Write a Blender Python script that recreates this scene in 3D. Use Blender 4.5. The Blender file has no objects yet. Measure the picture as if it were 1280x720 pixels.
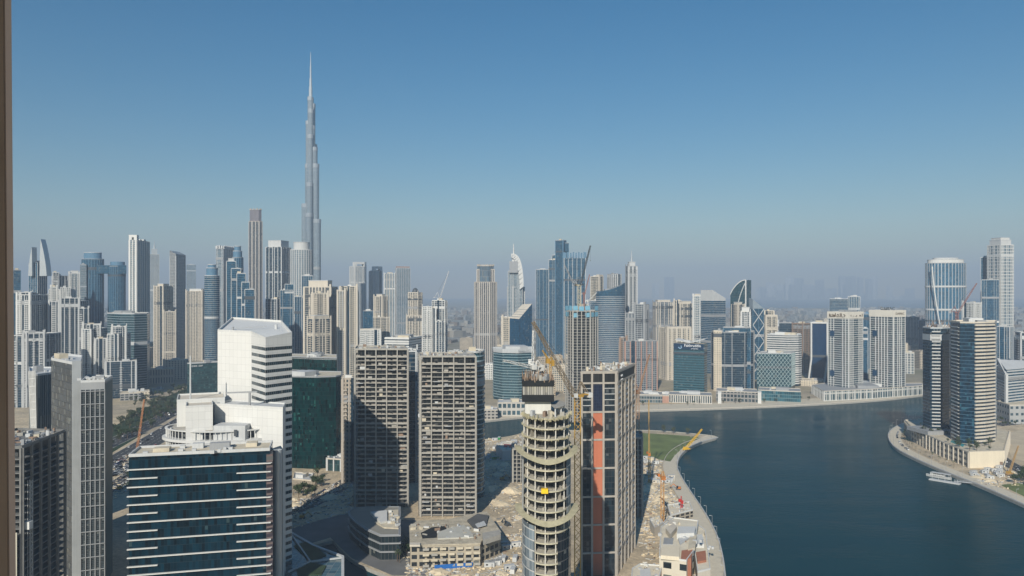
import bpy, bmesh, math, random
from mathutils import Vector, Matrix
from mathutils.geometry import tessellate_polygon
R = math.radians
random.seed(7)
SC = bpy.context.scene
COL = SC.collection

# ------------------------------------------------------------------ camera, sky, sun, exposure
F, HZ, CH = 950.0, 366.0, 160.0          # focal length in pixels of a 1280 wide frame, horizon row, eye height
cam_d = bpy.data.cameras.new('camera')
cam_d.sensor_width = 36.0
cam_d.lens = 36.0 * F / 1280.0
cam_d.shift_y = (HZ - 360.0) / 1280.0
cam_d.clip_start = 0.05
cam_d.clip_end = 60000
cam = bpy.data.objects.new('camera', cam_d)
COL.objects.link(cam)
cam.location = (0, 0, CH)
cam.rotation_euler = (R(90), 0, 0)
SC.camera = cam

SUN_AZ, SUN_EL = 14.0, 30.0              # the light travels away from the camera and a little to the right
world = bpy.data.worlds.new("World")
SC.world = world
world.use_nodes = True
wt = world.node_tree
bg = wt.nodes['Background']
sky = wt.nodes.new('ShaderNodeTexSky')
sky.sky_type = 'NISHITA'
sky.sun_disc = False
sky.sun_elevation = R(SUN_EL)
sky.sun_rotation = R(180 + SUN_AZ)
sky.altitude = 0
sky.air_density = 1.25
sky.dust_density = 0.0
sky.ozone_density = 4.0
hs = wt.nodes.new('ShaderNodeHueSaturation')
hs.inputs['Saturation'].default_value = 1.42
hs.inputs['Hue'].default_value = 0.496
wt.links.new(sky.outputs[0], hs.inputs['Color'])
wt.links.new(hs.outputs[0], bg.inputs[0])
bg.inputs[1].default_value = 0.064
sun_d = bpy.data.lights.new('sun', 'SUN')
sun_d.energy = 4.9
sun_d.angle = R(0.5)
sun_d.color = (1.0, 0.935, 0.815)
sun = bpy.data.objects.new('sun', sun_d)
COL.objects.link(sun)
LDIR = Vector((math.sin(R(SUN_AZ)) * math.cos(R(SUN_EL)), math.cos(R(SUN_AZ)) * math.cos(R(SUN_EL)), -math.sin(R(SUN_EL))))
sun.rotation_euler = LDIR.to_track_quat('-Z', 'Y').to_euler()
sun.location = (-200, -400, 600)
vs = SC.view_settings
vs.view_transform = 'Standard'
vs.look = 'None'
vs.exposure = 0.22
vs.gamma = 1.0
vs.use_curve_mapping = False
SC.cycles.max_bounces = 5
SC.cycles.diffuse_bounces = 2
SC.cycles.glossy_bounces = 2
SC.cycles.transmission_bounces = 2
SC.cycles.volume_bounces = 0
SC.cycles.caustics_reflective = False
SC.cycles.caustics_refractive = False
HAZE_DENSITY = 1 / 7000.0

# ------------------------------------------------------------------ picture <-> place
def at(px, D, z=0.0): return Vector(((px - 640) * D / F, D, z))
def zz(py, D): return CH - (py - HZ) * D / F
def gnd(px, py, z=0.0):
    D = (CH - z) * F / (py - HZ)
    return Vector(((px - 640) * D / F, D, z))
def xy(p): return (p[0], p[1])

# ------------------------------------------------------------------ materials
MATS = {}
def new_mat(key):
    m = bpy.data.materials.new(key)
    m.use_nodes = True
    nt = m.node_tree
    b = nt.nodes['Principled BSDF']
    MATS[key] = m
    return m, nt, b
def N(nt, t, **kw):
    n = nt.nodes.new(t)
    for k, v in kw.items():
        setattr(n, k, v)
    return n
def math_(nt, op, a, b=None, clamp=False):
    n = N(nt, 'ShaderNodeMath', operation=op)
    n.use_clamp = clamp
    for i, v in enumerate((a, b)):
        if v is None: continue
        if isinstance(v, (int, float)): n.inputs[i].default_value = v
        else: nt.links.new(v, n.inputs[i])
    return n.outputs[0]
def mixc(nt, fac, a, b, mode='MIX'):
    n = N(nt, 'ShaderNodeMix', data_type='RGBA', blend_type=mode)
    for i, v in ((0, fac), (6, a), (7, b)):
        if isinstance(v, (int, float)): n.inputs[i].default_value = v
        elif isinstance(v, tuple): n.inputs[i].default_value = (*v[:3], 1)
        else: nt.links.new(v, n.inputs[i])
    return n.outputs[2]
def mixf(nt, fac, a, b):
    n = N(nt, 'ShaderNodeMix', data_type='FLOAT')
    for i, v in ((0, fac), (2, a), (3, b)):
        if isinstance(v, (int, float)): n.inputs[i].default_value = v
        else: nt.links.new(v, n.inputs[i])
    return n.outputs[0]

def plain(key, col, rough=.75, var=.18, scale=.12, spec=.3, streak=.12, metal=0.0):
    """a painted or cast surface: broad mottling and rain streaks"""
    if key in MATS: return MATS[key]
    m, nt, b = new_mat(key)
    tc = N(nt, 'ShaderNodeTexCoord')
    no = N(nt, 'ShaderNodeTexNoise'); no.inputs['Scale'].default_value = scale; no.inputs['Detail'].default_value = 5
    nt.links.new(tc.outputs['Object'], no.inputs['Vector'])
    mp = N(nt, 'ShaderNodeMapping'); mp.inputs['Scale'].default_value = (1.3, 1.3, .05)
    nt.links.new(tc.outputs['Object'], mp.inputs[0])
    n2 = N(nt, 'ShaderNodeTexNoise'); n2.inputs['Scale'].default_value = .9; n2.inputs['Detail'].default_value = 4
    nt.links.new(mp.outputs[0], n2.inputs['Vector'])
    v = math_(nt, 'ADD', math_(nt, 'MULTIPLY', math_(nt, 'SUBTRACT', no.outputs[0], .5), var * 2.4),
              math_(nt, 'MULTIPLY', math_(nt, 'SUBTRACT', n2.outputs[0], .5), streak * 2.4))
    v = math_(nt, 'ADD', v, 1.0)
    c = mixc(nt, 1.0, (*col, 1), v, 'MULTIPLY')
    nt.links.new(c, b.inputs['Base Color'])
    b.inputs['Roughness'].default_value = rough
    b.inputs['Specular IOR Level'].default_value = spec
    b.inputs['Metallic'].default_value = metal
    return m

def facade(key, glass, wall, cw=1.5, ch=3.6, fu=.06, fv=.1, blind=.08, blindc=(.22, .23, .21), var=.75, grough=.08, spec=.36, wob=.03, wallrough=.7, soft=0.0):
    """panes laid out in metres along the wall (UV): every pane with its own tint, tilt and blinds, between mullions or walling"""
    if key in MATS: return MATS[key]
    m, nt, b = new_mat(key)
    uv = N(nt, 'ShaderNodeUVMap')
    sx = N(nt, 'ShaderNodeSeparateXYZ'); nt.links.new(uv.outputs[0], sx.inputs[0])
    u = math_(nt, 'DIVIDE', sx.outputs[0], cw); v = math_(nt, 'DIVIDE', sx.outputs[1], ch)
    fu_, fv_ = math_(nt, 'FRACT', u), math_(nt, 'FRACT', v)
    iu, iv = math_(nt, 'FLOOR', u), math_(nt, 'FLOOR', v)
    def inside(f, w):
        a = math_(nt, 'ABSOLUTE', math_(nt, 'SUBTRACT', f, .5))
        return math_(nt, 'LESS_THAN', a, .5 - w / 2)
    mask = math_(nt, 'MULTIPLY', inside(fu_, fu), inside(fv_, fv))
    cb = N(nt, 'ShaderNodeCombineXYZ'); nt.links.new(iu, cb.inputs[0]); nt.links.new(iv, cb.inputs[1])
    oi = N(nt, 'ShaderNodeObjectInfo')
    nt.links.new(math_(nt, 'MULTIPLY', oi.outputs['Random'], 97.0), cb.inputs[2])
    wn = N(nt, 'ShaderNodeTexWhiteNoise', noise_dimensions='3D'); nt.links.new(cb.outputs[0], wn.inputs['Vector'])
    r1 = wn.outputs['Value']
    sc = N(nt, 'ShaderNodeSeparateColor'); nt.links.new(wn.outputs['Color'], sc.inputs[0])
    # groups of panes also differ a little (whole flats, whole offices)
    lo = N(nt, 'ShaderNodeTexNoise'); lo.inputs['Scale'].default_value = .23; lo.inputs['Detail'].default_value = 2
    nt.links.new(cb.outputs[0], lo.inputs['Vector'])
    lc = min(.9, var * 1.2 + .03)
    k = math_(nt, 'ADD', math_(nt, 'MULTIPLY', r1, var), math_(nt, 'MULTIPLY', lo.outputs[0], lc))
    k = math_(nt, 'ADD', k, 1 - var * .5 - lc * .5)
    g = mixc(nt, 1.0, (*glass, 1), k, 'MULTIPLY')
    isb = math_(nt, 'GREATER_THAN', sc.outputs[1], 1 - blind)
    isb = math_(nt, 'MULTIPLY', isb, math_(nt, 'GREATER_THAN', fv_, math_(nt, 'MULTIPLY', sc.outputs[2], .8)))
    g = mixc(nt, math_(nt, 'MULTIPLY', isb, .55), g, (*blindc, 1))
    tc = N(nt, 'ShaderNodeTexCoord')
    no = N(nt, 'ShaderNodeTexNoise'); no.inputs['Scale'].default_value = .08; no.inputs['Detail'].default_value = 5
    nt.links.new(tc.outputs['Object'], no.inputs['Vector'])
    wc = mixc(nt, 1.0, (*wall, 1), math_(nt, 'ADD', math_(nt, 'MULTIPLY', no.outputs[0], .5), .75), 'MULTIPLY')
    c = mixc(nt, mask, wc, g)
    nt.links.new(c, b.inputs['Base Color'])
    nt.links.new(mixf(nt, mask, wallrough, grough), b.inputs['Roughness'])
    nt.links.new(mixf(nt, mask, .25, spec), b.inputs['Specular IOR Level'])
    ge = N(nt, 'ShaderNodeNewGeometry')
    vm = N(nt, 'ShaderNodeVectorMath', operation='SUBTRACT'); nt.links.new(wn.outputs['Color'], vm.inputs[0]); vm.inputs[1].default_value = (.5, .5, .5)
    vs_ = N(nt, 'ShaderNodeVectorMath', operation='SCALE'); nt.links.new(vm.outputs[0], vs_.inputs[0])
    nt.links.new(math_(nt, 'MULTIPLY', mask, wob), vs_.inputs['Scale'])
    va = N(nt, 'ShaderNodeVectorMath', operation='ADD'); nt.links.new(ge.outputs['Normal'], va.inputs[0]); nt.links.new(vs_.outputs[0], va.inputs[1])
    vn = N(nt, 'ShaderNodeVectorMath', operation='NORMALIZE'); nt.links.new(va.outputs[0], vn.inputs[0])
    nt.links.new(vn.outputs[0], b.inputs['Normal'])
    return m

WHITE = plain('white_cladding', (.60, .60, .58), .55, .08)
CREAM = plain('cream_render', (.56, .51, .43), .8, .12)
BEIGE = plain('beige_stone', (.44, .39, .33), .8, .15)
SAND = plain('sand_roofing', (.54, .48, .37), .9, .3, .25)
CONC = plain('raw_concrete', (.36, .345, .31), .9, .28, .3)
CONCD = plain('dark_concrete', (.16, .15, .14), .9, .25, .3)
GREY = plain('grey_cladding', (.30, .31, .32), .6, .12)
LGREY = plain('pale_grey_cladding', (.50, .51, .51), .6, .1)
DGREY = plain('dark_grey_metal', (.07, .08, .09), .5, .15)
BROWN = plain('brown_stone', (.27, .19, .14), .8, .15)
ROSE = plain('rose_stone', (.42, .25, .19), .8, .15)
TERRA = plain('terracotta_panel', (.47, .155, .085), .7, .12)
BLACK = plain('black_net', (.012, .014, .016), .8, .3, .4)
STEEL = plain('silver_metal', (.46, .49, .51), .35, .08, metal=.35)
BLUEM = plain('blue_metal', (.10, .20, .30), .4, .1)
YEL = plain('yellow_paint', (.42, .25, .05), .5, .2, .6)
ORANGE = plain('orange_paint', (.50, .17, .04), .5, .2, .6)
RED = plain('red_paint', (.50, .04, .03), .5, .15, .6)
BLUEP = plain('blue_hoarding', (.02, .13, .42), .5, .12)
GREENP = plain('green_tarpaulin', (.04, .30, .10), .7, .2)
YNET = plain('straw_coloured_net', (.46, .42, .28), .9, .25, .5)
SILV = plain('silver_glass_panel', (.24, .29, .33), .3, .12, spec=.6)
SIGNW = plain('white_letters', (.85, .85, .85), .5, .02)
BRONZE = plain('bronze_letters', (.10, .065, .03), .5, .05)

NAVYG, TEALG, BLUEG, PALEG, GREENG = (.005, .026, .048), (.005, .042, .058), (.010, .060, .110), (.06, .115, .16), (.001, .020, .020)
G_navy = facade('navy_glazing', NAVYG, (.05, .07, .09))
G_navyw = facade('navy_glazing_pale_frames', NAVYG, (.36, .38, .39), 3.2, 3.4, .2, .18)
G_teal = facade('teal_glazing', TEALG, (.05, .09, .10), 1.6, 3.8, .06, .22)
G_blue = facade('blue_glazing', BLUEG, (.06, .11, .16), 1.6, 3.6, .06, .16)
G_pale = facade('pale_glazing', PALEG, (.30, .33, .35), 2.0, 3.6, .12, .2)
G_green = facade('green_glazing', GREENG, (.006, .022, .022), 1.5, 3.9, .05, .08, blind=.05, blindc=(.03, .14, .12), spec=.3, var=1.2)
G_off = facade('office_glazing', (.001, .016, .028), (.004, .018, .028), 1.35, 4.0, .05, .06, blind=.02, blindc=(.05, .09, .10), var=1.2, spec=.10)
W_cream = facade('cream_wall_windows', (.03, .055, .075), (.56, .50, .40), 3.3, 3.4, .40, .36)
W_white = facade('white_wall_windows', (.03, .06, .08), (.70, .69, .66), 3.2, 3.4, .42, .40)
W_beige = facade('beige_wall_windows', (.03, .05, .06), (.48, .41, .32), 3.2, 3.5, .45, .40)
W_grey = facade('grey_wall_windows', (.025, .05, .07), (.33, .34, .34), 3.0, 3.5, .35, .36)
W_brown = facade('brown_wall_windows', (.02, .04, .05), (.24, .19, .15), 3.0, 3.5, .4, .4)
W_stone = facade('slender_stone_windows', (.02, .035, .05), (.20, .19, .19), 2.6, 3.8, .3, .12)
C_glz = facade('cream_framed_glazing', (.010, .030, .048), (.50, .45, .37), 2.7, 3.4, .26, .24)
W_low = facade('low_house_windows', (.05, .06, .07), (.58, .51, .40), 4.0, 3.6, .62, .6)

# ------------------------------------------------------------------ mesh building
def ccw(poly):
    a = sum(poly[i][0] * poly[(i + 1) % len(poly)][1] - poly[(i + 1) % len(poly)][0] * poly[i][1] for i in range(len(poly)))
    return list(poly) if a > 0 else list(reversed(poly))
def offset(poly, d):
    """push every edge of a counter-clockwise polygon outwards by d"""
    out, n = [], len(poly)
    for i in range(n):
        p0, p1, p2 = Vector(poly[i - 1]).to_2d(), Vector(poly[i]).to_2d(), Vector(poly[(i + 1) % n]).to_2d()
        a, b = (p1 - p0), (p2 - p1)
        if a.length < 1e-6 or b.length < 1e-6:
            out.append(xy(p1)); continue
        a.normalize(); b.normalize()
        na, nb = Vector((a.y, -a.x)), Vector((b.y, -b.x))
        s = na + nb
        k = s.dot(na)
        out.append(xy(p1 + s * (d / max(k, .35))))
    return out
def centroid(poly): return (sum(p[0] for p in poly) / len(poly), sum(p[1] for p in poly) / len(poly))
def ellipse(cx, cy, rx, ry, n=28, a0=0, a1=360, rot=0):
    pts = []
    full = abs(a1 - a0) >= 360
    for i in range(n if full else n + 1):
        t = R(a0 + (a1 - a0) * i / n)
        x, y = rx * math.cos(t), ry * math.sin(t)
        c, s = math.cos(R(rot)), math.sin(R(rot))
        pts.append((cx + x * c - y * s, cy + x * s + y * c))
    return pts

class MB:
    def __init__(self, org=(0, 0, 0)):
        self.v, self.f, self.uv, self.mi = [], [], [], []
        self.o = Vector((org[0], org[1], org[2] if len(org) > 2 else 0))
    def face(self, pts, uv=None, m=0):
        i = len(self.v)
        self.v += [Vector(p) - self.o for p in pts]
        self.f.append(tuple(range(i, i + len(pts))))
        if uv is None:
            a, b, c = Vector(pts[0]), Vector(pts[1]), Vector(pts[2])
            n = (b - a).cross(c - a)
            if n.length > 1e-9: n.normalize()
            if abs(n.z) > .7: uv = [(p[0], p[1]) for p in pts]
            else:
                t = Vector((-n.y, n.x, 0))
                if t.length < 1e-6: t = Vector((1, 0, 0))
                t.normalize()
                uv = [(t.x * p[0] + t.y * p[1], p[2]) for p in pts]
        self.uv.append(uv); self.mi.append(m)
    def prism(self, poly, z0, z1, m=0, mt=None, top=True, bottom=False, u0=0.0):
        """extrude a plan; z1 may be a list of one height per corner"""
        poly = ccw(poly) if not isinstance(z1, list) else list(poly)
        n = len(poly)
        zt = z1 if isinstance(z1, list) else [z1] * n
        u = u0
        for i in range(n):
            p, q = poly[i], poly[(i + 1) % n]
            L = math.hypot(q[0] - p[0], q[1] - p[1])
            if L < 1e-6: continue
            j = (i + 1) % n
            self.face([(p[0], p[1], z0), (q[0], q[1], z0), (q[0], q[1], zt[j]), (p[0], p[1], zt[i])],
                      [(u, z0), (u + L, z0), (u + L, zt[j]), (u, zt[i])], m)
            u += L
        mt = m if mt is None else mt
        if top: self.cap([(p[0], p[1], zt[i]) for i, p in enumerate(poly)], mt)
        if bottom: self.cap([(p[0], p[1], z0) for p in reversed(poly)], mt)
    def cap(self, pts, m=0):
        if len(pts) <= 4: self.face(pts, None, m)
        else:
            vec = [Vector(p) for p in pts]
            c = sum(vec, Vector()) / len(vec)
            up = sum(((vec[i] - c).cross(vec[(i + 1) % len(vec)] - c) for i in range(len(vec))), Vector())
            for t in tessellate_polygon([vec]):
                a, b, d = (vec[k] for k in t)
                if (b - a).cross(d - a).dot(up) < 0: b, d = d, b
                self.face([a, b, d], None, m)
    def ring(self, poly, out, inn, z0, z1, m=0):
        poly = ccw(poly)
        a, b = offset(poly, out), offset(poly, -inn)
        n = len(poly)
        for i in range(n):
            j = (i + 1) % n
            A, B, C, D = a[i], a[j], b[j], b[i]
            self.face([(*A, z0), (*B, z0), (*B, z1), (*A, z1)], None, m)
            self.face([(*A, z1), (*B, z1), (*C, z1), (*D, z1)], None, m)
            self.face([(*C, z0), (*D, z0), (*D, z1), (*C, z1)], None, m)
            self.face([(*D, z0), (*C, z0), (*B, z0), (*A, z0)], None, m)
    def box(self, c, s, rz=0, m=0, z0=None):
        """c: centre of the base, s: sizes, rz: turn"""
        ca, sa = math.cos(rz), math.sin(rz)
        P = []
        for dx, dy in ((-.5, -.5), (.5, -.5), (.5, .5), (-.5, .5)):
            x, y = dx * s[0], dy * s[1]
            P.append((c[0] + x * ca - y * sa, c[1] + x * sa + y * ca))
        self.prism(P, c[2], c[2] + s[2], m, bottom=True)
    def beam(self, a, b, w, h=None, m=0):
        """square bar between two points"""
        a, b = Vector(a), Vector(b)
        h = h or w
        d = (b - a)
        if d.length < 1e-6: return
        d.normalize()
        s = d.cross(Vector((0, 0, 1)))
        if s.length < 1e-4: s = Vector((1, 0, 0))
        s.normalize()
        t = s.cross(d)
        q = [a + s * (w / 2 * i) + t * (h / 2 * j) for i, j in ((-1, -1), (1, -1), (1, 1), (-1, 1))]
        r = [p + (b - a) for p in q]
        for i in range(4):
            j = (i + 1) % 4
            self.face([q[i], q[j], r[j], r[i]], None, m)
        self.face(list(reversed(q)), None, m); self.face(r, None, m)
    def tube(self, a, b, r0, r1=None, n=8, m=0):
        a, b = Vector(a), Vector(b)
        r1 = r0 if r1 is None else r1
        d = (b - a).normalized()
        s = d.cross(Vector((0, 0, 1)))
        if s.length < 1e-4: s = Vector((1, 0, 0))
        s.normalize(); t = s.cross(d)
        A = [a + (s * math.cos(2 * math.pi * i / n) + t * math.sin(2 * math.pi * i / n)) * r0 for i in range(n)]
        B = [b + (s * math.cos(2 * math.pi * i / n) + t * math.sin(2 * math.pi * i / n)) * r1 for i in range(n)]
        for i in range(n):
            j = (i + 1) % n
            self.face([A[j], A[i], B[i], B[j]], None, m)
        self.face(A, None, m); self.face(list(reversed(B)), None, m)
    def build(self, name, mats, parent=None, loc=None):
        me = bpy.data.meshes.new(name)
        me.from_pydata([tuple(v) for v in self.v], [], self.f)
        mats = mats if isinstance(mats, (list, tuple)) else [mats]
        for mm in mats: me.materials.append(mm)
        uvl = me.uv_layers.new(name='UVMap')
        flat = [c for face in self.uv for p in face for c in (p[0], p[1])]
        uvl.data.foreach_set('uv', flat)
        me.polygons.foreach_set('material_index', self.mi)
        me.update()
        o = bpy.data.objects.new(name, me)
        COL.objects.link(o)
        if parent is not None: o.parent = parent
        if loc is not None: o.location = loc
        return o

def tag(o, label=None, cat=None, group=None, kind=None):
    if label: o['label'] = label
    if cat: o['category'] = cat
    if group: o['group'] = group
    if kind: o['kind'] = kind
    return o
def thing(name, label, cat, loc, group=None):
    o = bpy.data.objects.new(name, None)
    COL.objects.link(o)
    o.location = loc
    o.empty_display_size = 1
    return tag(o, label, cat, group)
def dup(o, loc=None, parent=None, rz=None):
    c = o.copy()
    COL.objects.link(c)
    if parent is not None: c.parent = parent
    if loc is not None: c.location = loc
    if rz is not None: c.rotation_euler = (0, 0, rz)
    return c
def copy_thing(root, loc, rz=0, label=None, group=None, scale=None):
    c = dup(root, loc, None, rz)
    if scale: c.scale = scale
    if label: c['label'] = label
    if group: c['group'] = group
    for ch in list(root.children):
        k = dup(ch, None, c)
        for g in list(ch.children): dup(g, None, k)
    return c

# ------------------------------------------------------------------ plans from what the photograph shows
FOOTS = []
def foot_box(x0, x1, D, xc=None, dep=None, turn=None):
    """plan of a block whose front lies D metres away between two sight lines; xc gives it a near corner"""
    if xc is None:
        k = (x0 + x1) / 2
        e = Vector(((k - 640) / F, 1)).normalized()
        r = Vector((e.y, -e.x))
        c = Vector(xy(at(k, D)))
        def hit(px):
            s = (px - 640) / F
            t = (s * c.y - c.x) / (r.x - s * r.y)
            return c + r * t
        a, b = hit(x0), hit(x1)
        w = (b - a).length
        dep = dep or min(max(w * .8, 16), 42)
        return [xy(a), xy(b), xy(b + e * dep), xy(a + e * dep)]
    e = Vector(((xc - 640) / F, 1)).normalized()
    r = Vector((e.y, -e.x))
    rot = math.atan2(x1 - xc, xc - x0) if turn is None else R(turn)
    rot = min(max(rot, R(12)), R(78))
    dl = -r * math.cos(rot) + e * math.sin(rot)
    dr = r * math.sin(rot) + e * math.cos(rot)
    P = Vector(xy(at(xc, D)))
    def run(d, px):
        k = (px - 640) / F
        t = (k * P.y - P.x) / (d.x - k * d.y)
        return min(t, 90) if t > 0 else 45
    tl, tr = run(dl, x0), run(dr, x1)
    return [xy(P + dl * tl), xy(P), xy(P + dr * tr), xy(P + dl * tl + dr * tr)]

EYE2 = Vector((0, 0))
def facing(p, q):
    m = (Vector(p) + Vector(q)) / 2
    n = Vector((q[1] - p[1], p[0] - q[0]))
    return n.dot(-m) > -.15 * n.length * m.length

def rooftop(root, foot, z, org, mat=SAND, plants=2, par=1.2, parmat=None, hmax=4.5, rnd=random, clutter=True):
    inn = offset(foot, -.5)
    b = MB(org); b.prism(inn, z - .05, z + .25, 0); ro = b.build('roof', mat, root)
    if par:
        b = MB(org); b.ring(foot, .06, .45, z - .1, z + par); b.build('parapet', parmat or LGREY, ro)
    c = Vector(centroid(foot)); 
    ex = Vector(foot[1]) - Vector(foot[0]); rz = math.atan2(ex.y, ex.x)
    size = math.sqrt(abs(sum(foot[i][0] * foot[(i + 1) % len(foot)][1] - foot[(i + 1) % len(foot)][0] * foot[i][1] for i in range(len(foot)))) / 2)
    for k in range(plants):
        s = size * rnd.uniform(.2, .42)
        h = rnd.uniform(.5, 1.0) * hmax
        p = c + Vector((rnd.uniform(-.2, .2), rnd.uniform(-.2, .2))) * size
        b = MB(org); b.box((p.x, p.y, z + .25), (s, s * rnd.uniform(.5, .9), h), rz)
        b.build('plant_room', [LGREY, SAND, WHITE, GREY][rnd.randrange(4)], ro)
    if clutter:
        s = min(size * .05, 2.2)
        for k in range(rnd.randrange(3, 7)):
            p = c + Vector((rnd.uniform(-.36, .36), rnd.uniform(-.36, .36))) * size
            b = MB(org); b.box((p.x, p.y, z + .25), (s * rnd.uniform(.7, 1.4), s, s * .9), rz)
            b.build('cooling_unit', LGREY, ro)

def bands_and_fins(root, foot, z0, z1, D, org, fh, bands, fins, balc):
    if bands:
        h, out, mat = bands[:3]
        every = bands[3] if len(bands) > 3 else 1
        nm = bands[4] if len(bands) > 4 else 'floor_band'
        n = int((z1 - z0) / (fh * every))
        indiv = fh * every * F / D >= 4.2 and n <= 90
        b = MB((org[0], org[1], 0))
        if indiv:
            b.ring(foot, out, .05, 0, h)
            first = b.build(nm, mat, root, (0, 0, z0 + fh * every - org[2]))
            for k in range(2, n + 1): dup(first, (0, 0, z0 + fh * every * k - org[2]), root)
        else:
            b = MB(org)
            for k in range(1, n + 1):
                b.ring(foot, out, .05, z0 + fh * every * k, z0 + fh * every * k + h)
            b.build('floor_banding', mat, root)
    if fins:
        sp, w, out, mat = fins[:4]
        extra = fins[4] if len(fins) > 4 else 0
        spots = []
        n = len(foot)
        rp = random.Random(int(abs(org[0]) * 7 + org[1] * 13))
        pat = rp.choice(((1,), (1, 1, 0), (1, 0, 1, 1), (1, 1, 1, 0), (1, 0))) if F / D * sp < 8 and len(foot) < 9 else (1,)
        for i in range(n):
            p, q = Vector(foot[i]), Vector(foot[(i + 1) % n])
            L = (q - p).length
            if L < w * 1.5 or not facing(p, q): continue
            k = max(1, round(L / sp))
            t = (q - p) / L
            nn = Vector((t.y, -t.x))
            for j in range(k + 1):
                if not pat[min(j, k - j) % len(pat)]: continue
                u = min(max(j * L / k, w / 2), L - w / 2)
                spots.append((p + t * u + nn * (out / 2 - .06), math.atan2(t.y, t.x)))
        if sp * F / D >= 5 and len(spots) <= 90:
            b = MB(); b.box((0, 0, 0), (w, out + .12, z1 + extra - z0))
            first = None
            for p, rz in spots:
                loc = (p.x - org[0], p.y - org[1], z0 - org[2])
                if first is None:
                    first = b.build('facade_fin', mat, root, loc); first.rotation_euler = (0, 0, rz)
                else: dup(first, loc, root, rz)
        elif spots:
            b = MB(org)
            for p, rz in spots: b.box((p.x, p.y, z0), (w, out + .12, z1 + extra - z0), rz)
            b.build('facade_fins', mat, root)
    if balc:
        for (ei, ua, ub, out, mat) in balc:
            p, q = Vector(foot[ei]), Vector(foot[(ei + 1) % len(foot)])
            t = (q - p); L = t.length; t /= L
            nn = Vector((t.y, -t.x))
            c = p + t * L * (ua + ub) / 2 + nn * (out / 2 + .05)
            rz = math.atan2(t.y, t.x)
            w = L * (ub - ua)
            n = int((z1 - z0 - 2) / fh)
            if fh * F / D >= 4.2:
                b = MB(); b.box((0, 0, 0), (w, out, .28)); b.box((0, -out / 2 + .08, .28), (w, .12, .95))
                first = None
                for k in range(1, n + 1):
                    loc = (c.x - org[0], c.y - org[1], z0 + fh * k - org[2])
                    if first is None:
                        first = b.build('balcony', mat, root, loc); first.rotation_euler = (0, 0, rz)
                    else: dup(first, loc, root, rz)
            else:
                b = MB(org)
                for k in range(1, n + 1): b.box((c.x, c.y, z0 + fh * k), (w, out, 1.2), rz)
                b.build('balcony_stack', mat, root)

RESI = ('navy_white', 'navy_white_close', 'navy_cream', 'cream_res', 'cream_close', 'white_res', 'white_close', 'grey_res', 'beige_res', 'brown_res', 'pale_white')
def variety(root, foot, z0, z1, D, org, s, st):
    """plant floors, corner piers, stacks of balconies and pent-houses that differ from tower to tower"""
    rv = random.Random(int(abs(org[0]) * 11 + org[1] * 17 + z1))
    pm = s['parmat'] or LGREY
    for u in rv.sample((.28, .42, .6, .78, .9), rv.choice((1, 1, 2))):
        b = MB(org); z = z0 + (z1 - z0) * u; b.ring(foot, .5 if s['fins'] else .3, .1, z, z + rv.uniform(3.2, 6.5)); b.build('plant_floor', rv.choice((DGREY, GREY, pm)), root)
    if st not in RESI or len(foot) > 8: return
    n = len(foot)
    for i in range(n):
        p, q = Vector(foot[i]), Vector(foot[(i + 1) % n])
        L = (q - p).length
        if L < 9 or not facing(p, q): continue
        t = (q - p) / L; nn = Vector((t.y, -t.x)); rz = math.atan2(t.y, t.x)
        if rv.random() < .6:
            w = rv.uniform(1.6, 3.4)
            for u in (w / 2, L - w / 2):
                c = p + t * u + nn * .35; b = MB(org); b.box((c.x, c.y, z0), (w, 1.1, z1 - z0 + rv.choice((0, 2.5, 5))), rz); b.build('corner_pier', pm, root)
        k = rv.choice((1, 2, 2, 3))
        bw = min(rv.uniform(3, 6.5), L / k * .5)
        for j in range(k):
            u = L * (j + .5) / k
            if rv.random() < .25:
                c = p + t * u + nn * .1; b = MB(org); b.box((c.x, c.y, z0), (bw * .8, .9, z1 - z0 + 1), rz); b.build('window_strip', G_navy, root); continue
            c = p + t * u + nn * .7; b = MB(org)
            for f in range(2, int((z1 - z0) / s['fh']) - 1): b.box((c.x, c.y, z0 + f * s['fh'] + .3), (bw, 1.5, 1.25), rz)
            c2 = p + t * u + nn * .2; b.box((c2.x, c2.y, z0), (.5, .5, z1 - z0 - 2), rz)
            b.build('balcony_stack', pm, root)

ST = {}
def style(key, mat, fh=3.6, bands=None, fins=None, par=1.2, parmat=None, plants=2, roof=SAND, hmax=4.5):
    ST[key] = dict(mat=mat, fh=fh, bands=bands, fins=fins, par=par, parmat=parmat, plants=plants, roof=roof, hmax=hmax)
style('blue_band', G_blue, 3.6, (.5, .25, LGREY), parmat=LGREY)
style('blue_fin', G_blue, 3.6, (.35, .1, BLUEM), (4.5, .45, .45, LGREY), parmat=LGREY)
style('blue_plain', G_blue, 3.8, None, (9, .5, .3, BLUEM), parmat=GREY)
DBAND = plain('slate_spandrel', (.085, .115, .14), .5, .1)
style('navy_band', G_navy, 3.6, (.8, .3, DBAND), parmat=GREY)
style('navy_white', G_navy, 3.5, (.3, .2, GREY), (7, 1.3, .5, LGREY), parmat=LGREY)
style('navy_white_close', G_navy, 3.4, (.35, .2, GREY), (4.4, .9, .45, WHITE), parmat=WHITE)
style('navy_cream', G_navy, 3.5, (.6, .25, CREAM), (5.5, 2.0, .5, CREAM), parmat=CREAM)
style('teal_band', G_teal, 3.9, (.8, .25, SILV), parmat=LGREY)
style('teal_pale', G_teal, 3.8, (.9, .35, plain('pale_teal_spandrel', (.26, .36, .40), .5, .08)), parmat=LGREY)
style('white_band', G_navy, 3.8, (2.0, .35, WHITE), parmat=WHITE)
style('cream_res', C_glz, 3.4, (.35, .3, CREAM), (6.6, 1.9, .45, CREAM), parmat=CREAM)
style('cream_close', C_glz, 3.4, (.5, .4, CREAM), (4.2, 1.2, .6, CREAM), parmat=CREAM)
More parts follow.
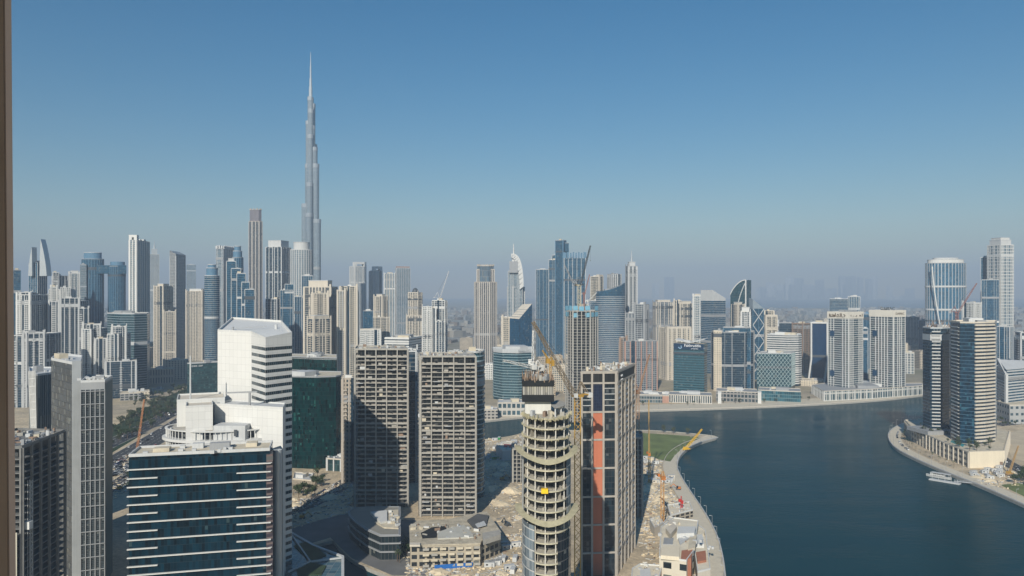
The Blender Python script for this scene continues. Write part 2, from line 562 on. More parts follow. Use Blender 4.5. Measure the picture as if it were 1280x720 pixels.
style('white_res', W_white, 3.4, (.5, .5, WHITE), (8, .9, .6, WHITE), parmat=WHITE)
style('white_close', G_navyw, 3.4, (.6, .5, LGREY), (5.2, .9, .6, WHITE), parmat=WHITE)
style('grey_res', G_navyw, 3.5, (.5, .35, GREY), (6, .8, .5, LGREY), parmat=GREY)
style('beige_res', W_beige, 3.5, (.4, .3, BEIGE), (6.4, 1.2, .5, BEIGE), parmat=BEIGE)
style('brown_res', W_brown, 3.5, (.5, .35, BROWN), (7, .8, .5, GREY), parmat=BROWN)
style('stone_fin', W_stone, 3.8, None, (4.4, 1.5, .7, plain('pale_stone', (.48, .45, .41), .8, .1)), parmat=BEIGE)
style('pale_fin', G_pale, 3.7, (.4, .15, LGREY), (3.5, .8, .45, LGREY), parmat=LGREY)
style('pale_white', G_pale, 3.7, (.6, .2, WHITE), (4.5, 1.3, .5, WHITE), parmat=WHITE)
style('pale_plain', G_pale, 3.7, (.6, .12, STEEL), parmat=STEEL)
style('low', W_low, 3.6, None, None, 1.0, CREAM, 2)

def block(root, org, foot, z0, z1, st, D, **kw):
    s = dict(ST[st]); s.update(kw)
    foot = ccw(foot)
    b = MB(org)
    b.prism(foot, z0, z1, 0)
    b.build('glazed_walls' if s['mat'].name.endswith('glazing') else 'outer_walls', s['mat'], root)
    bands_and_fins(root, foot, z0, z1, D, org, s['fh'], s['bands'], s['fins'], s.get('balc'))
    if s.get('vary', True) and z1 - z0 > 55: variety(root, foot, z0, z1, D, org, s, st)
    if s.get('rooftop', True):
        rooftop(root, foot, z1, org, s['roof'], s['plants'], s['par'], s['parmat'], s['hmax'], clutter=D < 1500)
    FOOTS.append((foot, z1))

def T(name, label, x0, x1, yt, D, st, xc=None, z0=0, cat='tower', steps=(), crown=None, dep=None, turn=None, group=None, foot=None, **kw):
    """one building: main block plus stepped blocks (x0, x1, ytop, forward shift, style) and a crown"""
    foot = ccw(foot or foot_box(x0, x1, D, xc, dep, turn))
    org = (*centroid(foot), z0)
    root = thing(name, label, cat, org, group)
    z1 = zz(yt, D)
    if crown and crown[0] in ('cap',): kw.setdefault('plants', 0)
    block(root, org, foot, z0, z1, st, D, **kw)
    for s in steps:
        sx0, sx1, sy = s[:3]
        dd = s[3] if len(s) > 3 else -3.0
        sst = s[4] if len(s) > 4 else st
        f2 = foot_box(sx0, sx1, D + dd, None, s[5] if len(s) > 5 else None)
        block(root, org, f2, z0, zz(sy, D + dd), sst, D, plants=1)
    if crown: add_crown(root, org, foot, z1, D, crown)
    return root, foot, z1, org

def add_crown(root, org, foot, z, D, cr):
    k = cr[0]
    c = Vector(centroid(foot))
    if k == 'cap':          # set-back block: inset share, height, material
        f = [tuple(c + (Vector(p) - c) * cr[1]) for p in foot]
        b = MB(org); b.prism(f, z + .2, z + cr[2]); b.build('crown_block', cr[3], root)
        b = MB(org); b.ring(f, .5, .3, z + cr[2], z + cr[2] + 1.0); b.build('crown_parapet', LGREY, root)
        if len(cr) > 4: add_crown(root, org, f, z + cr[2], D, cr[4])
    elif k == 'spire':
        h, r = cr[1], cr[2]
        b = MB(org); b.tube((c.x, c.y, z), (c.x, c.y, z + h * .45), r, r * .7, 10); b.tube((c.x, c.y, z + h * .45), (c.x, c.y, z + h), r * .55, r * .12, 8)
        b.build('spire', cr[3] if len(cr) > 3 else STEEL, root)
    elif k == 'frame':      # a tall portal over the roof: height, width of the legs, material
        h, w, mat = cr[1:4]
        p, q = Vector(foot[0]), Vector(foot[1])
        best = max(range(len(foot)), key=lambda i: -(Vector(foot[i]) + Vector(foot[(i + 1) % len(foot)])).length)
        p, q = Vector(foot[best]), Vector(foot[(best + 1) % len(foot)])
        t = (q - p); L = t.length; t /= L; rz = math.atan2(t.y, t.x)
        nn = Vector((-t.y, t.x))
        dp = min(L * .5, 14)
        for u in (w / 2, L - w / 2):
            a = p + t * u + nn * (dp / 2)
            b = MB(org); b.box((a.x, a.y, z - .2), (w, dp, h - w * .8), rz); b.build('portal_leg', mat, root)
        a = p + t * (L / 2) + nn * (dp / 2)
        b = MB(org); b.box((a.x, a.y, z - .2 + h - w * .8), (L, dp, w * .8), rz); b.build('portal_beam', mat, root)
    elif k == 'slats':      # fins running past the roof
        h, sp, w, mat = cr[1:5]
        b = MB(org)
        for i in range(len(foot)):
            p, q = Vector(foot[i]), Vector(foot[(i + 1) % len(foot)])
            L = (q - p).length; n = max(1, round(L / sp)); t = (q - p) / L; rz = math.atan2(t.y, t.x)
            for j in range(n):
                a = p + t * ((j + .5) * L / n)
                b.box((a.x, a.y, z), (w, w, h * (1 if j % 2 else .86)), rz)
        b.build('crown_slats', mat, root)
    elif k == 'dome':
        h, r, mat = cr[1:4]
        b = MB(org); n, m_ = 14, 5
        for i in range(m_):
            a0, a1 = math.pi / 2 * i / m_, math.pi / 2 * (i + 1) / m_
            for j in range(n):
                t0, t1 = 2 * math.pi * j / n, 2 * math.pi * (j + 1) / n
                P = lambda a, t: (c.x + r * math.cos(a) * math.cos(t), c.y + r * math.cos(a) * math.sin(t), z + h * math.sin(a))
                b.face([P(a0, t0), P(a0, t1), P(a1, t1), P(a1, t0)])
        b.build('dome', mat, root)

def writing(text, name, mat, parent, org, loc, rz, size, depth=.15, sx=1.0, tilt=90):
    """raised letters standing on or against a wall"""
    cu = bpy.data.curves.new(name, 'FONT')
    cu.body = text; cu.size = size; cu.extrude = depth; cu.align_x = 'CENTER'; cu.resolution_u = 2
    t = bpy.data.objects.new(name, cu)
    me = bpy.data.meshes.new_from_object(t)
    bpy.data.objects.remove(t); bpy.data.curves.remove(cu)
    me.materials.clear(); me.materials.append(mat)
    o = bpy.data.objects.new(name, me); COL.objects.link(o)
    o.rotation_euler = (R(tilt), 0, rz); o.scale = (sx, 1, 1)
    o.parent = parent
    o.location = Vector(loc) - Vector((org[0], org[1], org[2]))
    return o
# ------------------------------------------------------------------ ground, water, shores, roads
WZ = -2.2
LAKE_PX = [(500, 531), (560, 530), (595, 527.5), (652, 521), (720, 516.5), (805, 513), (900, 510.5), (1000, 506.5), (1100, 500.5), (1153, 494), (1190, 489),
           (1203, 497), (1180, 512), (1160, 519), (1143, 525), (1122, 531.5), (1111, 539), (1109, 546), (1113, 555), (1124, 564), (1150, 576.5), (1185, 591.5), (1220, 605), (1250, 618), (1280, 631.5), (1340, 658), (1450, 710), (1700, 830),
           (1500, 1100), (1100, 1100), (960, 1000), (920, 800), (908, 725), (905, 697), (898, 670), (884, 644), (866, 618), (851, 595), (846, 582), (851, 568), (865, 557.5), (882, 551), (898, 547), (894, 544.5),
           (880, 542.8), (840, 539), (806, 537), (740, 538), (690, 537), (655, 540), (640, 545), (600, 550), (540, 553), (500, 546)]
def smooth(pts, n=2, keep=()):
    for _ in range(n):
        out = []
        for i, p in enumerate(pts):
            q = pts[(i + 1) % len(pts)]
            out += [p.lerp(q, .25), p.lerp(q, .75)]
        pts = out
    return pts
LAKE = [gnd(x, y, 0).to_2d() for x, y in LAKE_PX]
LAKE_S = smooth(LAKE, 2)
CANAL_PX = [(300, 705), (350, 690), (390, 682.5), (413, 675.5), (418, 676), (424, 686), (440, 700), (462, 711), (490, 721), (530, 745), (560, 900), (380, 900), (300, 800)]
CANAL = smooth([gnd(x, y, 0).to_2d() for x, y in CANAL_PX], 2)

def flat_holes(outer, holes, z):
    polys = [[Vector((*p, 0)) for p in outer]] + [[Vector((*p, 0)) for p in h] for h in holes]
    flat = [p for poly in polys for p in poly]
    tris = tessellate_polygon(polys)
    fs = []
    for t in tris:
        a, b, c = (flat[k] for k in t)
        if (b - a).cross(c - a).z < 0: t = (t[0], t[2], t[1])
        fs.append(tuple(t))
    return [(p.x, p.y, z) for p in flat], fs

# ground material: sand, dust, grey city floor and scraped site tracks
m_gr, nt, b_ = new_mat('ground_sand')
tc = N(nt, 'ShaderNodeTexCoord')
def noise(scale, detail=6, rough=.6):
    n = N(nt, 'ShaderNodeTexNoise'); n.inputs['Scale'].default_value = scale; n.inputs['Detail'].default_value = detail; n.inputs['Roughness'].default_value = rough
    nt.links.new(tc.outputs['Object'], n.inputs['Vector']); return n.outputs[0]
def ramp(v, a, b, ca, cb):
    r = N(nt, 'ShaderNodeValToRGB'); r.color_ramp.elements[0].position = a; r.color_ramp.elements[1].position = b
    r.color_ramp.elements[0].color = (*ca, 1); r.color_ramp.elements[1].color = (*cb, 1); nt.links.new(v, r.inputs[0]); return r.outputs[0]
c1 = ramp(noise(.035), .38, .62, (.48, .41, .295), (.72, .61, .435))
c2 = ramp(noise(.35, 8, .7), .35, .65, (.62, .6, .58), (1.15, 1.1, 1.05))
c = mixc(nt, 1.0, c1, c2, 'MULTIPLY')
city = ramp(noise(.006, 4), .45, .56, (0, 0, 0), (1, 1, 1))
c = mixc(nt, math_(nt, 'MULTIPLY', city, .3), c, (.24, .23, .21))
sy = N(nt, 'ShaderNodeSeparateXYZ'); nt.links.new(tc.outputs['Object'], sy.inputs[0])
mr = N(nt, 'ShaderNodeMapRange'); nt.links.new(sy.outputs[1], mr.inputs[0]); mr.inputs[1].default_value = 950; mr.inputs[2].default_value = 1500; mr.inputs[3].default_value = 0; mr.inputs[4].default_value = .8
c = mixc(nt, mr.outputs[0], c, ramp(noise(.012, 6), .4, .6, (.13, .145, .10), (.24, .23, .20)))     # built-up districts: streets, yards and planting
nt.links.new(c, b_.inputs['Base Color']); b_.inputs['Roughness'].default_value = .95; b_.inputs['Specular IOR Level'].default_value = .15
X1, Y0, Y1 = 14000.0, -700.0, 21000.0
v, f = flat_holes([(-X1, Y0), (X1, Y0), (X1, Y1), (-X1, Y1)], [list(map(tuple, LAKE_S)), list(map(tuple, CANAL))], 0)
me = bpy.data.meshes.new('ground'); me.from_pydata(v, [], f); me.materials.append(m_gr); me.update()
tag(bpy.data.objects.new('ground', me), kind='structure'); g_o = bpy.data.objects['ground']; COL.objects.link(g_o)

def quay(name, poly, mat):
    b = MB(); n = len(poly)
    area = sum(poly[i][0] * poly[(i + 1) % n][1] - poly[(i + 1) % n][0] * poly[i][1] for i in range(n))
    for i in range(n):
        p, q = poly[i], poly[(i + 1) % n]
        if area > 0: p, q = q, p
        b.face([(*q, -3.2), (*p, -3.2), (*p, -.004), (*q, -.004)])
    return tag(b.build(name, mat), kind='structure')
quay('water_edge', [tuple(p) for p in LAKE_S], CONC)
quay('water_edge', [tuple(p) for p in CANAL], CONC)

# water
m_w, nt, b_ = new_mat('lake_water')
tc = N(nt, 'ShaderNodeTexCoord')
mp = N(nt, 'ShaderNodeMapping'); mp.inputs['Scale'].default_value = (1, 1.9, 1); mp.inputs['Rotation'].default_value = (0, 0, R(25)); nt.links.new(tc.outputs['Object'], mp.inputs[0])
n1 = N(nt, 'ShaderNodeTexNoise'); n1.inputs['Scale'].default_value = .16; n1.inputs['Detail'].default_value = 7; n1.inputs['Roughness'].default_value = .62; nt.links.new(mp.outputs[0], n1.inputs['Vector'])
n2 = N(nt, 'ShaderNodeTexNoise'); n2.inputs['Scale'].default_value = .009; n2.inputs['Detail'].default_value = 4; nt.links.new(mp.outputs[0], n2.inputs['Vector'])
bp = N(nt, 'ShaderNodeBump'); bp.inputs['Strength'].default_value = .5; bp.inputs['Distance'].default_value = .8
n3 = N(nt, 'ShaderNodeTexNoise'); n3.inputs['Scale'].default_value = .011; n3.inputs['Detail'].default_value = 5; n3.inputs['Roughness'].default_value = .6
mp3 = N(nt, 'ShaderNodeMapping'); mp3.inputs['Scale'].default_value = (1, 2.6, 1); mp3.inputs['Rotation'].default_value = (0, 0, R(-12)); nt.links.new(tc.outputs['Object'], mp3.inputs[0]); nt.links.new(mp3.outputs[0], n3.inputs['Vector'])
pr_ = N(nt, 'ShaderNodeMapRange'); nt.links.new(n3.outputs[0], pr_.inputs[0]); pr_.inputs[1].default_value = .38; pr_.inputs[2].default_value = .62; pr_.inputs[3].default_value = .12; pr_.inputs[4].default_value = 1.0
nt.links.new(math_(nt, 'MULTIPLY', n1.outputs[0], pr_.outputs[0]), bp.inputs['Height']); nt.links.new(bp.outputs[0], b_.inputs['Normal'])
nt.links.new(mixc(nt, n2.outputs[0], (.0001, .028, .040), (.0003, .042, .056)), b_.inputs['Base Color'])
r_ = N(nt, 'ShaderNodeMapRange'); nt.links.new(n2.outputs[0], r_.inputs[0]); r_.inputs[1].default_value = .35; r_.inputs[2].default_value = .65; r_.inputs[3].default_value = .12; r_.inputs[4].default_value = .26
nt.links.new(r_.outputs[0], b_.inputs['Roughness'])
b_.inputs['IOR'].default_value = 1.09
b_.inputs['Specular IOR Level'].default_value = .3
def sheet(name, poly, z, mat, kind='structure', props=None):
    v, f = flat_holes([tuple(p) for p in poly], [], z)
    me = bpy.data.meshes.new(name); me.from_pydata(v, [], f); me.materials.append(mat); me.update()
    o = bpy.data.objects.new(name, me); COL.objects.link(o)
    return tag(o, kind=kind)
sheet('water', LAKE_S, WZ, m_w)
sheet('water', CANAL, WZ, m_w)

PAVE = plain('promenade_paving', (.58, .52, .41), .85, .12, .3)
ASPH = plain('asphalt', (.062, .064, .066), .9, .25, .1)
KERB = plain('kerb_stone', (.46, .43, .37), .85, .1)
PAINT = plain('road_paint', (.70, .69, .64), .7, .1)
GRASS = plain('lawn_grass', (.14, .175, .06), .95, .5, .06)
SHRUB = plain('planting_green', (.030, .052, .024), .95, .6, .15)
GRAVEL = plain('grey_gravel', (.22, .21, .19), .95, .4, .2)
DECK = plain('dark_paving', (.15, .15, .15), .85, .25, .1)

def strip(name, pts, w0, w1, z, mat, kind='structure'):
    """ribbon running from w0 to w1 metres to the left of a path"""
    b = MB(); L, Rr = [], []
    n = len(pts)
    for i, p in enumerate(pts):
        d = (pts[min(i + 1, n - 1)] - pts[max(i - 1, 0)]).normalized()
        nn = Vector((-d.y, d.x))
        L.append(p + nn * w0); Rr.append(p + nn * w1)
    for i in range(n - 1):
        q = [(*L[i], z), (*L[i + 1], z), (*Rr[i + 1], z), (*Rr[i], z)]
        if w1 > w0: q.reverse(); 
        b.face(list(reversed(q)) if w1 > w0 else q)
    # all faces up
    for k, fc in enumerate(b.f):
        a, c, d = (b.v[t] for t in fc[:3])
        if (c - a).cross(d - a).z < 0: b.f[k] = tuple(reversed(fc)); b.uv[k] = list(reversed(b.uv[k]))
    return tag(b.build(name, mat), kind=kind)
def wall_strip(name, pts, w0, w1, z0, z1, mat):
    b = MB(); n = len(pts); A, B = [], []
    for i, p in enumerate(pts):
        d = (pts[min(i + 1, n - 1)] - pts[max(i - 1, 0)]).normalized(); nn = Vector((-d.y, d.x))
        A.append(p + nn * w0); B.append(p + nn * w1)
    for i in range(n - 1):
        b.face([(*A[i], z0), (*A[i + 1], z0), (*A[i + 1], z1), (*A[i], z1)])
        b.face([(*A[i], z1), (*A[i + 1], z1), (*B[i + 1], z1), (*B[i], z1)])
        b.face([(*B[i + 1], z0), (*B[i], z0), (*B[i], z1), (*B[i + 1], z1)])
    return b.build(name, mat)
def path(px, n=3):
    pts = [gnd(x, y).to_2d() for x, y in px]
    for _ in range(n):
        out = [pts[0]]
        for i in range(len(pts) - 1):
            out += [pts[i].lerp(pts[i + 1], .25), pts[i].lerp(pts[i + 1], .75)]
        pts = out + [pts[-1]]
    return pts
FAR = path(LAKE_PX[0:11]); PEN = path(LAKE_PX[14:28]); NEAR = path(LAKE_PX[31:43]); TIP = path(LAKE_PX[42:50])
strip('promenade', FAR, 1, 50, .03, PAVE)
strip('promenade', PEN, 1.0, 13, .03, PAVE)
strip('promenade', NEAR, 1.0, 13, .03, PAVE)
strip('promenade', TIP, 1.0, 6, .06, PAVE)
tag(wall_strip('parapet_wall', PEN, .2, .8, -.3, .8, LGREY), 'low pale wall along the water round the peninsula with two dark towers', 'wall')
tag(wall_strip('parapet_wall', NEAR, .2, .8, -.3, .8, LGREY), 'low pale wall curving along the water from the lawn to the building site', 'wall')
tag(wall_strip('parapet_wall', NEAR, 13, 13.4, 0, .7, CREAM), 'low cream wall on the land side of the curved waterside walk', 'wall')
tag(wall_strip('parapet_wall', FAR, .2, 1.0, -.3, .9, CREAM), 'long cream quay wall along the far shore of the lake', 'wall')
sheet('lawn', [gnd(x, y).to_2d() for x, y in [(800, 541), (840, 543.5), (878, 546.5), (868, 551), (853, 560), (843, 570), (838, 577), (822, 574), (800, 571)]], .05, GRASS)
sheet('lawn', [gnd(x, y).to_2d() for x, y in [(1250, 606), (1300, 602), (1400, 630), (1440, 690), (1340, 648), (1285, 623)]], .05, GRASS)

def road(name, px, w, lanes=2, mat=None):
    p = path(px)
    strip(name, p, -w / 2, w / 2, .05, mat or ASPH)
    for s in (-1, 1):
        k = wall_strip('kerb', p, s * w / 2, s * (w / 2 + .5), 0, .17, KERB); tag(k, kind='structure')
    for l in range(1, lanes):
        off = -w / 2 + w * l / lanes
        b = MB(); acc = 0
        for i in range(len(p) - 1):
            a, c = p[i], p[i + 1]; d = c - a; Ln = d.length
            if Ln < .01: continue
            d /= Ln; nn = Vector((-d.y, d.x)); s = 0
            while s < Ln:
                e = min(s + 4, Ln)
                q0, q1 = a + d * s + nn * off, a + d * e + nn * off
                b.face([(*(q0 - nn * .15), .056), (*(q1 - nn * .15), .056), (*(q1 + nn * .15), .056), (*(q0 + nn * .15), .056)])
                s += 10
        if b.f:
            for k, fc in enumerate(b.f):
                A, C_, D_ = (b.v[t] for t in fc[:3])
                if (C_ - A).cross(D_ - A).z < 0: b.f[k] = tuple(reversed(fc))
            tag(b.build('lane_marking', PAINT), kind='structure')
    return p
# the multi-lane road and its service road at the left, the street behind the first unfinished tower, roads by the peninsula
HW1 = road('highway', [(60, 640), (120, 592), (165, 566), (215, 536), (262, 505), (300, 484), (345, 464)], 30, 5)
HW2 = road('highway', [(60, 600), (120, 562), (170, 540), (215, 516), (262, 490), (300, 472), (340, 458)], 24, 4)
HW3 = road('service_road', [(60, 672), (140, 608), (180, 582), (222, 556), (270, 524)], 13, 2)
ST1 = road('street', [(300, 660), (350, 644), (385, 632), (420, 612), (450, 592), (500, 570), (560, 562)], 17, 3)
RR1 = road('road', [(1244, 531), (1290, 527), (1400, 520), (1600, 515)], 20, 4)
RR2 = road('road', [(1225, 545), (1245, 571), (1275, 588), (1330, 610), (1500, 690)], 15, 3)
sheet('planting', [gnd(x, y).to_2d() for x, y in [(130, 560), (215, 505), (250, 489), (285, 476), (255, 496), (205, 527), (140, 566)]], .02, SHRUB)
sheet('planting', [gnd(x, y).to_2d() for x, y in [(130, 540), (205, 497), (270, 470), (262, 484), (205, 514), (140, 550)]], .02, SHRUB)
sheet('planting', [gnd(x, y).to_2d() for x, y in [(130, 620), (225, 552), (240, 545), (236, 552), (160, 608)]], .02, SHRUB)
sheet('plaza', [gnd(x, y).to_2d() for x, y in [(360, 662), (400, 650), (440, 640), (470, 650), (520, 650), (545, 720), (490, 719), (440, 698), (425, 684), (413, 672), (386, 680), (355, 688)]], .02, DECK)
sheet('sand_lot', [gnd(x, y).to_2d() for x, y in [(1250, 543), (1285, 536), (1420, 536), (1500, 580), (1330, 590), (1265, 572)]], .03, plain('bare_sand', (.52, .44, .32), .95, .2, .05))

# air
HB = MB()
hx, hy0, hy1, hz0, hz1 = X1 + 200, Y0 - 200, Y1 + 200, -4.2, 850.0
HB.prism([(-hx, hy0), (hx, hy0), (hx, hy1), (-hx, hy1)], hz0, hz1, bottom=True)
m_h = bpy.data.materials.new('air_haze'); m_h.use_nodes = True
nt = m_h.node_tree; nt.nodes.clear()
out = nt.nodes.new('ShaderNodeOutputMaterial'); pv = nt.nodes.new('ShaderNodeVolumePrincipled')
pv.inputs['Color'].default_value = (.55, .69, .875, 1); pv.inputs['Density'].default_value = HAZE_DENSITY; pv.inputs['Anisotropy'].default_value = -0.08
nt.links.new(pv.outputs[0], out.inputs['Volume'])
tag(HB.build('haze', m_h), kind='stuff')
# ------------------------------------------------------------------ the near buildings
def sub(root, org): return root, org
def pt(px, D): return xy(at(px, D))

# the reveal of the window the photograph was taken from
root = thing('window_reveal', 'brown plastered window reveal close to the camera at the left edge', 'window reveal', (-1.6, 1, 0))
org = (-1.6, 1, 0)
b = MB(org); b.prism([(-2.1, -1.2), (-1.318, -1.2), (-1.310, 1.965), (-2.1, 1.965)], 0, 176); o = b.build('plaster_wall', plain('brown_plaster', (.30, .20, .13), .9, .3, 3.0, .2, .2), root)
b = MB(org); b.prism([(-2.1, 1.975), (-1.3115, 1.975), (-1.3115, 2.0), (-2.1, 2.0)], 0, 176); b.build('edge_trim', plain('tan_trim', (.62, .44, .33), .8, .15, 4.0), root)
root.rotation_euler = (0, R(-.45), 0); root.location = (-1.6 + CH * math.tan(R(.45)), 1, 0)

# --- glass office with white ledges, bottom left
D0, D1 = 345, 359
fo = [pt(161, D0), pt(337, D1)]
a, c = Vector(fo[0]), Vector(fo[1]); t = (c - a).normalized(); nn = Vector((-t.y, t.x))
fo += [xy(c + nn * 19), xy(a + nn * 19)]
zt = 85.5
org = (*centroid(fo), 0)
OFF = thing('office_building', 'dark glass office block with white ledges of two lengths at the bottom left', 'office building', org)
b = MB(org); b.prism(fo, 0, zt); b.build('glazed_walls', G_off, OFF)
rooftop(OFF, fo, zt, org, SAND, 0, 1.3, LGREY)
rz = math.atan2(t.y, t.x); L = (c - a).length
for k, (u, w, dd) in enumerate([(.2, 7, 5), (.45, 5, 3.5), (.62, 9, 4), (.85, 5, 6)]):
    p = a + t * L * u + nn * (9 + (k % 2) * 4)
    b = MB(org); b.box((p.x, p.y, zt + .25), (w, dd, 1.8 + (k % 3) * .6), rz); b.build('plant_room', [SAND, LGREY, GREY, SAND][k], OFF)
for k in range(7):
    p = a + t * L * (.1 + .12 * k) + nn * (4 + (k * 7) % 11)
    b = MB(org); b.box((p.x, p.y, zt + .25), (2.2, 1.4, 1.1), rz); b.build('cooling_unit', LGREY, OFF)
for k in range(5):
    p = a + t * L * (.12 + .17 * k) + nn * 13
    b = MB(org); b.tube((p.x, p.y, zt), (p.x + 5, p.y + 3, zt + .7), .25); b.build('roof_pipe', STEEL, OFF)
def ledge(u0, u1, side=False):
    b = MB()
    if not side: b.box((0, 0, 0), ((u1 - u0) * L, 1.1, .42))
    else: b.box((0, 0, 0), (19, 1.1, .42))
    return b
lb = {}
def put(kind, u0, u1, z):
    p = a + t * L * (u0 + u1) / 2 - nn * .55
    loc = (p.x - org[0], p.y - org[1], z)
    if kind in lb: dup(lb[kind], loc, OFF)
    else: lb[kind] = ledge(u0, u1).build('ledge', WHITE, OFF, loc); lb[kind].rotation_euler = (0, 0, rz)
mid = c + nn * 9.5 + t * .5
for k in range(11):
    z = zt - 6.0 - 8.0 * k
    put('full', -.01, 1.01, z); put('left', -.01, .2, z - 4.1)
    if k != 0: put('right', .76, 1.01, z + 4.0)
    loc = (mid.x - org[0], mid.y - org[1], z)
    if 'side' in lb: dup(lb['side'], loc, OFF)
    else: lb['side'] = ledge(0, 1, True).build('ledge', WHITE, OFF, loc); lb['side'].rotation_euler = (0, 0, rz + R(90))
FOOTS.append((fo, zt))

# --- white slab tower with striped windows, behind the office
P = [pt(272, 432), pt(314, 421), pt(332, 402), pt(365, 417), pt(352, 470), pt(290, 486)]
zt = [139.2, 138.8, 136.5, 138.5, 143.0, 144.5]
org = (*centroid(P), 0)
WH = thing('office_building', 'white slab tower with blank front and dark window stripes, its white roof sloping', 'office building', org)
WP = facade('white_panels', (.66, .655, .63), (.46, .46, .45), 3.0, 4.0, .03, .025, blind=0, var=.05, grough=.5, spec=.3, wob=0)
b = MB(org); b.prism(P, 0, [z - 1.2 for z in zt], 0, top=False); b.cap([(p[0], p[1], z - 1.2) for p, z in zip(P, zt)]); b.build('white_walls', WP, WH)
b = MB(org)
inn = offset(P, -.6)
for i in range(6):
    j = (i + 1) % 6
    b.face([(*P[i], zt[i] - 1.2), (*P[j], zt[j] - 1.2), (*P[j], zt[j]), (*P[i], zt[i])])
    b.face([(*P[i], zt[i]), (*P[j], zt[j]), (*inn[j], zt[j]), (*inn[i], zt[i])])
    b.face([(*inn[j], zt[j] - 1.2), (*inn[i], zt[i] - 1.2), (*inn[i], zt[i]), (*inn[j], zt[j])])
b.build('parapet', WHITE, WH)
GS = facade('strip_window', (.012, .03, .04), (.25, .27, .28), 1.3, 20, .12, .0, blind=.2, var=1.0)
A, B, Cc = Vector(P[1]), Vector(P[2]), Vector(P[3])
proto = None
for k in range(34):
    z = 129.3 - 3.95 * k
    if z < 0: break
    if proto is None:
        b = MB((*org[:2], 0))
        for p, q in ((A + (B - A) * .04, B), (B, B + (Cc - B) * .99)):
            e = (q - p).normalized(); n_ = Vector((e.y, -e.x)) * .05
            b.face([(*(p + n_), 0), (*(q + n_), 0), (*(q + n_), 1.75), (*(p + n_), 1.75)])
        proto = b.build('window_strip', GS, WH, (0, 0, z))
    else: dup(proto, (0, 0, z), WH)
b = MB(org); c0 = Vector(pt(345, 440)); b.box((c0.x, c0.y, 138.5), (1.2, 1.2, 3.2)); b.build('cooling_unit', LGREY, WH)
b = MB(org); c0 = Vector(pt(352, 430)); b.tube((c0.x, c0.y, 137), (c0.x, c0.y, 147), .18, .05, 6); b.build('mast', STEEL, WH)
b = MB(org); c0 = Vector(pt(291, 436)); b.beam((c0.x, c0.y, 139.5), (c0.x + 19, c0.y + 1, 140.6), .35); b.beam((c0.x, c0.y, 138), (c0.x, c0.y, 140.5), .9); b.build('cleaning_rig', GREY, WH)
FOOTS.append((P, 138))

# --- white round terraced building joined in front of it
cx, cy = at(270, 392).x, 398
org = (cx, cy, 0)
RD = thing('terraced_building', 'white rounded building with ringed terraces and blank service blocks on top', 'building', org)
rx, ry = 27.5, 17
bodyf = ellipse(cx, cy, rx - 2.5, ry - 2.5, 40)
b = MB(org); b.prism(bodyf, 0, 90); b.build('glazed_walls', facade('terrace_glazing', (.012, .018, .024), (.10, .10, .11), 1.6, 4.2, .10, .10, blind=.1), RD)
b = MB(); outer = ellipse(0, 0, rx + .6, ry + .6, 48); b.ring(outer, 0, 1.2, 0, .5); pr = b.build('terrace_ring', WHITE, RD, (0, 0, 80.0))
for z in (90.0, 74.5, 69, 63.5, 58, 52.5, 47): dup(pr, (0, 0, z), RD)
b = MB(); b.ring(ellipse(0, 0, rx * 1.07, ry * 1.1, 48), 0, 4.5, 0, 1.3); b.build('terrace_ring', WHITE, RD, (0, 0, 84.6))
b = MB(org)
for e in ellipse(cx, cy, rx - .1, ry - .1, 66): b.box((e[0], e[1], 45), (.3, .3, 45))
b.build('terrace_screen', WHITE, RD)
b = MB(org); b.prism(offset(bodyf, -.5), 90, 90.5); b.build('roof', CONC, RD)
def rbox(x0, x1, D, dep, z0, yt, mat, name='service_block'):
    f = foot_box(x0, x1, D, None, dep); z = zz(yt, D)
    bb = MB(org); bb.prism(f, z0, z); bb.build(name, mat, RD)
    bb = MB(org); bb.ring(f, .05, .4, z - .02, z + 1.0); bb.build('block_parapet', WHITE, RD)
    bb = MB(org); bb.prism(offset(f, -.45), z, z + .15); bb.build('block_roof', CREAM, RD)
rbox(232, 266, 383, 20, 45, 509, WP)
rbox(221, 281, 398, 24, 60, 500.5, WHITE)
b = MB(org); c0 = at(291, 388); b.box((c0.x, c0.y, 82), (16, 10, 11)); b.build('service_block', LGREY, RD)
b = MB(org); c0 = at(304, 387); b.box((c0.x - 2, c0.y - 5.2, 88), (1.6, .3, 3.2)); b.build('roof_door', DGREY, RD)
b = MB(org); c0 = at(238, 399); b.tube((c0.x, c0.y, 100), (c0.x, c0.y, 127), .5, .35, 8); b.build('mast', LGREY, RD)
b = MB(org); c0 = at(312, 392); b.beam((c0.x, c0.y, 96), (c0.x, c0.y, 109), .9); b.beam((c0.x - 12, c0.y - 1, 108.5), (c0.x + 4, c0.y, 109), .7); b.build('cleaning_rig', GREY, RD)
FOOTS.append((ellipse(cx, cy, rx, ry, 20), 97))
# slab wing running down beside it
f = [pt(268, 398), pt(353.5, 384), pt(357, 400), pt(290, 412)]
org = (cx, cy, 0)
WG = RD
zt = zz(510, 388)
b = MB(org); b.prism(f, 0, zt); b.build('panel_walls', WP, WG)
rooftop(WG, f, zt, org, LGREY, 0, 1.0, WHITE, clutter=False)
b = MB(org); c0 = at(347, 372); b.tube((c0.x, c0.y, 0), (c0.x, c0.y, zz(562, 372)), 2.1, 2.1, 20); b.build('rounded_shaft', STEEL, WG)
f2 = [pt(333, 358), pt(341, 360), pt(341.5, 368), pt(334, 368)]
b = MB(org); b.prism(f2, 0, zz(567, 360)); b.build('louvred_wall', facade('brown_louvres', (.05, .04, .05), (.20, .15, .14), 9, 2.6, .02, .35, blind=.1, grough=.5), WG)

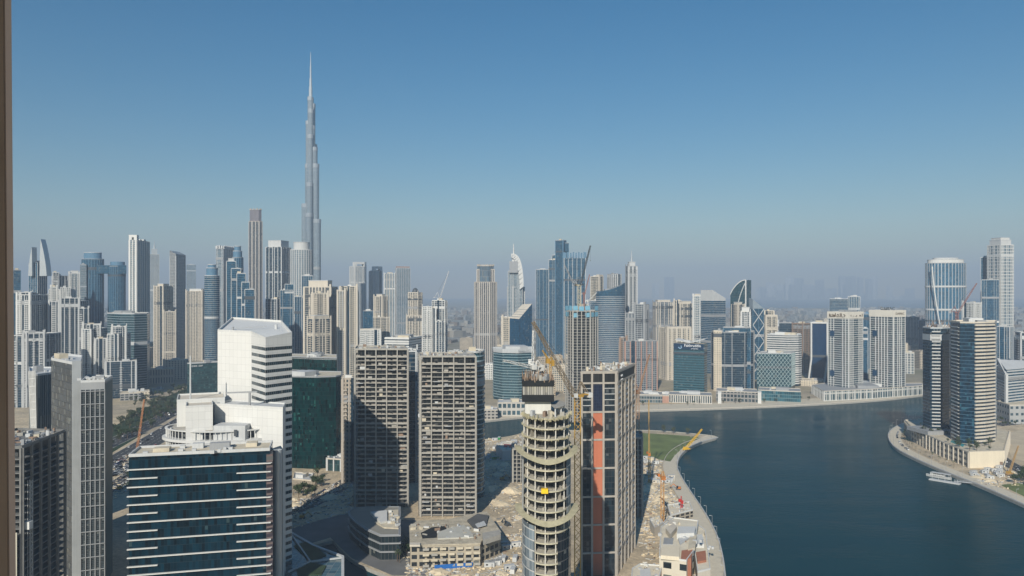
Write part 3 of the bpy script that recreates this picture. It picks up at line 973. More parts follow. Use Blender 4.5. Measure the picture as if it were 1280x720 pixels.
# --- silver and glass offices at the left
CG = facade('grid_glazing', (.022, .032, .038), (.06, .07, .075), 1.25, 1.0, .2, .3, blind=.1, var=1.0, spec=.2)
f = [pt(64, 452), pt(90, 425), pt(101, 428), pt(103, 470), pt(72, 490)]
zt = 120
org = (*centroid(f), 0)
LT = thing('office_tower', 'grey glass slab tower with a pale concrete edge and gridded front wing', 'office tower', org)
b = MB(org); b.prism(f, 0, zt); b.build('glazed_walls', facade('slate_glazing', (.05, .06, .07), (.02, .03, .035), 1.4, 3.9, .05, .05, blind=.1, wob=.02), LT)
e0, e1 = Vector(f[1]), Vector(f[2])
b = MB(org); d_ = (e1 - e0).normalized(); nn_ = Vector((d_.y, -d_.x)) * .5
b.prism([xy(e0 + nn_), xy(e1 + nn_), xy(e1 - nn_ * 2), xy(e0 - nn_ * 2)], 0, zt + 1.8); b.build('edge_wall', plain('panelled_silver', (.42, .44, .45), .5, .1, .2), LT)
rooftop(LT, f, zt, org, LGREY, 1, 1.5, LGREY)
g = [pt(101, 410), pt(131, 414), pt(140.5, 436), pt(110, 440)]
zt2 = zz(478, 411)
b = MB(org); b.prism(g, 0, zt2 - 4, 0, top=False); b.build('grid_wall', CG, LT)
b = MB(org); b.prism(g, zt2 - 4, zt2, 0); b.build('top_fascia', GREY, LT)
e0, e1 = Vector(g[0]), Vector(g[1]); tt = (e1 - e0).normalized(); Lg = (e1 - e0).length; ng = Vector((tt.y, -tt.x)); rg = math.atan2(tt.y, tt.x)
pr = None
for k in range(16):
    z = zt2 - 5 - 6.9 * k
    if z < 1: break
    p = (e0 + e1) / 2 + ng * .45
    loc = (p.x - org[0], p.y - org[1], z)
    if pr is None:
        bb = MB(); bb.box((0, 0, 0), (Lg, .8, .3)); pr = bb.build('ledge', GREY, LT, loc); pr.rotation_euler = (0, 0, rg)
    else: dup(pr, loc, LT)
pr = None
for k in range(6):
    p = e0 + tt * Lg * (k / 5) + ng * .3
    loc = (p.x - org[0], p.y - org[1], 0)
    if pr is None:
        bb = MB(); bb.box((0, 0, 0), (.4, .6, zt2 - 4)); pr = bb.build('mullion', GREY, LT, loc); pr.rotation_euler = (0, 0, rg)
    else: dup(pr, loc, LT)
e2 = Vector(g[2]); d2 = (e2 - e1).normalized(); n2_ = Vector((d2.y, -d2.x)) * .12
b = MB(org); b.face([(*(e1 + n2_), 0), (*(e2 + n2_), 0), (*(e2 + n2_), zt2 - 1), (*(e1 + n2_), zt2 - 1)]); b.build('side_wall', plain('slate_panel', (.035, .075, .095), .4, .1), LT)
rooftop(LT, g, zt2, org, SAND, 1, 1.2, LGREY, 3)
for k in range(7):
    p = Vector(centroid(g)) + Vector((random.uniform(-7, 7), random.uniform(-8, 8)))
    b = MB(org); b.box((p.x, p.y, zt2 + .2), (2, 1.4, 1.3), .4); b.build('cooling_unit', LGREY, LT)
FOOTS.append((f, 120)); FOOTS.append((g, 110))

# --- curved glass block with slanting white lattice edge, behind
f = [pt(37, 500), pt(47, 492), pt(67, 505), pt(66, 540), pt(36, 540)]
org = (*centroid(f), 0)
LB = thing('office_building', 'low dark glass block with a slanting white lattice frame on its left edge', 'office building', org)
zt = zz(468, 500)
b = MB(org); b.prism(f, 0, zt); b.build('glazed_walls', facade('striped_glazing', (.015, .04, .055), (.30, .33, .34), 1.5, 40, .18, .0, blind=.05), LB)
rooftop(LB, f, zt, org, LGREY, 1, 1.2, LGREY)
b = MB(org); q0, q1, q2, q3 = at(45, 489, 0), at(48, 489, 0), at(36, 489, zz(464, 489)), at(44, 489, zz(463, 489))
for s in range(6):
    u = s / 5; b.beam(q0.lerp(q1, u), q2.lerp(q3, u), .45)
for s in range(22):
    u = s / 22; b.beam(q0.lerp(q2, u), q1.lerp(q3, u), .35)
b.build('lattice_frame', WHITE, LB)
b = MB(org); b.box((*xy(at(58, 500)), 57), (6, 6, 2.5)); b.build('terrace', TEALG and PAVE, LB)
FOOTS.append((f, zt))

# --- concrete frames going up
def frame_tower(name, label, C, E, back, zt, nfl, fh, ncol, cat, mat=CONC, colw=.75, heavy=5, top=True, slabt=.38, recess=2.2, core=None, rails=True, topfl=1, clutter=30):
    """open frame: C to E is the front edge (2d points), back the other corners; slabs, columns, recessed infill"""
    foot = ccw([xy(C), xy(E)] + [xy(p) for p in back])
    org = (*centroid(foot), 0)
    root = thing(name, label, cat, org)
    bb = MB((org[0], org[1], 0)); bb.prism(foot, 0, slabt, bottom=True)
    s0 = bb.build('floor_slab', mat, root, (0, 0, zt - slabt))
    hv = None
    for k in range(1, nfl + 1):
        z = zt - slabt - fh * k - (1.6 if k >= topfl else 0)
        if z < .5: break
        dup(s0, (0, 0, z), root)
        if heavy and k % heavy == 1:
            if hv is None:
                h_ = MB((org[0], org[1], 0)); h_.ring(foot, .12, .5, -.55, .6); hv = h_.build('edge_beam', mat, root, (0, 0, z))
            else: dup(hv, (0, 0, z), root)
    inn = offset(foot, -recess)
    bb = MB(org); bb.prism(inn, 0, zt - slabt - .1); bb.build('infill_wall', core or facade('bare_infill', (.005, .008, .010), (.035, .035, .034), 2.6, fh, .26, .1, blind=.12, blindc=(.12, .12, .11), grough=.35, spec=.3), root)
    for i in range(len(foot)):
        p, q = Vector(foot[i]), Vector(foot[(i + 1) % len(foot)])
        if not facing(p, q): continue
        L_ = (q - p).length; tt_ = (q - p) / L_; rz_ = math.atan2(tt_.y, tt_.x); n_ = Vector((tt_.y, -tt_.x))
        k = ncol if i == 0 else max(1, round(L_ / ((Vector(foot[1]) - Vector(foot[0])).length / ncol)))
        pc = None
        for j in range(k + 1):
            a_ = p + tt_ * min(max(L_ * j / k, colw / 2), L_ - colw / 2) + n_ * .1
            loc = (a_.x - org[0], a_.y - org[1], 0)
            if pc is None:
                bb = MB(); bb.box((0, 0, 0), (colw, 1.0, zt + .02)); pc = bb.build('column', mat, root, loc); pc.rotation_euler = (0, 0, rz_)
            else: dup(pc, loc, root)
        if rails:
            bb = MB(org)
            for f_ in range(1, nfl + 1):
                z = zt - fh * f_ - 1.6
                if z < 3: break
                for j in range(k):
                    for h2 in (0, 1):
                        if random.random() < .55:
                            u0 = L_ * (j + .5 * h2 + .06) / k; w_ = L_ / k * .42 * random.choice((1, 1, .7))
                            c_ = p + tt_ * (u0 + w_ / 2) - n_ * .15
                            bb.box((c_.x, c_.y, z), (w_, .12, .95 * random.uniform(.7, 1.1)), rz_)
            if bb.f:
                r_ = bb.build('edge_walls', plain('block_infill', (.30, .27, .23), .9, .35, .8), root)
    rb = MB(org); rb.ring(foot, .02, .3, zt, zt + .9); rb.build('parapet', mat, root)
    bx = [min(p[0] for p in foot), max(p[0] for p in foot), min(p[1] for p in foot), max(p[1] for p in foot)]
    c2 = Vector(centroid(foot))
    for k in range(clutter):
        u, w = random.random(), random.random()
        p = Vector(foot[0]).lerp(Vector(foot[1]), u).lerp(Vector(foot[-1]).lerp(Vector(foot[2]), u), w)
        p = c2 + (p - c2) * .88
        bb = MB(org); h_ = random.choice((.4, .6, .9, 1.4, 2.2))
        bb.box((p.x, p.y, zt), (random.uniform(.5, 3.2), random.uniform(.4, 1.8), h_), random.random() * 3); bb.build('site_stack', [CONC, SAND, LGREY, BROWN, GREY][k % 5], root)
    if rails and nfl > 20:       # sheets, timber and half-built walls hung in single bays
        p, q = Vector(foot[0]), Vector(foot[1]); L_ = (q - p).length; tt_ = (q - p) / L_; rz_ = math.atan2(tt_.y, tt_.x); n_ = Vector((tt_.y, -tt_.x))
        for k in range(26):
            j, fl = random.randrange(ncol), random.randrange(2, nfl)
            c_ = p + tt_ * L_ * (j + random.uniform(.25, .75)) / ncol - n_ * random.uniform(.3, 1.6)
            bb = MB(org); bb.box((c_.x, c_.y, zt - fh * fl - 1.5), (L_ / ncol * random.uniform(.15, .5), .15, fh * random.uniform(.3, .8)), rz_)
            bb.build('hung_sheet', [LGREY, CONC, SAND, BROWN, CONC, GREY][k % 6], root)
        for k in range(5):
            j, fl = random.randrange(ncol), random.randrange(4, nfl)
            c_ = p + tt_ * L_ * (j + .5) / ncol + n_ * .9
            bb = MB(org); bb.box((c_.x, c_.y, zt - fh * fl - 1.9), (L_ / ncol * .6, 1.8, .3), rz_); bb.build('loading_platform', LGREY, root)
    FOOTS.append((foot, zt))
    return root, foot, org
ww = at(443.5, 566), at(510, 566)
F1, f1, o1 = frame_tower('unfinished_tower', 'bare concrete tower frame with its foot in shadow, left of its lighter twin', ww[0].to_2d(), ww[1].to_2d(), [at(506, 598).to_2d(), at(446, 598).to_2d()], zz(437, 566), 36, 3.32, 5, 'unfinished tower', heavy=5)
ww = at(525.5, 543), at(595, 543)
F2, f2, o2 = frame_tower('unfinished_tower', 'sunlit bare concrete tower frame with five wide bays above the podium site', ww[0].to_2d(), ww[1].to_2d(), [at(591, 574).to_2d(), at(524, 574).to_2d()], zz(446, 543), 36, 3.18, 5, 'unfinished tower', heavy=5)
for (rt, og, fx, z_) in ((F1, o1, f1, zz(437, 566)), (F2, o2, f2, zz(446, 543))):       # hoist tracks at the left edges
    p = Vector(fx[0]) + Vector((-.9, 3))
    b = MB(og)
    for dx, dy in ((-.7, -.7), (.7, -.7), (.7, .7), (-.7, .7)): b.beam((p.x + dx, p.y + dy, 0), (p.x + dx, p.y + dy, z_ - 3), .16)
    for k in range(int(z_ / 1.6) - 2):
        s = 1 if k % 2 else -1
        b.beam((p.x - .7 * s, p.y - .7, 1.6 * k), (p.x + .7 * s, p.y - .7, 1.6 * k + 1.6), .12); b.beam((p.x + .7, p.y - .7 * s, 1.6 * k), (p.x + .7, p.y + .7 * s, 1.6 * k + 1.6), .12)
    b.build('hoist_track', DGREY, rt)
    b = MB(og); b.box((p.x, p.y - 1.6, z_ * .62), (1.5, 1.6, 2.6)); b.build('hoist_cage', LGREY, rt)

# near dark frame at the left edge
c0, c1 = at(27.5, 300).to_2d(), at(81.5, 336).to_2d()
LX, lf, lo_ = frame_tower('unfinished_block', 'shadowed concrete frame building with a cluttered brown roof at the left edge', (c0 + Vector((-24, -2))), c0, [c1, c1 + Vector((-24, 4))], zz(560, 300), 26, 2.75, 3, 'unfinished block', mat=plain('shaded_concrete', (.17, .17, .165), .9, .3, .4), heavy=0, recess=3.0, clutter=70, rails=False,  # concrete darkened: the shadow on this frame is put into its colour
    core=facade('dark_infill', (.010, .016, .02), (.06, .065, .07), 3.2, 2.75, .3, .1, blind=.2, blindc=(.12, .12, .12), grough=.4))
p = c0.lerp(c1, .12) + Vector((1.0, 0))
b = MB(lo_); 
for dx, dy in ((-.6, -.6), (.6, -.6), (.6, .6), (-.6, .6)): b.beam((p.x + dx, p.y + dy, 0), (p.x + dx, p.y + dy, 85), .15)
for k in range(50): b.beam((p.x + .6, p.y - .6 * (-1) ** k, 1.7 * k), (p.x + .6, p.y + .6 * (-1) ** k, 1.7 * k + 1.7), .12)
b.build('hoist_track', LGREY, LX)
b = MB(lo_); b.box((p.x, p.y - 1.5, 66), (2.6, 2.4, 3.0)); b.build('hoist_cage', WHITE, LX)
b = MB(lo_); q = c0 + Vector((-4, -2.25)); b.box((q.x, q.y, 0), (7, .3, 66)); b.build('rendered_panel', plain('pale_render', (.48, .45, .37), .8, .15), LX)

# --- round tower under construction
cx, cy, Dn = at(684, 300).x, 302.0, 300.0
org = (cx, cy, 0)
fh, rx, ry = 4.0, 9.6, 9.6
ztop = zz(524, 293)
RT = thing('unfinished_tower', 'slender rounded tower under construction with yellow slab edges and flared debris nets', 'unfinished tower', org)
ring = ellipse(0, 0, rx, ry, 40)
b = MB(); b.prism(ring, 0, .32, bottom=True); s0 = b.build('floor_slab', plain('site_concrete', (.46, .43, .36), .9, .3, .5, .2, .3), RT, (0, 0, ztop))
b = MB(); b.ring(ring, .12, .1, -.06, .42); e0 = b.build('slab_edge', plain('yellowed_edge', (.50, .465, .35), .9, .3, .6), RT, (0, 0, ztop))
nf = int(ztop / fh)
for k in range(1, nf): dup(s0, (0, 0, ztop - fh * k), RT); dup(e0, (0, 0, ztop - fh * k), RT)
pc = None
for k in range(14):
    a_ = R(360 / 14 * k + 6); loc = (math.cos(a_) * (rx - .45), math.sin(a_) * (ry - .45), 0)
    if pc is None: bb = MB(); bb.box((0, 0, 0), (.38, .38, ztop + .1)); pc = bb.build('column', plain('pale_concrete', (.55, .53, .48), .85, .15), RT, loc)
    else: dup(pc, loc, RT)
b = MB(); b.prism(ellipse(0, 0, rx - 3.0, ry - 3.0, 32), 0, ztop); b.build('infill_wall', facade('round_infill', (.008, .010, .012), (.09, .088, .08), 2.4, 4.0, .3, .2, blind=.12, grough=.4, spec=.3), RT)
# dividing walls and stacked goods between the slabs
bw = MB()
for k in range(1, nf):
    for s in range(9):
        a_ = R(-170 + 20 * s + 7 * (k % 3)); z = ztop - fh * k + .33
        if random.random() < .18:
            p0 = Vector((math.cos(a_), math.sin(a_))) * (rx - 3.0); p1 = Vector((math.cos(a_), math.sin(a_))) * (rx - .5)
            bw.beam((*p0, z + 1.6), (*p1, z + 1.6), .18, 3.2)
        if random.random() < .5:
            p0 = Vector((math.cos(a_ + .15), math.sin(a_ + .15))) * (rx - random.uniform(1.0, 2.0)); bw.box((*p0, z), (random.uniform(.6, 1.4), .7, random.uniform(.4, 1.3)), a_)
o = bw.build('dividing_walls', plain('block_walls', (.40, .37, .31), .9, .3, .7), RT)
# cladding hung on the lower floors: silver glass left, dark glass right
def curved(name, a0, a1, z0, z1, mat, n=10, r=.28, rows=True):
    bb = MB(); acc = 0
    for i in range(n):
        t0, t1 = R(a0 + (a1 - a0) * i / n), R(a0 + (a1 - a0) * (i + 1) / n)
        q0, q1 = (math.cos(t0) * (rx + r), math.sin(t0) * (ry + r)), (math.cos(t1) * (rx + r), math.sin(t1) * (ry + r))
        w_ = math.hypot(q1[0] - q0[0], q1[1] - q0[1])
        bb.face([(*q0, z0), (*q1, z0), (*q1, z1), (*q0, z1)], [(acc, z0), (acc + w_, z0), (acc + w_, z1), (acc, z1)]); acc += w_
    return bb.build(name, mat, RT)
zn = zz(655, 293)
clad = facade('silver_cladding', (.16, .20, .23), (.5, .5, .48), 1.5, 4.0, .06, .12, blind=.3, blindc=(.45, .46, .45), var=.9)
dclad = facade('dark_cladding', (.012, .016, .022), (.09, .09, .09), 1.5, 4.0, .08, .10, blind=.1)
curved('glass_cladding', 180, 238, 0, zn - 1, clad, 10)
curved('dark_cladding', 292, 350, 0, zn - 4, dclad, 10)
curved('net_screen', 180, 200, zn + 2, ztop - 9, plain('white_net', (.55, .54, .50), .9, .2, .5), 5)
curved('net_screen', 318, 352, zn + 2, ztop - 14, clad, 6)
# flared debris nets
def skirt(zc, nm='debris_net'):
    n = 20
    for i in range(n):
        t0, t1 = R(168 + 204 * i / n), R(168 + 204 * (i + 1) / n)
        bb = MB(); q = lambda t, r_, z: (math.cos(t) * r_, math.sin(t) * r_, z)
        u0, u1 = abs(math.cos(t0)) ** 1.5, abs(math.cos(t1)) ** 1.5
        A_, B_, C_, D_ = q(t0, rx + .2, zc + .8 + u0 * 1.6), q(t1, rx + .2, zc + .8 + u1 * 1.6), q(t1, rx + 2.3 + u1 * .9, zc - .4 + u1 * 3.0), q(t0, rx + 2.3 + u0 * .9, zc - .4 + u0 * 3.0)
        lo = lambda p: (p[0], p[1], p[2] - .12)
        bb.face([A_, D_, C_, B_]); bb.face([lo(B_), lo(C_), lo(D_), lo(A_)]); bb.face([D_, lo(D_), lo(C_), C_])
        bb.build(nm, YNET, RT)
skirt(zz(577, 292)); skirt(zz(654, 292))
b = MB(); 
for k in range(60):
    a_ = R(180 + 3 * k); r_ = rx + random.uniform(-.1, .5); b.box((math.cos(a_) * r_, math.sin(a_) * r_, ztop + .1 - random.uniform(0, 1.0)), (random.uniform(.3, 1.2), .25, random.uniform(.5, 1.6)), a_)
b.build('edge_guards', YNET, RT)
b = MB()
for k in range(1, 4):
    for j in range(46):
        a_ = R(178 + 4 * j)
        if random.random() < .6: b.box((math.cos(a_) * (rx + .15), math.sin(a_) * (ry + .15), ztop - fh * k - random.uniform(.1, .5)), (.5, .12, random.uniform(.3, .9)), a_)
b.build('edge_guards', YNET, RT)
b = MB(); a_ = R(262); b.box((math.cos(a_) * (rx + .3), math.sin(a_) * (rx + .3), zz(616, 292)), (2.6, 1.3, 1.7), 0); b.build('loading_cage', plain('bright_yellow', (.80, .52, .02), .5, .08), RT)
# core with climbing formwork
cz = ztop
cc = (at(673, 300).x - cx, 2.0)
wv = (693 - 653) / F * 298
def cbox(z0, z1, mat, name, grow=0, m=None):
    bb = MB(); bb.box((cc[0], cc[1], z0), (wv + grow, wv * .8 + grow, z1 - z0)); return bb.build(name, mat, RT)
cbox(cz, zz(505, 297), plain('white_core', (.60, .59, .55), .85, .15), 'core_wall', -2.2)
cbox(zz(505, 297), zz(496, 297), BLACK, 'safety_net', .2)
cbox(zz(496, 297), zz(485, 297), facade('formwork_panels', (.30, .29, .26), (.08, .08, .08), .9, 9, .25, .03, blind=.4, blindc=(.4, .38, .3), var=.9, grough=.8, spec=.1), 'formwork', -.2)
cbox(zz(485, 297), zz(478, 297), BLACK, 'safety_net', .25)
b = MB()
for k in range(150):
    x_, y_ = cc[0] + random.uniform(-.5, .5) * wv, cc[1] + random.uniform(-.42, .42) * wv
    z0 = zz(478.5, 297); b.beam((x_, y_, z0 - .5), (x_ + random.uniform(-.6, .6), y_, z0 + random.choice((.8, 1.5, 2.2, 3.4))), random.choice((.1, .16, .3)))
b.build('rebar', plain('rusty_steel', (.30, .22, .16), .8, .3), RT)
for k in range(26):
    x_, y_ = cc[0] + random.uniform(-.48, .48) * wv, cc[1] + random.uniform(-.4, .4) * wv
    b = MB(); b.box((x_, y_, zz(478.5, 297)), (random.uniform(.4, 1.6), .5, random.uniform(.6, 2.6)), random.random()); b.build('formwork_gear', [LGREY, CONC, BROWN, GREY][k % 4], RT)
for k, (u, v_, mt) in enumerate([(.3, -.5, SAND), (-.1, -.62, BROWN), (.55, -.2, LGREY), (.62, -.45, CONC), (-.6, -.5, LGREY), (.1, -.8, SAND), (.75, .1, CONC)]):
    b = MB(); b.box((u * rx, v_ * ry, ztop + .32), (1.8, 1.2, 1.4 + .6 * (k % 3)), k); b.build('site_stack', mt, RT)
b = MB(); b.prism([(rx * math.cos(R(t_)) * .8, rx * math.sin(R(t_)) * .8) for t_ in range(290, 420, 10)] + [(1, 2)], ztop + fh - .3, ztop + fh); b.build('floor_slab', CONC, RT)
for t_ in (295, 320, 345): 
    b = MB(); b.box((rx * .74 * math.cos(R(t_)), rx * .74 * math.sin(R(t_)), ztop), (.5, .5, fh)); b.build('column', LGREY, RT)
RT.location.y = 292 + rx * 1.6; RT.scale = (1, 1.6, 1)
FOOTS.append((ellipse(cx, 292 + rx * 1.6, rx + 2, ry * 1.6 + 2, 16), ztop))

# --- panelled tower beside it
f = [pt(726, 428), pt(770.5, 430), pt(793.5, 478), pt(749, 476)]
f[3] = xy(Vector(f[0]) + Vector(f[2]) - Vector(f[1]))
zt = zz(465, 430)
org = (*centroid(f), 0)
TT = thing('unfinished_tower', 'grey gridded tower with a terracotta panel strip and black top storey, nearly finished', 'unfinished tower', org)
b = MB(org); b.prism(f, 0, zt - .3); b.build('glazed_walls', facade('deep_glazing', (.012, .022, .030), (.03, .035, .04), 1.6, 3.3, .1, .12, blind=.2, blindc=(.13, .14, .14), var=.9), TT)
FR = plain('frame_concrete', (.36, .33, .29), .8, .2, .3)
a, c, d = Vector(f[0]), Vector(f[1]), Vector(f[2])
t = (c - a).normalized(); n_ = Vector((t.y, -t.x)); L = (c - a).length; rz = math.atan2(t.y, t.x)
t2 = (d - c).normalized(); n2 = Vector((t2.y, -t2.x)); L2 = (d - c).length; rz2 = math.atan2(t2.y, t2.x)
def pier(p, nrm, r_, w, z0, z1, name='frame_column', dp=.9, mat=FR):
    bb = MB(); bb.box((0, 0, 0), (w, dp, z1 - z0)); o = bb.build(name, mat, TT, (p.x + nrm.x * dp * .4 - org[0], p.y + nrm.y * dp * .4 - org[1], z0)); o.rotation_euler = (0, 0, r_); return o
for u in (.02, .31, .63, .98): pier(a + t * L * u, n_, rz, 1.1, 0, zt + .6)
for k in range(6): pier(c + t2 * L2 * (.025 + .19 * k), n2, rz2, .9, 0, zt + (.6 if k in (0, 5) else -6.2))
zl = [zt - .3] + [zz(y, 430) for y in (478.5, 514.5, 549, 584.5, 620, 655, 690)]
for z in zl:
    pier(a + t * L * .5, n_, rz, L + .6, z - .5, z + .5, 'frame_beam', .75)
    pier(c + t2 * L2 * .5, n2, rz2, L2 + .4, z - .5, z + .5, 'frame_beam', .7)
b = MB(org)
for k in range(8, 12):
    z = zl[1] - 3.2 * (k - 7)
    for (u0, u1) in ((.04, .29), (.65, .96)):
        p = a + t * L * (u0 + u1) / 2 + n_ * .12; b.box((p.x, p.y, z), (L * (u1 - u0), .4, .35), rz)
o = b.build('window_sills', LGREY, TT)
pb = None
for k in range(30):
    z = zl[1] - 3.3 * (k + 1)
    if z < 2: break
    for u in (.12, .5, .87):
        p = c + t2 * L2 * u + n2 * .2
        loc = (p.x - org[0], p.y - org[1], z)
        if pb is None: bb = MB(); bb.box((0, 0, 0), (L2 * .11, .5, 1.0)); pb = bb.build('balcony', LGREY, TT, loc); pb.rotation_euler = (0, 0, rz2)
        else: dup(pb, loc, TT)
for z0, z1 in zip(zl[3:] + [0.0], zl[2:-1] + [zl[-1]]):
    pier(a + t * L * .47, n_, rz, L * .30, z0 + .5, z1 - .5, 'terracotta_panel', .3, TERRA)
pier(a + t * L * .47, n_, rz, L * .30, zl[2] + .5, zl[1] - .5, 'navy_panel', .25, facade('navy_panels', (.012, .02, .045), (.03, .04, .06), 1.2, 1.6, .06, .06, blind=0, var=.4))
pier(a + t * L * .5, n_, rz, L * .95, zl[1] + .5, zt - .8, 'louvred_storey', .2, facade('black_louvres', (.012, .013, .014), (.06, .06, .06), 2.4, 30, .06, 0, blind=.25, blindc=(.05, .05, .05), grough=.5))
pier(c + t2 * L2 * .5, n2, rz2, L2 * .95, zl[1] + .5, zt - .8, 'louvred_storey', .2, MATS['black_louvres'])
rooftop(TT, f, zt - .3, org, CONC, 0, 1.0, FR)
cen = Vector(centroid(f))
for k in range(60):
    u, w = random.uniform(.06, .94), random.uniform(.06, .94)
    p = a + t * L * u + t2 * L2 * w
    b = MB(org); b.box((p.x, p.y, zt), (random.uniform(.4, 2.6), random.uniform(.4, 1.4), random.choice((.4, .7, 1.0, 1.8, 2.6))), random.random() * 3); b.build('site_stack', [CONC, SAND, LGREY, WHITE, BROWN][k % 5], TT)
# two short lines of white characters on the right-hand face of the top storey
p = c + t2 * L2 * .24 + n2 * .45
for dz, w_ in ((9.4, 'oaxc'), (7.0, 'cxox')):
    writing(w_, 'sign_letters', SIGNW, TT, org, (p.x, p.y, zt - 12.3 + dz - .8), rz2, 2.5, .08, 1.1)
FOOTS.append((f, zt))
# ------------------------------------------------------------------ the skyline, left to right
G = 'tower'
# far left, residential group
T('residential_tower', 'dark block with white columns at the far left, in the upper residential row', 20, 60, 369, 1250, 'navy_white_close', xc=38, steps=[(24, 40, 366, 4)], turn=31)
T('residential_tower', 'dark blue block with white corner columns, right of the white-columned one', 60, 111, 377, 1290, 'navy_white', xc=75, turn=30, steps=[(74, 100, 373, 6), (98, 111, 386, -2)])
T('residential_tower', 'lower dark blue block with pale frames, in front of the white-columned far left tower', 15, 76, 420, 1060, 'navy_white', xc=34, turn=32, steps=[(28, 56, 417, 5)])
T('residential_tower', 'stepped pale block with an angular white roof canopy, left of a white balconied one', 102, 134, 412, 1190, 'white_close', xc=114, turn=29, steps=[(103, 126, 406, 8), (118, 134, 424, -4)])
T('residential_tower', 'white stepped block with balconies in front of the banded blue office', 134, 163, 418, 1160, 'white_close', xc=148, turn=28, steps=[(139, 158, 409, 6), (131, 171, 452, -6, 'navy_white')])
T('residential_tower', 'small white twin-topped block peeping over the dark white-columned pair', 61, 95, 362, 1500, 'white_res', xc=80, steps=[(63, 72, 359, -2), (76, 88, 360, -2)])
T('tower', 'flat dark slab half hidden behind the window reveal', 17, 26, 338, 1500, 'blue_plain')
# tower with curved horns
f = foot_box(36, 59, 1500, 48)
r_, f_, z_, o_ = T('office_tower', 'blue tower crowned by two curved horn-like fins at the far left', 36, 59, 328, 1500, 'blue_fin', xc=47, par=0)
for px0, px1, pxt, yt in ((36, 41, 42, 309), (59, 50, 53, 299)):
    b = MB(o_)
    k = 7
    A0, B0 = at(px0, 1496), at(px1, 1496)
    for i in range(k):
        u0, u1 = i / k, (i + 1) / k
        def edge(u): 
            c_ = at(pxt, 1500); w = (1 - u ** 1.6)
            z = zz(345, 1500) + (zz(yt, 1500) - zz(345, 1500)) * u
            return [(c_.x + (A0.x - c_.x) * w, 1494, z), (c_.x + (B0.x - c_.x) * w * .9, 1494, z), (c_.x + (B0.x - c_.x) * w * .9, 1510, z), (c_.x + (A0.x - c_.x) * w, 1510, z)]
        e0_, e1_ = edge(u0), edge(u1)
        for j in range(4):
            b.face([e0_[j], e0_[(j + 1) % 4], e1_[(j + 1) % 4], e1_[j]] if px0 < px1 else [e0_[(j + 1) % 4], e0_[j], e1_[j], e1_[(j + 1) % 4]])
    b.build('curved_fin', STEEL, r_)
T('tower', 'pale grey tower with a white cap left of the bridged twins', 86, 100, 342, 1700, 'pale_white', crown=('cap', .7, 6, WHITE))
T('tower', 'narrow dark and white tower rising behind the dark blue white-cornered block', 65, 85, 345, 1600, 'navy_white', xc=73, steps=[(66, 74, 341, -2)])
# linked twins
r_, f_, z_, o_ = T('hotel_tower', 'pair of blue oval towers joined by a high sky bridge', 104, 130, 324, 1650, 'blue_plain', foot=ellipse(*xy(at(116, 1665)), 23, 17, 24), plants=1, crown=('cap', .8, 14, BLUEM), cat='tower')
block(r_, o_, ellipse(*xy(at(146, 1665)), 18, 15, 24), 0, zz(333, 1650), 'blue_plain', 1650)
b = MB(o_); b.prism(ellipse(*xy(at(147, 1665)), 15, 12, 20), zz(333, 1650), zz(327, 1650)); b.build('crown_block', BLUEM, r_)
b = MB(o_); b.prism([pt(112, 1652), pt(158, 1652), pt(158, 1672), pt(112, 1672)], zz(342, 1650), zz(331.5, 1650), bottom=True); b.build('sky_bridge', G_blue, r_)
T('tower', 'flat pale slab standing against the left oval of the bridged pair', 100, 108, 331, 1640, 'pale_plain')
T('office_building', 'curved teal office with horizontal bands below the bridged towers', 134, 186, 392, 1245, 'teal_band', foot=[pt(134, 1263), pt(150, 1233), pt(168, 1227), pt(184, 1245), pt(187, 1290), pt(140, 1320)], cat='office building')
T('residential_tower', 'tall slim white-framed tower with a notch in its crown, behind the teal curved office', 161, 187, 300, 1300, 'pale_white', xc=171, turn=27, par=0, crown=('frame', 9, 5, WHITE), fins=(6, 1.6, .6, WHITE))
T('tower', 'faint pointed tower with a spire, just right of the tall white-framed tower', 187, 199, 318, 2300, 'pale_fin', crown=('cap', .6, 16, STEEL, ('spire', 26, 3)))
T('residential_tower', 'cream tower with a shorter front wing, left of the slanted slab', 192, 216, 358, 1600, 'cream_res', xc=204, turn=26, steps=[(204, 220, 390, -6, 'cream_close')], crown=('cap', .6, 5, CREAM))
# slanted slab
f = foot_box(212, 232, 1850, 220, turn=24)
org = (*centroid(f), 0)
r_ = thing('tower', 'thin angled-roof slab, darker on its right side, left of the cream grid tower', 'tower', org)
zl_, zr_ = zz(317, 1850), zz(318, 1850)
f = ccw(f)
b = MB(org); b.prism(f, 0, [zz(313, 1850), zz(317.5, 1850), zz(318, 1870), zz(314, 1870)], 0); b.build('outer_walls', facade('dense_grid', (.03, .06, .09), (.34, .34, .33), 2.0, 3.6, .35, .35), r_)
bands_and_fins(r_, f, 0, zz(320, 1850), 1850, org, 7.2, (.4, .2, LGREY), (7, 1.0, .4, LGREY), None)
FOOTS.append((f, zl_))
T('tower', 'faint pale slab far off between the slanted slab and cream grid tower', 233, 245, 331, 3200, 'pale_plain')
T('residential_tower', 'cream white grid tower standing over the dark green signed office', 232, 265, 364, 1780, 'cream_close', xc=253, turn=32, crown=('cap', .7, 5, WHITE))
T('office_tower', 'dark blue tower tapering to a rounded point right of the cream grid tower', 256, 274, 345, 1350, 'blue_band', foot=ellipse(*xy(at(265, 1362)), 13, 12, 20), crown=('cap', .75, 14, BLUEM, ('cap', .7, 6, BLUEM)))
T('residential_tower', 'pale tower with a comb of fins along its top, behind the stepped blue one', 270, 300, 311, 1950, 'pale_fin', xc=279, turn=23, crown=('slats', 9, 7, 4, LGREY))
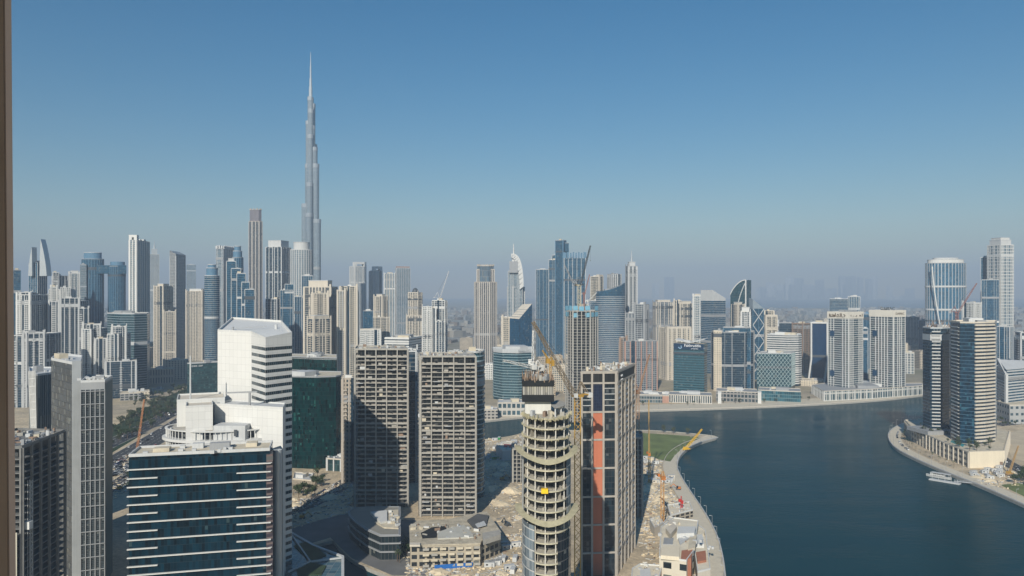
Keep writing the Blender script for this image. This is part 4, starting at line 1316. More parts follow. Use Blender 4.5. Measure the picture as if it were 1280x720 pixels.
T('residential_tower', 'blue stepped tower descending to the right, in front of the comb-topped pale tower', 283, 295, 327, 1280, 'blue_fin', dep=30, crown=('cap', .6, 5, LGREY),
  steps=[(289, 301, 336, -3), (296, 307, 342, -5), (302, 312, 353, -7), (306, 318, 362, -9)])
T('tower', 'dark curved glass peak rising behind the stepped blue tower', 291, 304, 322, 1400, 'blue_plain', foot=ellipse(*xy(at(297, 1412)), 10, 10, 18), crown=('cap', .8, 12, BLUEM, ('cap', .75, 9, BLUEM)))
T('tower', 'very slender stone tower with open crown, tallest left of the supertall spire', 311, 328, 277, 2000, 'stone_fin', foot=[pt(311, 2003), pt(315, 1996), pt(324, 1996), pt(328, 2003), pt(326, 2032), pt(313, 2032)], crown=('cap', .86, 31, plain('mauve_louvres', (.17, .16, .18), .7, .1), ('slats', 4, 9, 3, BEIGE)))
T('residential_tower', 'dark blue ribbed tower with a flat pale cap, directly right of the slender stone tower', 332, 364, 309, 1700, 'navy_white', xc=352, turn=32, fins=(4.5, 1.5, .6, LGREY), crown=('cap', .8, 15, LGREY))
r_, f_, z_, o_ = T('hotel_tower', 'grey rounded tower with a drum top standing at the foot of the supertall spire', 363, 391, 312, 1500, 'pale_fin', foot=ellipse(*xy(at(377, 1524)), 22, 20, 28), crown=('cap', .72, 15, LGREY), cat='tower')
T('tower', 'dark blue block against the right side of the grey drum-topped tower', 377, 391, 345, 1460, 'blue_fin')
T('residential_tower', 'blue ribbed stepped tower left of the cream portal tower', 332, 355, 374, 1500, 'navy_white', xc=346, fins=(4, .9, .5, LGREY), steps=[(350, 366, 363, 3, 'blue_fin'), (356, 372, 355.5, 6, 'blue_fin'), (368, 378, 371, -4, 'blue_fin')])
T('residential_tower', 'cream portal-framed tower with a flat box on its roof, broadest below the supertall', 379, 422, 359, 1300, 'navy_cream', xc=414, turn=22, crown=('cap', .68, 11, CREAM))
T('residential_tower', 'shorter cream ribbed block attached in front of the cream portal tower', 389, 411, 367, 1270, 'cream_close', dep=16)
T('residential_tower', 'small teal and cream tower with a curved cap in front of the portal tower', 384, 414, 399, 1180, 'navy_cream', xc=392, turn=58, crown=('cap', .75, 5, CREAM))
T('residential_tower', 'dark navy ribbed tower with a small cream dome, right of the portal tower', 421, 452, 364, 1240, 'navy_cream', xc=432, turn=14, fins=(4.2, 1.0, .5, LGREY), steps=[(424, 447, 358.5, 6, 'cream_close')], crown=('dome', 5, 7, CREAM))
for (x0, x1, yt, D, lab) in ((437, 458, 333, 2450, 'taller of two far pale towers with portal crowns, the left one'), (461, 478, 338.5, 2500, 'shorter of two far pale towers with portal crowns, the right one')):
    T('hotel_tower', lab, x0, x1, yt, D, 'pale_white', xc=x0 + 6, turn=66, crown=('frame', 15, 9, WHITE), cat='tower', plants=1)
T('tower', 'far cream slab pressed against a blue one, right of the portal crowned pair', 480, 494, 342, 2300, 'pale_white', fins=(4, 1.8, .6, CREAM))
T('tower', 'far pale blue slab with a rust-edged top, right of the cream slab', 494, 513, 335, 2300, 'pale_fin', xc=496, turn=70, crown=('cap', .9, 5, plain('rust_louvres', (.3, .2, .18), .7, .1)))
T('residential_tower', 'cream tower with stacked balconies below the portal crowned pair', 467, 485, 371, 1600, 'cream_res', xc=478, turn=40, crown=('cap', .6, 5, CREAM), steps=[(465, 487, 397, -8, 'cream_res')])
T('residential_tower', 'cream tower with a dark domed cap, left of the stepped white tower', 510, 528, 366, 1650, 'cream_res', xc=522, turn=35, crown=('dome', 11, 7, DGREY), steps=[(508, 530, 395, -8, 'cream_res')])
T('residential_tower', 'white stepped apartment tower with many balconies behind the two bare concrete frames', 540, 559, 376, 1330, 'white_close', xc=556, turn=30, steps=[(534, 545, 386, -4, 'white_close'), (528, 540, 384, -8, 'white_res'), (545, 556, 402, -12, 'white_close')])
T('office_building', 'white banded office with a cluttered roof behind the left bare concrete frame', 481, 527, 423, 1120, 'white_band', xc=511, turn=25, plants=4, cat='office building')
T('residential_building', 'low white portal-fronted block left of the white banded office', 450, 476, 413, 1250, 'white_res', dep=22, crown=('frame', 3, 4, CREAM), cat='building')
T('office_building', 'small dark blue block glimpsed below the portal crowned towers', 454, 466, 389, 1500, 'blue_plain', cat='office building')
T('residential_tower', 'blue balconied tower glimpsed in the gap between the two bare concrete frames', 509, 521, 440, 640, 'navy_white', dep=22)
T('residential_tower', 'curved blue banded tower hugging the right side of the sunlit bare frame', 588, 605, 441, 590, 'teal_pale', foot=ellipse(*xy(at(594, 604)), 7.5, 14, 22))
T('office_building', 'small grey checkered block between the green glass office and first bare frame', 427, 445, 474, 640, 'beige_res', dep=22, cat='office building')
# green glass pair
T('office_building', 'dark green glass block with a curved front left of the first bare frame', 365, 427, 472, 690, 'blue_plain', mat=G_green, fins=None, bands=None, vary=False, foot=[pt(340, 706), pt(365, 694), pt(395, 690), pt(420, 696), pt(427, 704), pt(427, 735), pt(345, 745)], cat='office building', fh=3.9)
T('office_building', 'green glass office with a sandy curved roof, directly behind the dark green block', 362, 420, 449, 745, 'blue_plain', mat=G_green, fins=None, bands=(.5, .2, GREY, 3), vary=False, foot=[pt(350, 780), pt(366, 770), pt(395, 758), pt(421, 752), pt(421, 790), pt(360, 800)], cat='office building', fh=3.9)
r_, f_, z_, o_ = T('office_building', 'dark green glass office with white letters near its top, left of the white slab tower', 234, 276, 455, 1130, 'teal_band', mat=facade('dark_teal_glazing', (.012, .05, .055), (.02, .05, .055), 2.4, 3.8, .05, .35, var=1.2, blind=.2, blindc=(.10, .18, .18)), bands=None, xc=237, turn=72, cat='office building')
fr = Vector(f_[1]); to = Vector(f_[2]); tv = (to - fr).normalized(); nv = Vector((tv.y, -tv.x))
p = fr + tv * 9 + nv * .3
writing('EMKE  KAP', 'sign_letters', SIGNW, r_, o_, (p.x + 2, p.y, z_ - 4.6), math.atan2(tv.y, tv.x), 3.4, .1)
b = MB(o_); c0 = at(238, 770); b.tube((c0.x, c0.y, 0), (c0.x, c0.y, zz(465, 770)), .5, .3, 8); b.build('flag_mast', LGREY, r_)
# the cream low blocks up the road at the left
T('hotel_building', 'long cream low building with tall window slots beside the highway', 187, 218, 462, 1330, 'low', dep=26, mat=facade('slot_windows', (.04, .05, .06), (.45, .40, .34), 4.2, 14, .62, .3), plants=2, cat='building')
T('hotel_building', 'cream terraced building with chequered balconies behind the long low one', 210, 236, 451, 1400, 'low', dep=30, mat=facade('chequer_windows', (.03, .05, .06), (.62, .56, .46), 5, 4, .5, .45), plants=3, cat='building')
T('house', 'small terracotta coloured block at the end of the long low cream building', 184, 190, 468, 1345, 'low', mat=facade('peach_windows', (.05, .05, .05), (.62, .40, .26), 3, 4, .5, .4), cat='building')
T('parking_building', 'shaded stepped car park block beside the highway, behind the thin orange crane', 150, 176, 492, 1130, 'low', mat=facade('car_park_openings', (.03, .04, .05), (.30, .30, .29), 6, 3.4, .3, .45, blind=0), dep=40, cat='building', steps=[(166, 187, 490, 14, 'low')])
T('pavilion', 'low dark-roofed pavilion under the banded teal office', 190, 205, 487, 1250, 'low', roof=GREY, cat='building')

# ------------------------------------------------------------------ the supertall spire
D = 2100
cpx = 389.5
C0 = at(cpx, D)
org = (C0.x, C0.y, 0)
BK = thing('supertall_tower', 'silver supertall tower rising in spiralling setbacks to a thin spire', 'skyscraper', org)
BKG = facade('ribbed_silver_glass', (.09, .14, .19), (.32, .36, .39), 2.6, 4.0, .34, .10, blind=.0, var=.35, grough=.2, spec=.6)
m = D / F
def wing(angle, tiers):
    ca, sa = math.cos(R(angle)), math.sin(R(angle))
    zprev = 0
    for (ln, wd, ytop) in tiers:
        zt_ = zz(ytop, D)
        P_ = [(0, -wd / 2), (ln - wd / 2, -wd / 2)] + [(ln - wd / 2 + wd / 2 * math.cos(R(t_)), wd / 2 * math.sin(R(t_))) for t_ in range(-60, 61, 30)] + [(ln - wd / 2, wd / 2), (0, wd / 2)]
        P_ = [(C0.x + x * ca - y * sa, C0.y + x * sa + y * ca) for x, y in P_]
        b = MB(org); b.prism(P_, 0, zt_); b.build('wing', BKG, BK)
        b = MB(org); b.ring(P_, .5, .4, zt_ - 9, zt_ + 1.5); b.build('setback_parapet', plain('dull_silver', (.27, .31, .35), .5, .08), BK)
        b = MB(org); b.ring(P_, .35, .1, zt_ * .62, zt_ * .62 + 7); b.build('plant_band', GREY, BK)
# one tier (reach, width, row of its top) after another, the longest lowest
wing(188, [(12.2 * m, 17, 255.5), (8.0 * m, 16, 206), (7.2 * m, 15, 152), (5.0 * m, 14, 122)])
wing(-20, [(12.8 * m, 18, 275), (10.2 * m, 17, 206), (8.0 * m, 16, 185), (4.6 * m, 15, 158)])
wing(262, [(26, 19, 268), (22, 18, 230), (17, 17, 170), (13, 15, 138)])
wing(80, [(34, 18, 240), (24, 16, 180), (14, 15, 130)])
b = MB(org); b.prism(ellipse(C0.x - .8 * m, C0.y, 7.2, 7.2, 16), 0, zz(122, D)); b.build('core', BKG, BK)
b = MB(org); cx_ = C0.x - 1.2 * m
for y0, y1, r0, r1 in ((122, 108, 5.0, 4.6), (108, 98, 3.6, 3.2), (98, 82, 2.4, 2.0), (82, 65, 1.5, .5)): b.tube((cx_, C0.y, zz(y0, D) - .5), (cx_, C0.y, zz(y1, D)), r0, r1, 12)
b.build('spire', STEEL, BK)
for px, yt in ((366.5, 290), (369.5, 284)):
    pass

# ------------------------------------------------------------------ middle of the skyline
T('residential_tower', 'beige vertically ribbed tower with a glazed crown, tall and alone in the centre', 594, 620, 353, 1500, 'stone_fin', foot=[pt(593, 1504), pt(599, 1494), pt(612, 1494), pt(621, 1504), pt(620, 1542), pt(594, 1542)], 
  steps=[(596, 618, 337, 2, 'stone_fin')], crown=('cap', .74, 32, facade('crown_glass', (.05, .10, .15), (.2, .22, .24), 2.2, 12, .3, .06), ('slats', 4, 4, 1.6, BEIGE)))
r_, f_, z_, o_ = T('hotel_tower', 'pale tower with a white curved sail top and mast, right of the beige ribbed tower', 634, 656, 359, 2000, 'pale_white', xc=641, turn=60, steps=[(635, 653, 339, 4, 'pale_fin')], cat='tower')
b = MB(o_)
n = 12
for i in range(n):      # the sail: a curved white shell, thick
    u0, u1 = i / n, (i + 1) / n
    def sl(u):
        x = 639 + 15.5 * math.sin(u * math.pi / 2) ** .8; y = 317 + 41 * (1 - math.cos(u * math.pi / 2)) ** 1.2
        return x, y
    (xa, ya), (xb, yb) = sl(u0), sl(u1)
    A_, B_ = at(xa, 1998, zz(ya, 2000)), at(xb, 1998, zz(yb, 2000))
    Ai, Bi = at(max(xa - 5, 639), 1998, zz(ya + 5, 2000)), at(max(xb - 5, 639), 1998, zz(yb + 4, 2000))
    back = Vector((0, 22, 0))
    b.face([Ai, Bi, B_, A_]); b.face([A_, B_, B_ + back, A_ + back]); b.face([A_ + back, B_ + back, Bi + back, Ai + back]); b.face([Ai + back, Bi + back, Bi, Ai])
b.build('sail_crown', WHITE, r_)
b = MB(o_); c0 = at(642, 2006); b.box((c0.x, c0.y, zz(341, 2000)), (22, 18, 30)); b.build('crown_block', GREY, r_)
b = MB(o_); c0 = at(642, 2006); b.tube((c0.x, c0.y, zz(340, 2000)), (c0.x, c0.y, zz(317, 2000)), 6, 4, 10); b.tube((c0.x, c0.y, zz(320, 2000)), (c0.x, c0.y, zz(304.5, 2000)), 2.4, .8, 8); b.build('mast', WHITE, r_)
T('residential_tower', 'broad flat blue slab left of the tallest blue tower in the centre', 670, 688, 337, 1900, 'blue_fin', dep=26)
T('residential_tower', 'blue stepped slab leaning on the left of the tallest central blue tower', 686, 697, 325, 1880, 'blue_fin', steps=[(690, 696, 319, 6)])
T('residential_tower', 'tallest blue tower in the centre, narrow with a notched right side', 694, 708, 300.5, 1850, 'blue_plain', xc=704, turn=28, steps=[(704, 711, 304, 8)], fins=(7, 1.5, .6, BLUEM))
T('residential_tower', 'broad blue-grey ribbed tower with a serrated top behind the crane-topped frame', 705, 732, 323, 1800, 'blue_fin', dep=34, crown=('slats', 15, 6, 4, BLUEM), fins=(5, 1.0, .5, LGREY))
T('residential_tower', 'cream tower right of the crane-topped concrete frame', 738, 754, 346, 1600, 'cream_res', xc=749, turn=35, crown=('frame', 5, 4, CREAM))
T('residential_tower', 'grey block with white frames behind the curved-roof blue tower', 759, 777, 343, 1700, 'grey_res', xc=764, fins=(5, 1.5, .5, WHITE))
# curved roof tower
f = ellipse(*xy(at(763, 1515)), 29.2, 25, 30)
f = ccw(f); cx_ = at(763, 1515).x
r_ = thing('office_tower', 'curved blue banded tower with a swept crescent roof, behind the crane-topped frame', 'tower', (*centroid(f), 0)); org = (*centroid(f), 0)
zt_ = [zz(364 - 11 * ((p[0] - cx_) / 29.2 * .5 + .5) ** 2, 1500) for p in f]
b = MB(org); b.prism(f, 0, zt_); b.build('glazed_walls', G_blue, r_)
bands_and_fins(r_, f, 0, zz(369, 1500), 1500, org, 3.7, (.9, .35, LGREY), None, None)
b = MB(org); b.box((cx_ - 3, 1515, zz(365, 1500) - 1), (18, 13, 7)); b.build('plant_room', GREY, r_)
block(r_, org, foot_box(738, 750, 1512, None, 26), 0, zz(376.5, 1512), 'blue_band', 1500)
FOOTS.append((f, 160))
T('tower', 'slender grey tower with a pyramid top and needle, right of the curved-roof tower', 782, 797, 333, 1600, 'grey_res', fins=(14, 4, .8, LGREY), crown=('cap', .62, 9, LGREY, ('spire', 26, 3)), xc=785, turn=72)
T('tower', 'mid-grey lower block right of the needle-topped grey tower', 793, 811, 381, 1300, 'grey_res', xc=806, turn=25)
T('tower', 'dark lower block in front of the needle-topped grey tower', 782, 793, 392, 1400, 'grey_res')
# slanted roof blue block
f = foot_box(637, 665, 1250, 649, turn=52); f = ccw(f)
org = (*centroid(f), 0)
r_ = thing('office_tower', 'blue office with a steep slanted ribbed roof, right of the sail-topped tower', 'office tower', org)
zl_ = [zz(398.5, 1250), zz(399, 1250), zz(380, 1250) , zz(381, 1250)]
b = MB(org); b.prism(f, 0, zl_, 0, top=False); b.build('glazed_walls', facade('deep_blue_glazing', (.012, .06, .12), (.02, .07, .12), 1.6, 3.8, .05, .12, blind=.05), r_)
b = MB(org); b.face([(*f[0], zl_[0] + .3), (*f[1], zl_[1] + .3), (*f[2], zl_[2] + .3), (*f[3], zl_[3] + .3)]); b.build('slanted_roof', CREAM, r_)
A_, B_, C_, D_ = [Vector((*f[i], zl_[i] + .6)) for i in range(4)]
for u in (.12, .28, .44, .6):
    b = MB(org); b.beam(A_.lerp(D_, u), B_.lerp(C_, u), 1.2, .8); b.build('roof_rib', GREY, r_)
FOOTS.append((f, 120))
T('residential_tower', 'narrow cream slab touching the left of the slanted-roof blue office', 627, 638, 397, 1300, 'cream_close')
# curved blue office with letters
f = [pt(616, 1168), pt(617, 1146), pt(628, 1128), pt(648, 1123), pt(667, 1134), pt(667, 1179)]
r_, f_, z_, o_ = T('office_building', 'curved teal banded office with a sweeping grey roof edge, below the slanted-roof office', 616, 667, 441, 1130, 'teal_pale', foot=f, fh=4.0, cat='office building', roof=LGREY, vary=False)
b = MB(o_); b.prism(offset(f_, .5), z_ + 1.2, z_ + 6.0, top=False); b.build('roof_fascia', plain('silver_fascia', (.44, .46, .47), .5, .08), r_)
b = MB(o_); b.prism([pt(632, 1132), pt(650, 1127), pt(660, 1135), pt(655, 1165), pt(628, 1165)], z_ + 1.5, z_ + 9.5); b.build('roof_block', LGREY, r_)
p = at(655, 1122.5); writing('KAMALANS', 'sign_letters', GREY, r_, o_, (p.x, p.y, z_ + 2.6), R(14), 3.4, .1)

# concrete frame with cranes further back
f = [pt(707, 955), pt(716, 940), pt(738, 939), pt(747.5, 950), pt(746, 978), pt(712, 982)]
f = ccw(f)
R8, f8, o8 = frame_tower('unfinished_tower', 'tall grey concrete frame with blue screens and cranes on top, behind the terracotta-striped tower', Vector(f[1]), Vector(f[2]), [Vector(p) for p in (f[3], f[4], f[5], f[0])], zz(389, 943), 44, 3.5, 4, 'unfinished tower', mat=plain('grey_concrete', (.38, .37, .34), .85, .2, .4), heavy=0, recess=2.2, clutter=10, colw=1.0, rails=False)
z8 = zz(389, 943)
for k, (ins, z0, z1) in enumerate(((-.6, -7, -1.5), (-.3, 1, 6.5))):
    b = MB(o8)
    fs = offset(f8, .5)
    for i in range(len(fs)):
        p, q = Vector(fs[i]), Vector(fs[(i + 1) % len(fs)])
        if not facing(p, q): continue
        n_ = max(1, int((q - p).length / 6))
        for j in range(n_):
            if random.random() < .62:
                b.beam((*p.lerp(q, (j + .1) / n_), z8 + (z0 + z1) / 2 + random.uniform(-1, 1)), (*p.lerp(q, (j + .9) / n_), z8 + (z0 + z1) / 2 + random.uniform(-.5, .5)), .2, z1 - z0)
    b.build('safety_screen', plain('light_blue_screen', (.16, .36, .48), .7, .2), R8)
b = MB(o8); c8 = Vector(centroid(f8)); b.box((c8.x, c8.y, z8), (13, 11, 9)); b.build('core_wall', CONC, R8)

# ------------------------------------------------------------------ right half, far shore
T('residential_tower', 'leftmost pale tower with cream cap in the far-shore cluster', 816, 841, 378, 1700, 'grey_res', xc=820, turn=70, fins=(5, 1.6, .5, CREAM), crown=('cap', .75, 5, CREAM))
T('residential_tower', 'cream tower, middle one behind the white-framed cream building', 842, 868, 380, 1700, 'cream_res', xc=850, turn=60, crown=('cap', .7, 6, CREAM), steps=[(842, 852, 376, 10)])
T('residential_tower', 'narrow cream and grey tower tucked left of the blue wedge-roof tower', 866, 877, 370, 1600, 'pale_white', crown=('cap', .6, 4, CREAM))
T('residential_building', 'cream building with a dark window strip and portal top, above the left far-shore promenade', 824, 864, 411, 1390, 'cream_close', xc=834, turn=68, crown=('frame', 4, 3.5, CREAM), mat=W_cream, fins=(9, 3.2, .6, CREAM), cat='building')
T('office_building', 'rose and grey office with window grid, left on the far shore', 779, 822, 427, 1240, 'grey_res', xc=781, turn=76, fins=(9, 1.6, .6, ROSE), roof=SAND, plants=3, steps=[(774, 784, 423, 6, 'brown_res')], cat='office building')
r_, f_, z_, o_ = T('office_building', 'teal banded office with white letters and a butterfly roof, on the far shore', 842, 884, 430, 1190, 'teal_band', xc=880, turn=14, dep=30, par=0, cat='office building', bands=(1.2, .3, plain('teal_spandrel', (.055, .14, .18), .4, .1)))
p0, p1, q1 = Vector(f_[0]), Vector(f_[1]), Vector(f_[3])
tv = (p1 - p0).normalized(); nv = Vector((tv.y, -tv.x)); rz_ = math.atan2(tv.y, tv.x); LL = (p1 - p0).length
bk = (Vector(f_[3]) - p0)
b = MB(o_)
for s0, s1, h0, h1 in ((.05, .5, 6.0, 1.4), (.5, 1.02, 1.4, 8.0)):
    A_ = [(*(p0 + tv * LL * s0 - nv * .5), z_ + h0), (*(p0 + tv * LL * s1 - nv * .5), z_ + h1), (*(p0 + tv * LL * s1 + bk), z_ + h1 + 1), (*(p0 + tv * LL * s0 + bk), z_ + h0 + 1)]
    b.face(A_); b.face([(x, y, z - .9) for x, y, z in reversed(A_)])
    for i in range(4): 
        j = (i + 1) % 4
        b.face([(A_[i][0], A_[i][1], A_[i][2] - .9), (A_[j][0], A_[j][1], A_[j][2] - .9), A_[j], A_[i]])
b.build('butterfly_roof', WHITE, r_)
b = MB(o_); p = p0 + tv * LL * .5 + nv * .18; b.box((p.x, p.y, z_ - 9.5), (LL * .98, .3, 9.5), rz_); b.build('sign_panel', plain('navy_sign_panel', (.012, .035, .075), .35, .1), r_)
p = p0 + tv * LL * .63 + nv * .5; writing('Fakhruddin', 'sign_letters', SIGNW, r_, o_, (p.x, p.y, z_ - 5.2), rz_, 6.2, .1, .95)
p = p0 + tv * LL * .70 + nv * .5; writing('properties', 'sign_letters', SIGNW, r_, o_, (p.x, p.y, z_ - 8.6), rz_, 2.6, .1)
b = MB(o_)
for k in range(5):
    a_ = R(200 + 50 * k); p = p0 + tv * (LL * .22 + math.cos(a_) * 2.2) + nv * .5
    b.box((p.x, p.y, z_ - 6.5 + math.sin(a_) * 2.2), (1.3, .2, 1.3), rz_)
b.build('sign_emblem', plain('pale_blue_letters', (.35, .55, .75), .5, .02), r_)
T('office_tower', 'tall blue banded tower with a white wedge roof, behind the teal far-shore offices', 876, 907, 376, 1500, 'blue_band', xc=891, turn=45, par=0, plants=0, roof=LGREY)
b_ = bpy.context.scene.objects
f = foot_box(876, 907, 1500, 891, turn=45); f = ccw(f)
lastT = [o for o in COL.objects if o.get('label') == 'tall blue banded tower with a white wedge roof, behind the teal far-shore offices'][0]
b = MB(lastT.location); zb = zz(376, 1500); b.prism(f, zb + .3, [zz(362.5, 1500), zz(362.5, 1500), zz(373, 1500), zz(366, 1500)], 0); b.build('wedge_roof', LGREY, lastT)
f = ccw(foot_box(913, 939, 1700, 932, turn=30)); org = (*centroid(f), 0)
r_ = thing('office_tower', 'teal tower with a curved slanting top rising to the right, behind the far shore', 'tower', org)
b = MB(org)
p0, p1 = Vector(f[0]), Vector(f[1]); bk = Vector(f[3]) - p0
P_ = [p0.lerp(p1, i / 8) for i in range(9)] + [p1 + bk.lerp(Vector((0, 0)), i / 8) if False else p0.lerp(p1, 1 - i / 8) + bk for i in range(9)]
zc = [zz(368 - 18 * math.sin(i / 8 * math.pi / 2) ** .8, 1700) for i in range(9)]
b.prism([xy(p) for p in P_], 0, zc + zc[::-1]); b.build('glazed_walls', G_teal, r_)
b = MB(org); 
for i in range(8): b.beam((*P_[i], zc[i]), (*P_[i + 1], zc[i + 1]), 2.2)
b.build('roof_edge', WHITE, r_)
b = MB(org); b.beam((*p1, 0), (*p1, zc[8]), 2.5); 
for i in range(10): b.beam((*p1.lerp(p0, .55 * (1 - (i / 10) ** 2)), zz(395 - 4.2 * i, 1698)), (*p1.lerp(p0, .55 * (1 - ((i + 1) / 10) ** 2)), zz(395 - 4.2 * (i + 1), 1698)), 1.8)
b.build('curved_frame', WHITE, r_)
FOOTS.append((f, 180))
T('residential_tower', 'small cream block in front of the teal curved-top tower', 914, 931, 381, 1650, 'cream_res', xc=922, crown=('cap', .6, 5, CREAM))
r_, f_, z_, o_ = T('office_tower', 'dark tower with diagonal braces and a sloping pale crown right of the teal curved top', 936, 955, 386, 1400, 'blue_plain', xc=941, turn=62, par=0, plants=0)
p0, p1, p2 = Vector(f_[0]), Vector(f_[1]), Vector(f_[2])
for k in range(4):
    z0_, z1_ = z_ - 30 * (k + 1), z_ - 30 * k
    b = MB(o_); n_ = Vector(((p2 - p1).y, -(p2 - p1).x)).normalized() * .4
    b.beam((*(p1 + n_), z0_), (*(p2 + n_), z1_), 1.2); b.beam((*(p2 + n_), z0_), (*(p1 + n_), z1_), 1.2); b.build('diagonal_brace', LGREY, r_)
b = MB(o_); b.prism(f_, z_ + .2, [zz(372, 1400), zz(374, 1400), zz(386, 1400), zz(380, 1400)]); b.build('sloping_crown', SILV, r_)
T('residential_tower', 'white-edged slab left of the diagonally braced tower', 926, 938, 390, 1390, 'white_close', par=0, crown=('cap', .8, 8, WHITE))
T('residential_tower', 'cream block with portal top right of the diagonally braced tower', 955, 972, 396, 1450, 'cream_res', xc=957, turn=70, crown=('frame', 4, 4, CREAM), steps=[(955, 968, 389, 8, 'cream_res')])
T('office_building', 'wide dark blue office with stepped glass top, centre of the far shore', 889, 943, 416, 1230, 'navy_band', foot=[pt(889, 1262), pt(897, 1238), pt(915, 1232), pt(931, 1232), pt(942, 1246), pt(943, 1285), pt(892, 1290)], steps=[(904, 938, 410, 10, 'blue_plain', 26), (892, 902, 414, 6, 'low', 14)], plants=4, fins=(6, .6, .5, GREY), cat='office building')
# lattice cube
f = [pt(946, 1240), pt(989, 1232), pt(994, 1262), pt(951, 1275)]
r_, f_, z_, o_ = T('office_building', 'teal glass cube wrapped in a white diagonal lattice, on the far shore', 946, 994, 442, 1235, 'teal_band', foot=f, bands=None, parmat=LGREY, cat='office building', roof=GREY)
for (p, q) in ((Vector(f_[0]), Vector(f_[1])), (Vector(f_[1]), Vector(f_[2]))):
    e = q - p; Ln = e.length; e /= Ln; n_ = Vector((e.y, -e.x)) * .35
    b = MB(o_); sp = 5.6; H = z_ - 8
    nn_ = int((Ln + H * .75) / sp)
    for sgn in (1, -1):
        for k in range(-1, nn_ + 1):
            s = k * sp
            u0, v0, u1, v1 = s, 0, s - H * .75, H
            if u1 < 0: v1 = H * s / (H * .75); u1 = 0
            if u0 > Ln: v0 = (s - Ln) / .75; u0 = Ln
            if v1 <= v0: continue
            if sgn < 0: u0, u1 = Ln - u0, Ln - u1
            b.beam((*(p + e * u0 + n_), 8 + v0), (*(p + e * u1 + n_), 8 + v1), .5)
    b.build('diagonal_lattice', plain('pale_lattice', (.42, .52, .53), .5, .05), r_)
T('office_building', 'white striped office with a rounded end behind the lattice cube', 959, 1003, 419, 1310, 'white_band', foot=[pt(959, 1320), pt(985, 1300), pt(998, 1302), pt(1002, 1312), pt(1001, 1345), pt(962, 1360)], cat='office building', roof=WHITE)
T('residential_tower', 'grey-brown block left of the dark glass tower with white frame', 990, 1013, 405, 1500, 'brown_res', xc=1004, turn=35)
T('residential_tower', 'small dark blue and grey block behind the striped white office', 974, 990, 404, 1550, 'navy_band')
r_, f_, z_, o_ = T('office_tower', 'dark blank glass tower edged with a white frame that kinks at its foot', 1014, 1034, 404, 1360, 'blue_plain', mat=facade('night_glazing', (.010, .035, .085), (.012, .04, .09), 2, 4, .03, .03, blind=0, var=.25), dep=30, fins=None, cat='office tower')
p0, p1 = Vector(f_[0]), Vector(f_[1]); n_ = Vector(((p1 - p0).y, -(p1 - p0).x)).normalized()
for p in (p0, p1):
    b = MB(o_); b.beam((*p, 40), (*p, z_ + 1), 2.6); q = p + n_ * 2 - (p1 - p0).normalized() * 5; b.beam((*p, 41), (*q, 0), 2.6); b.build('white_frame', WHITE, r_)
b = MB(o_); b.beam((*p0, z_ + .8), (*p1, z_ + .8), 2.6); b.build('white_frame', WHITE, r_)
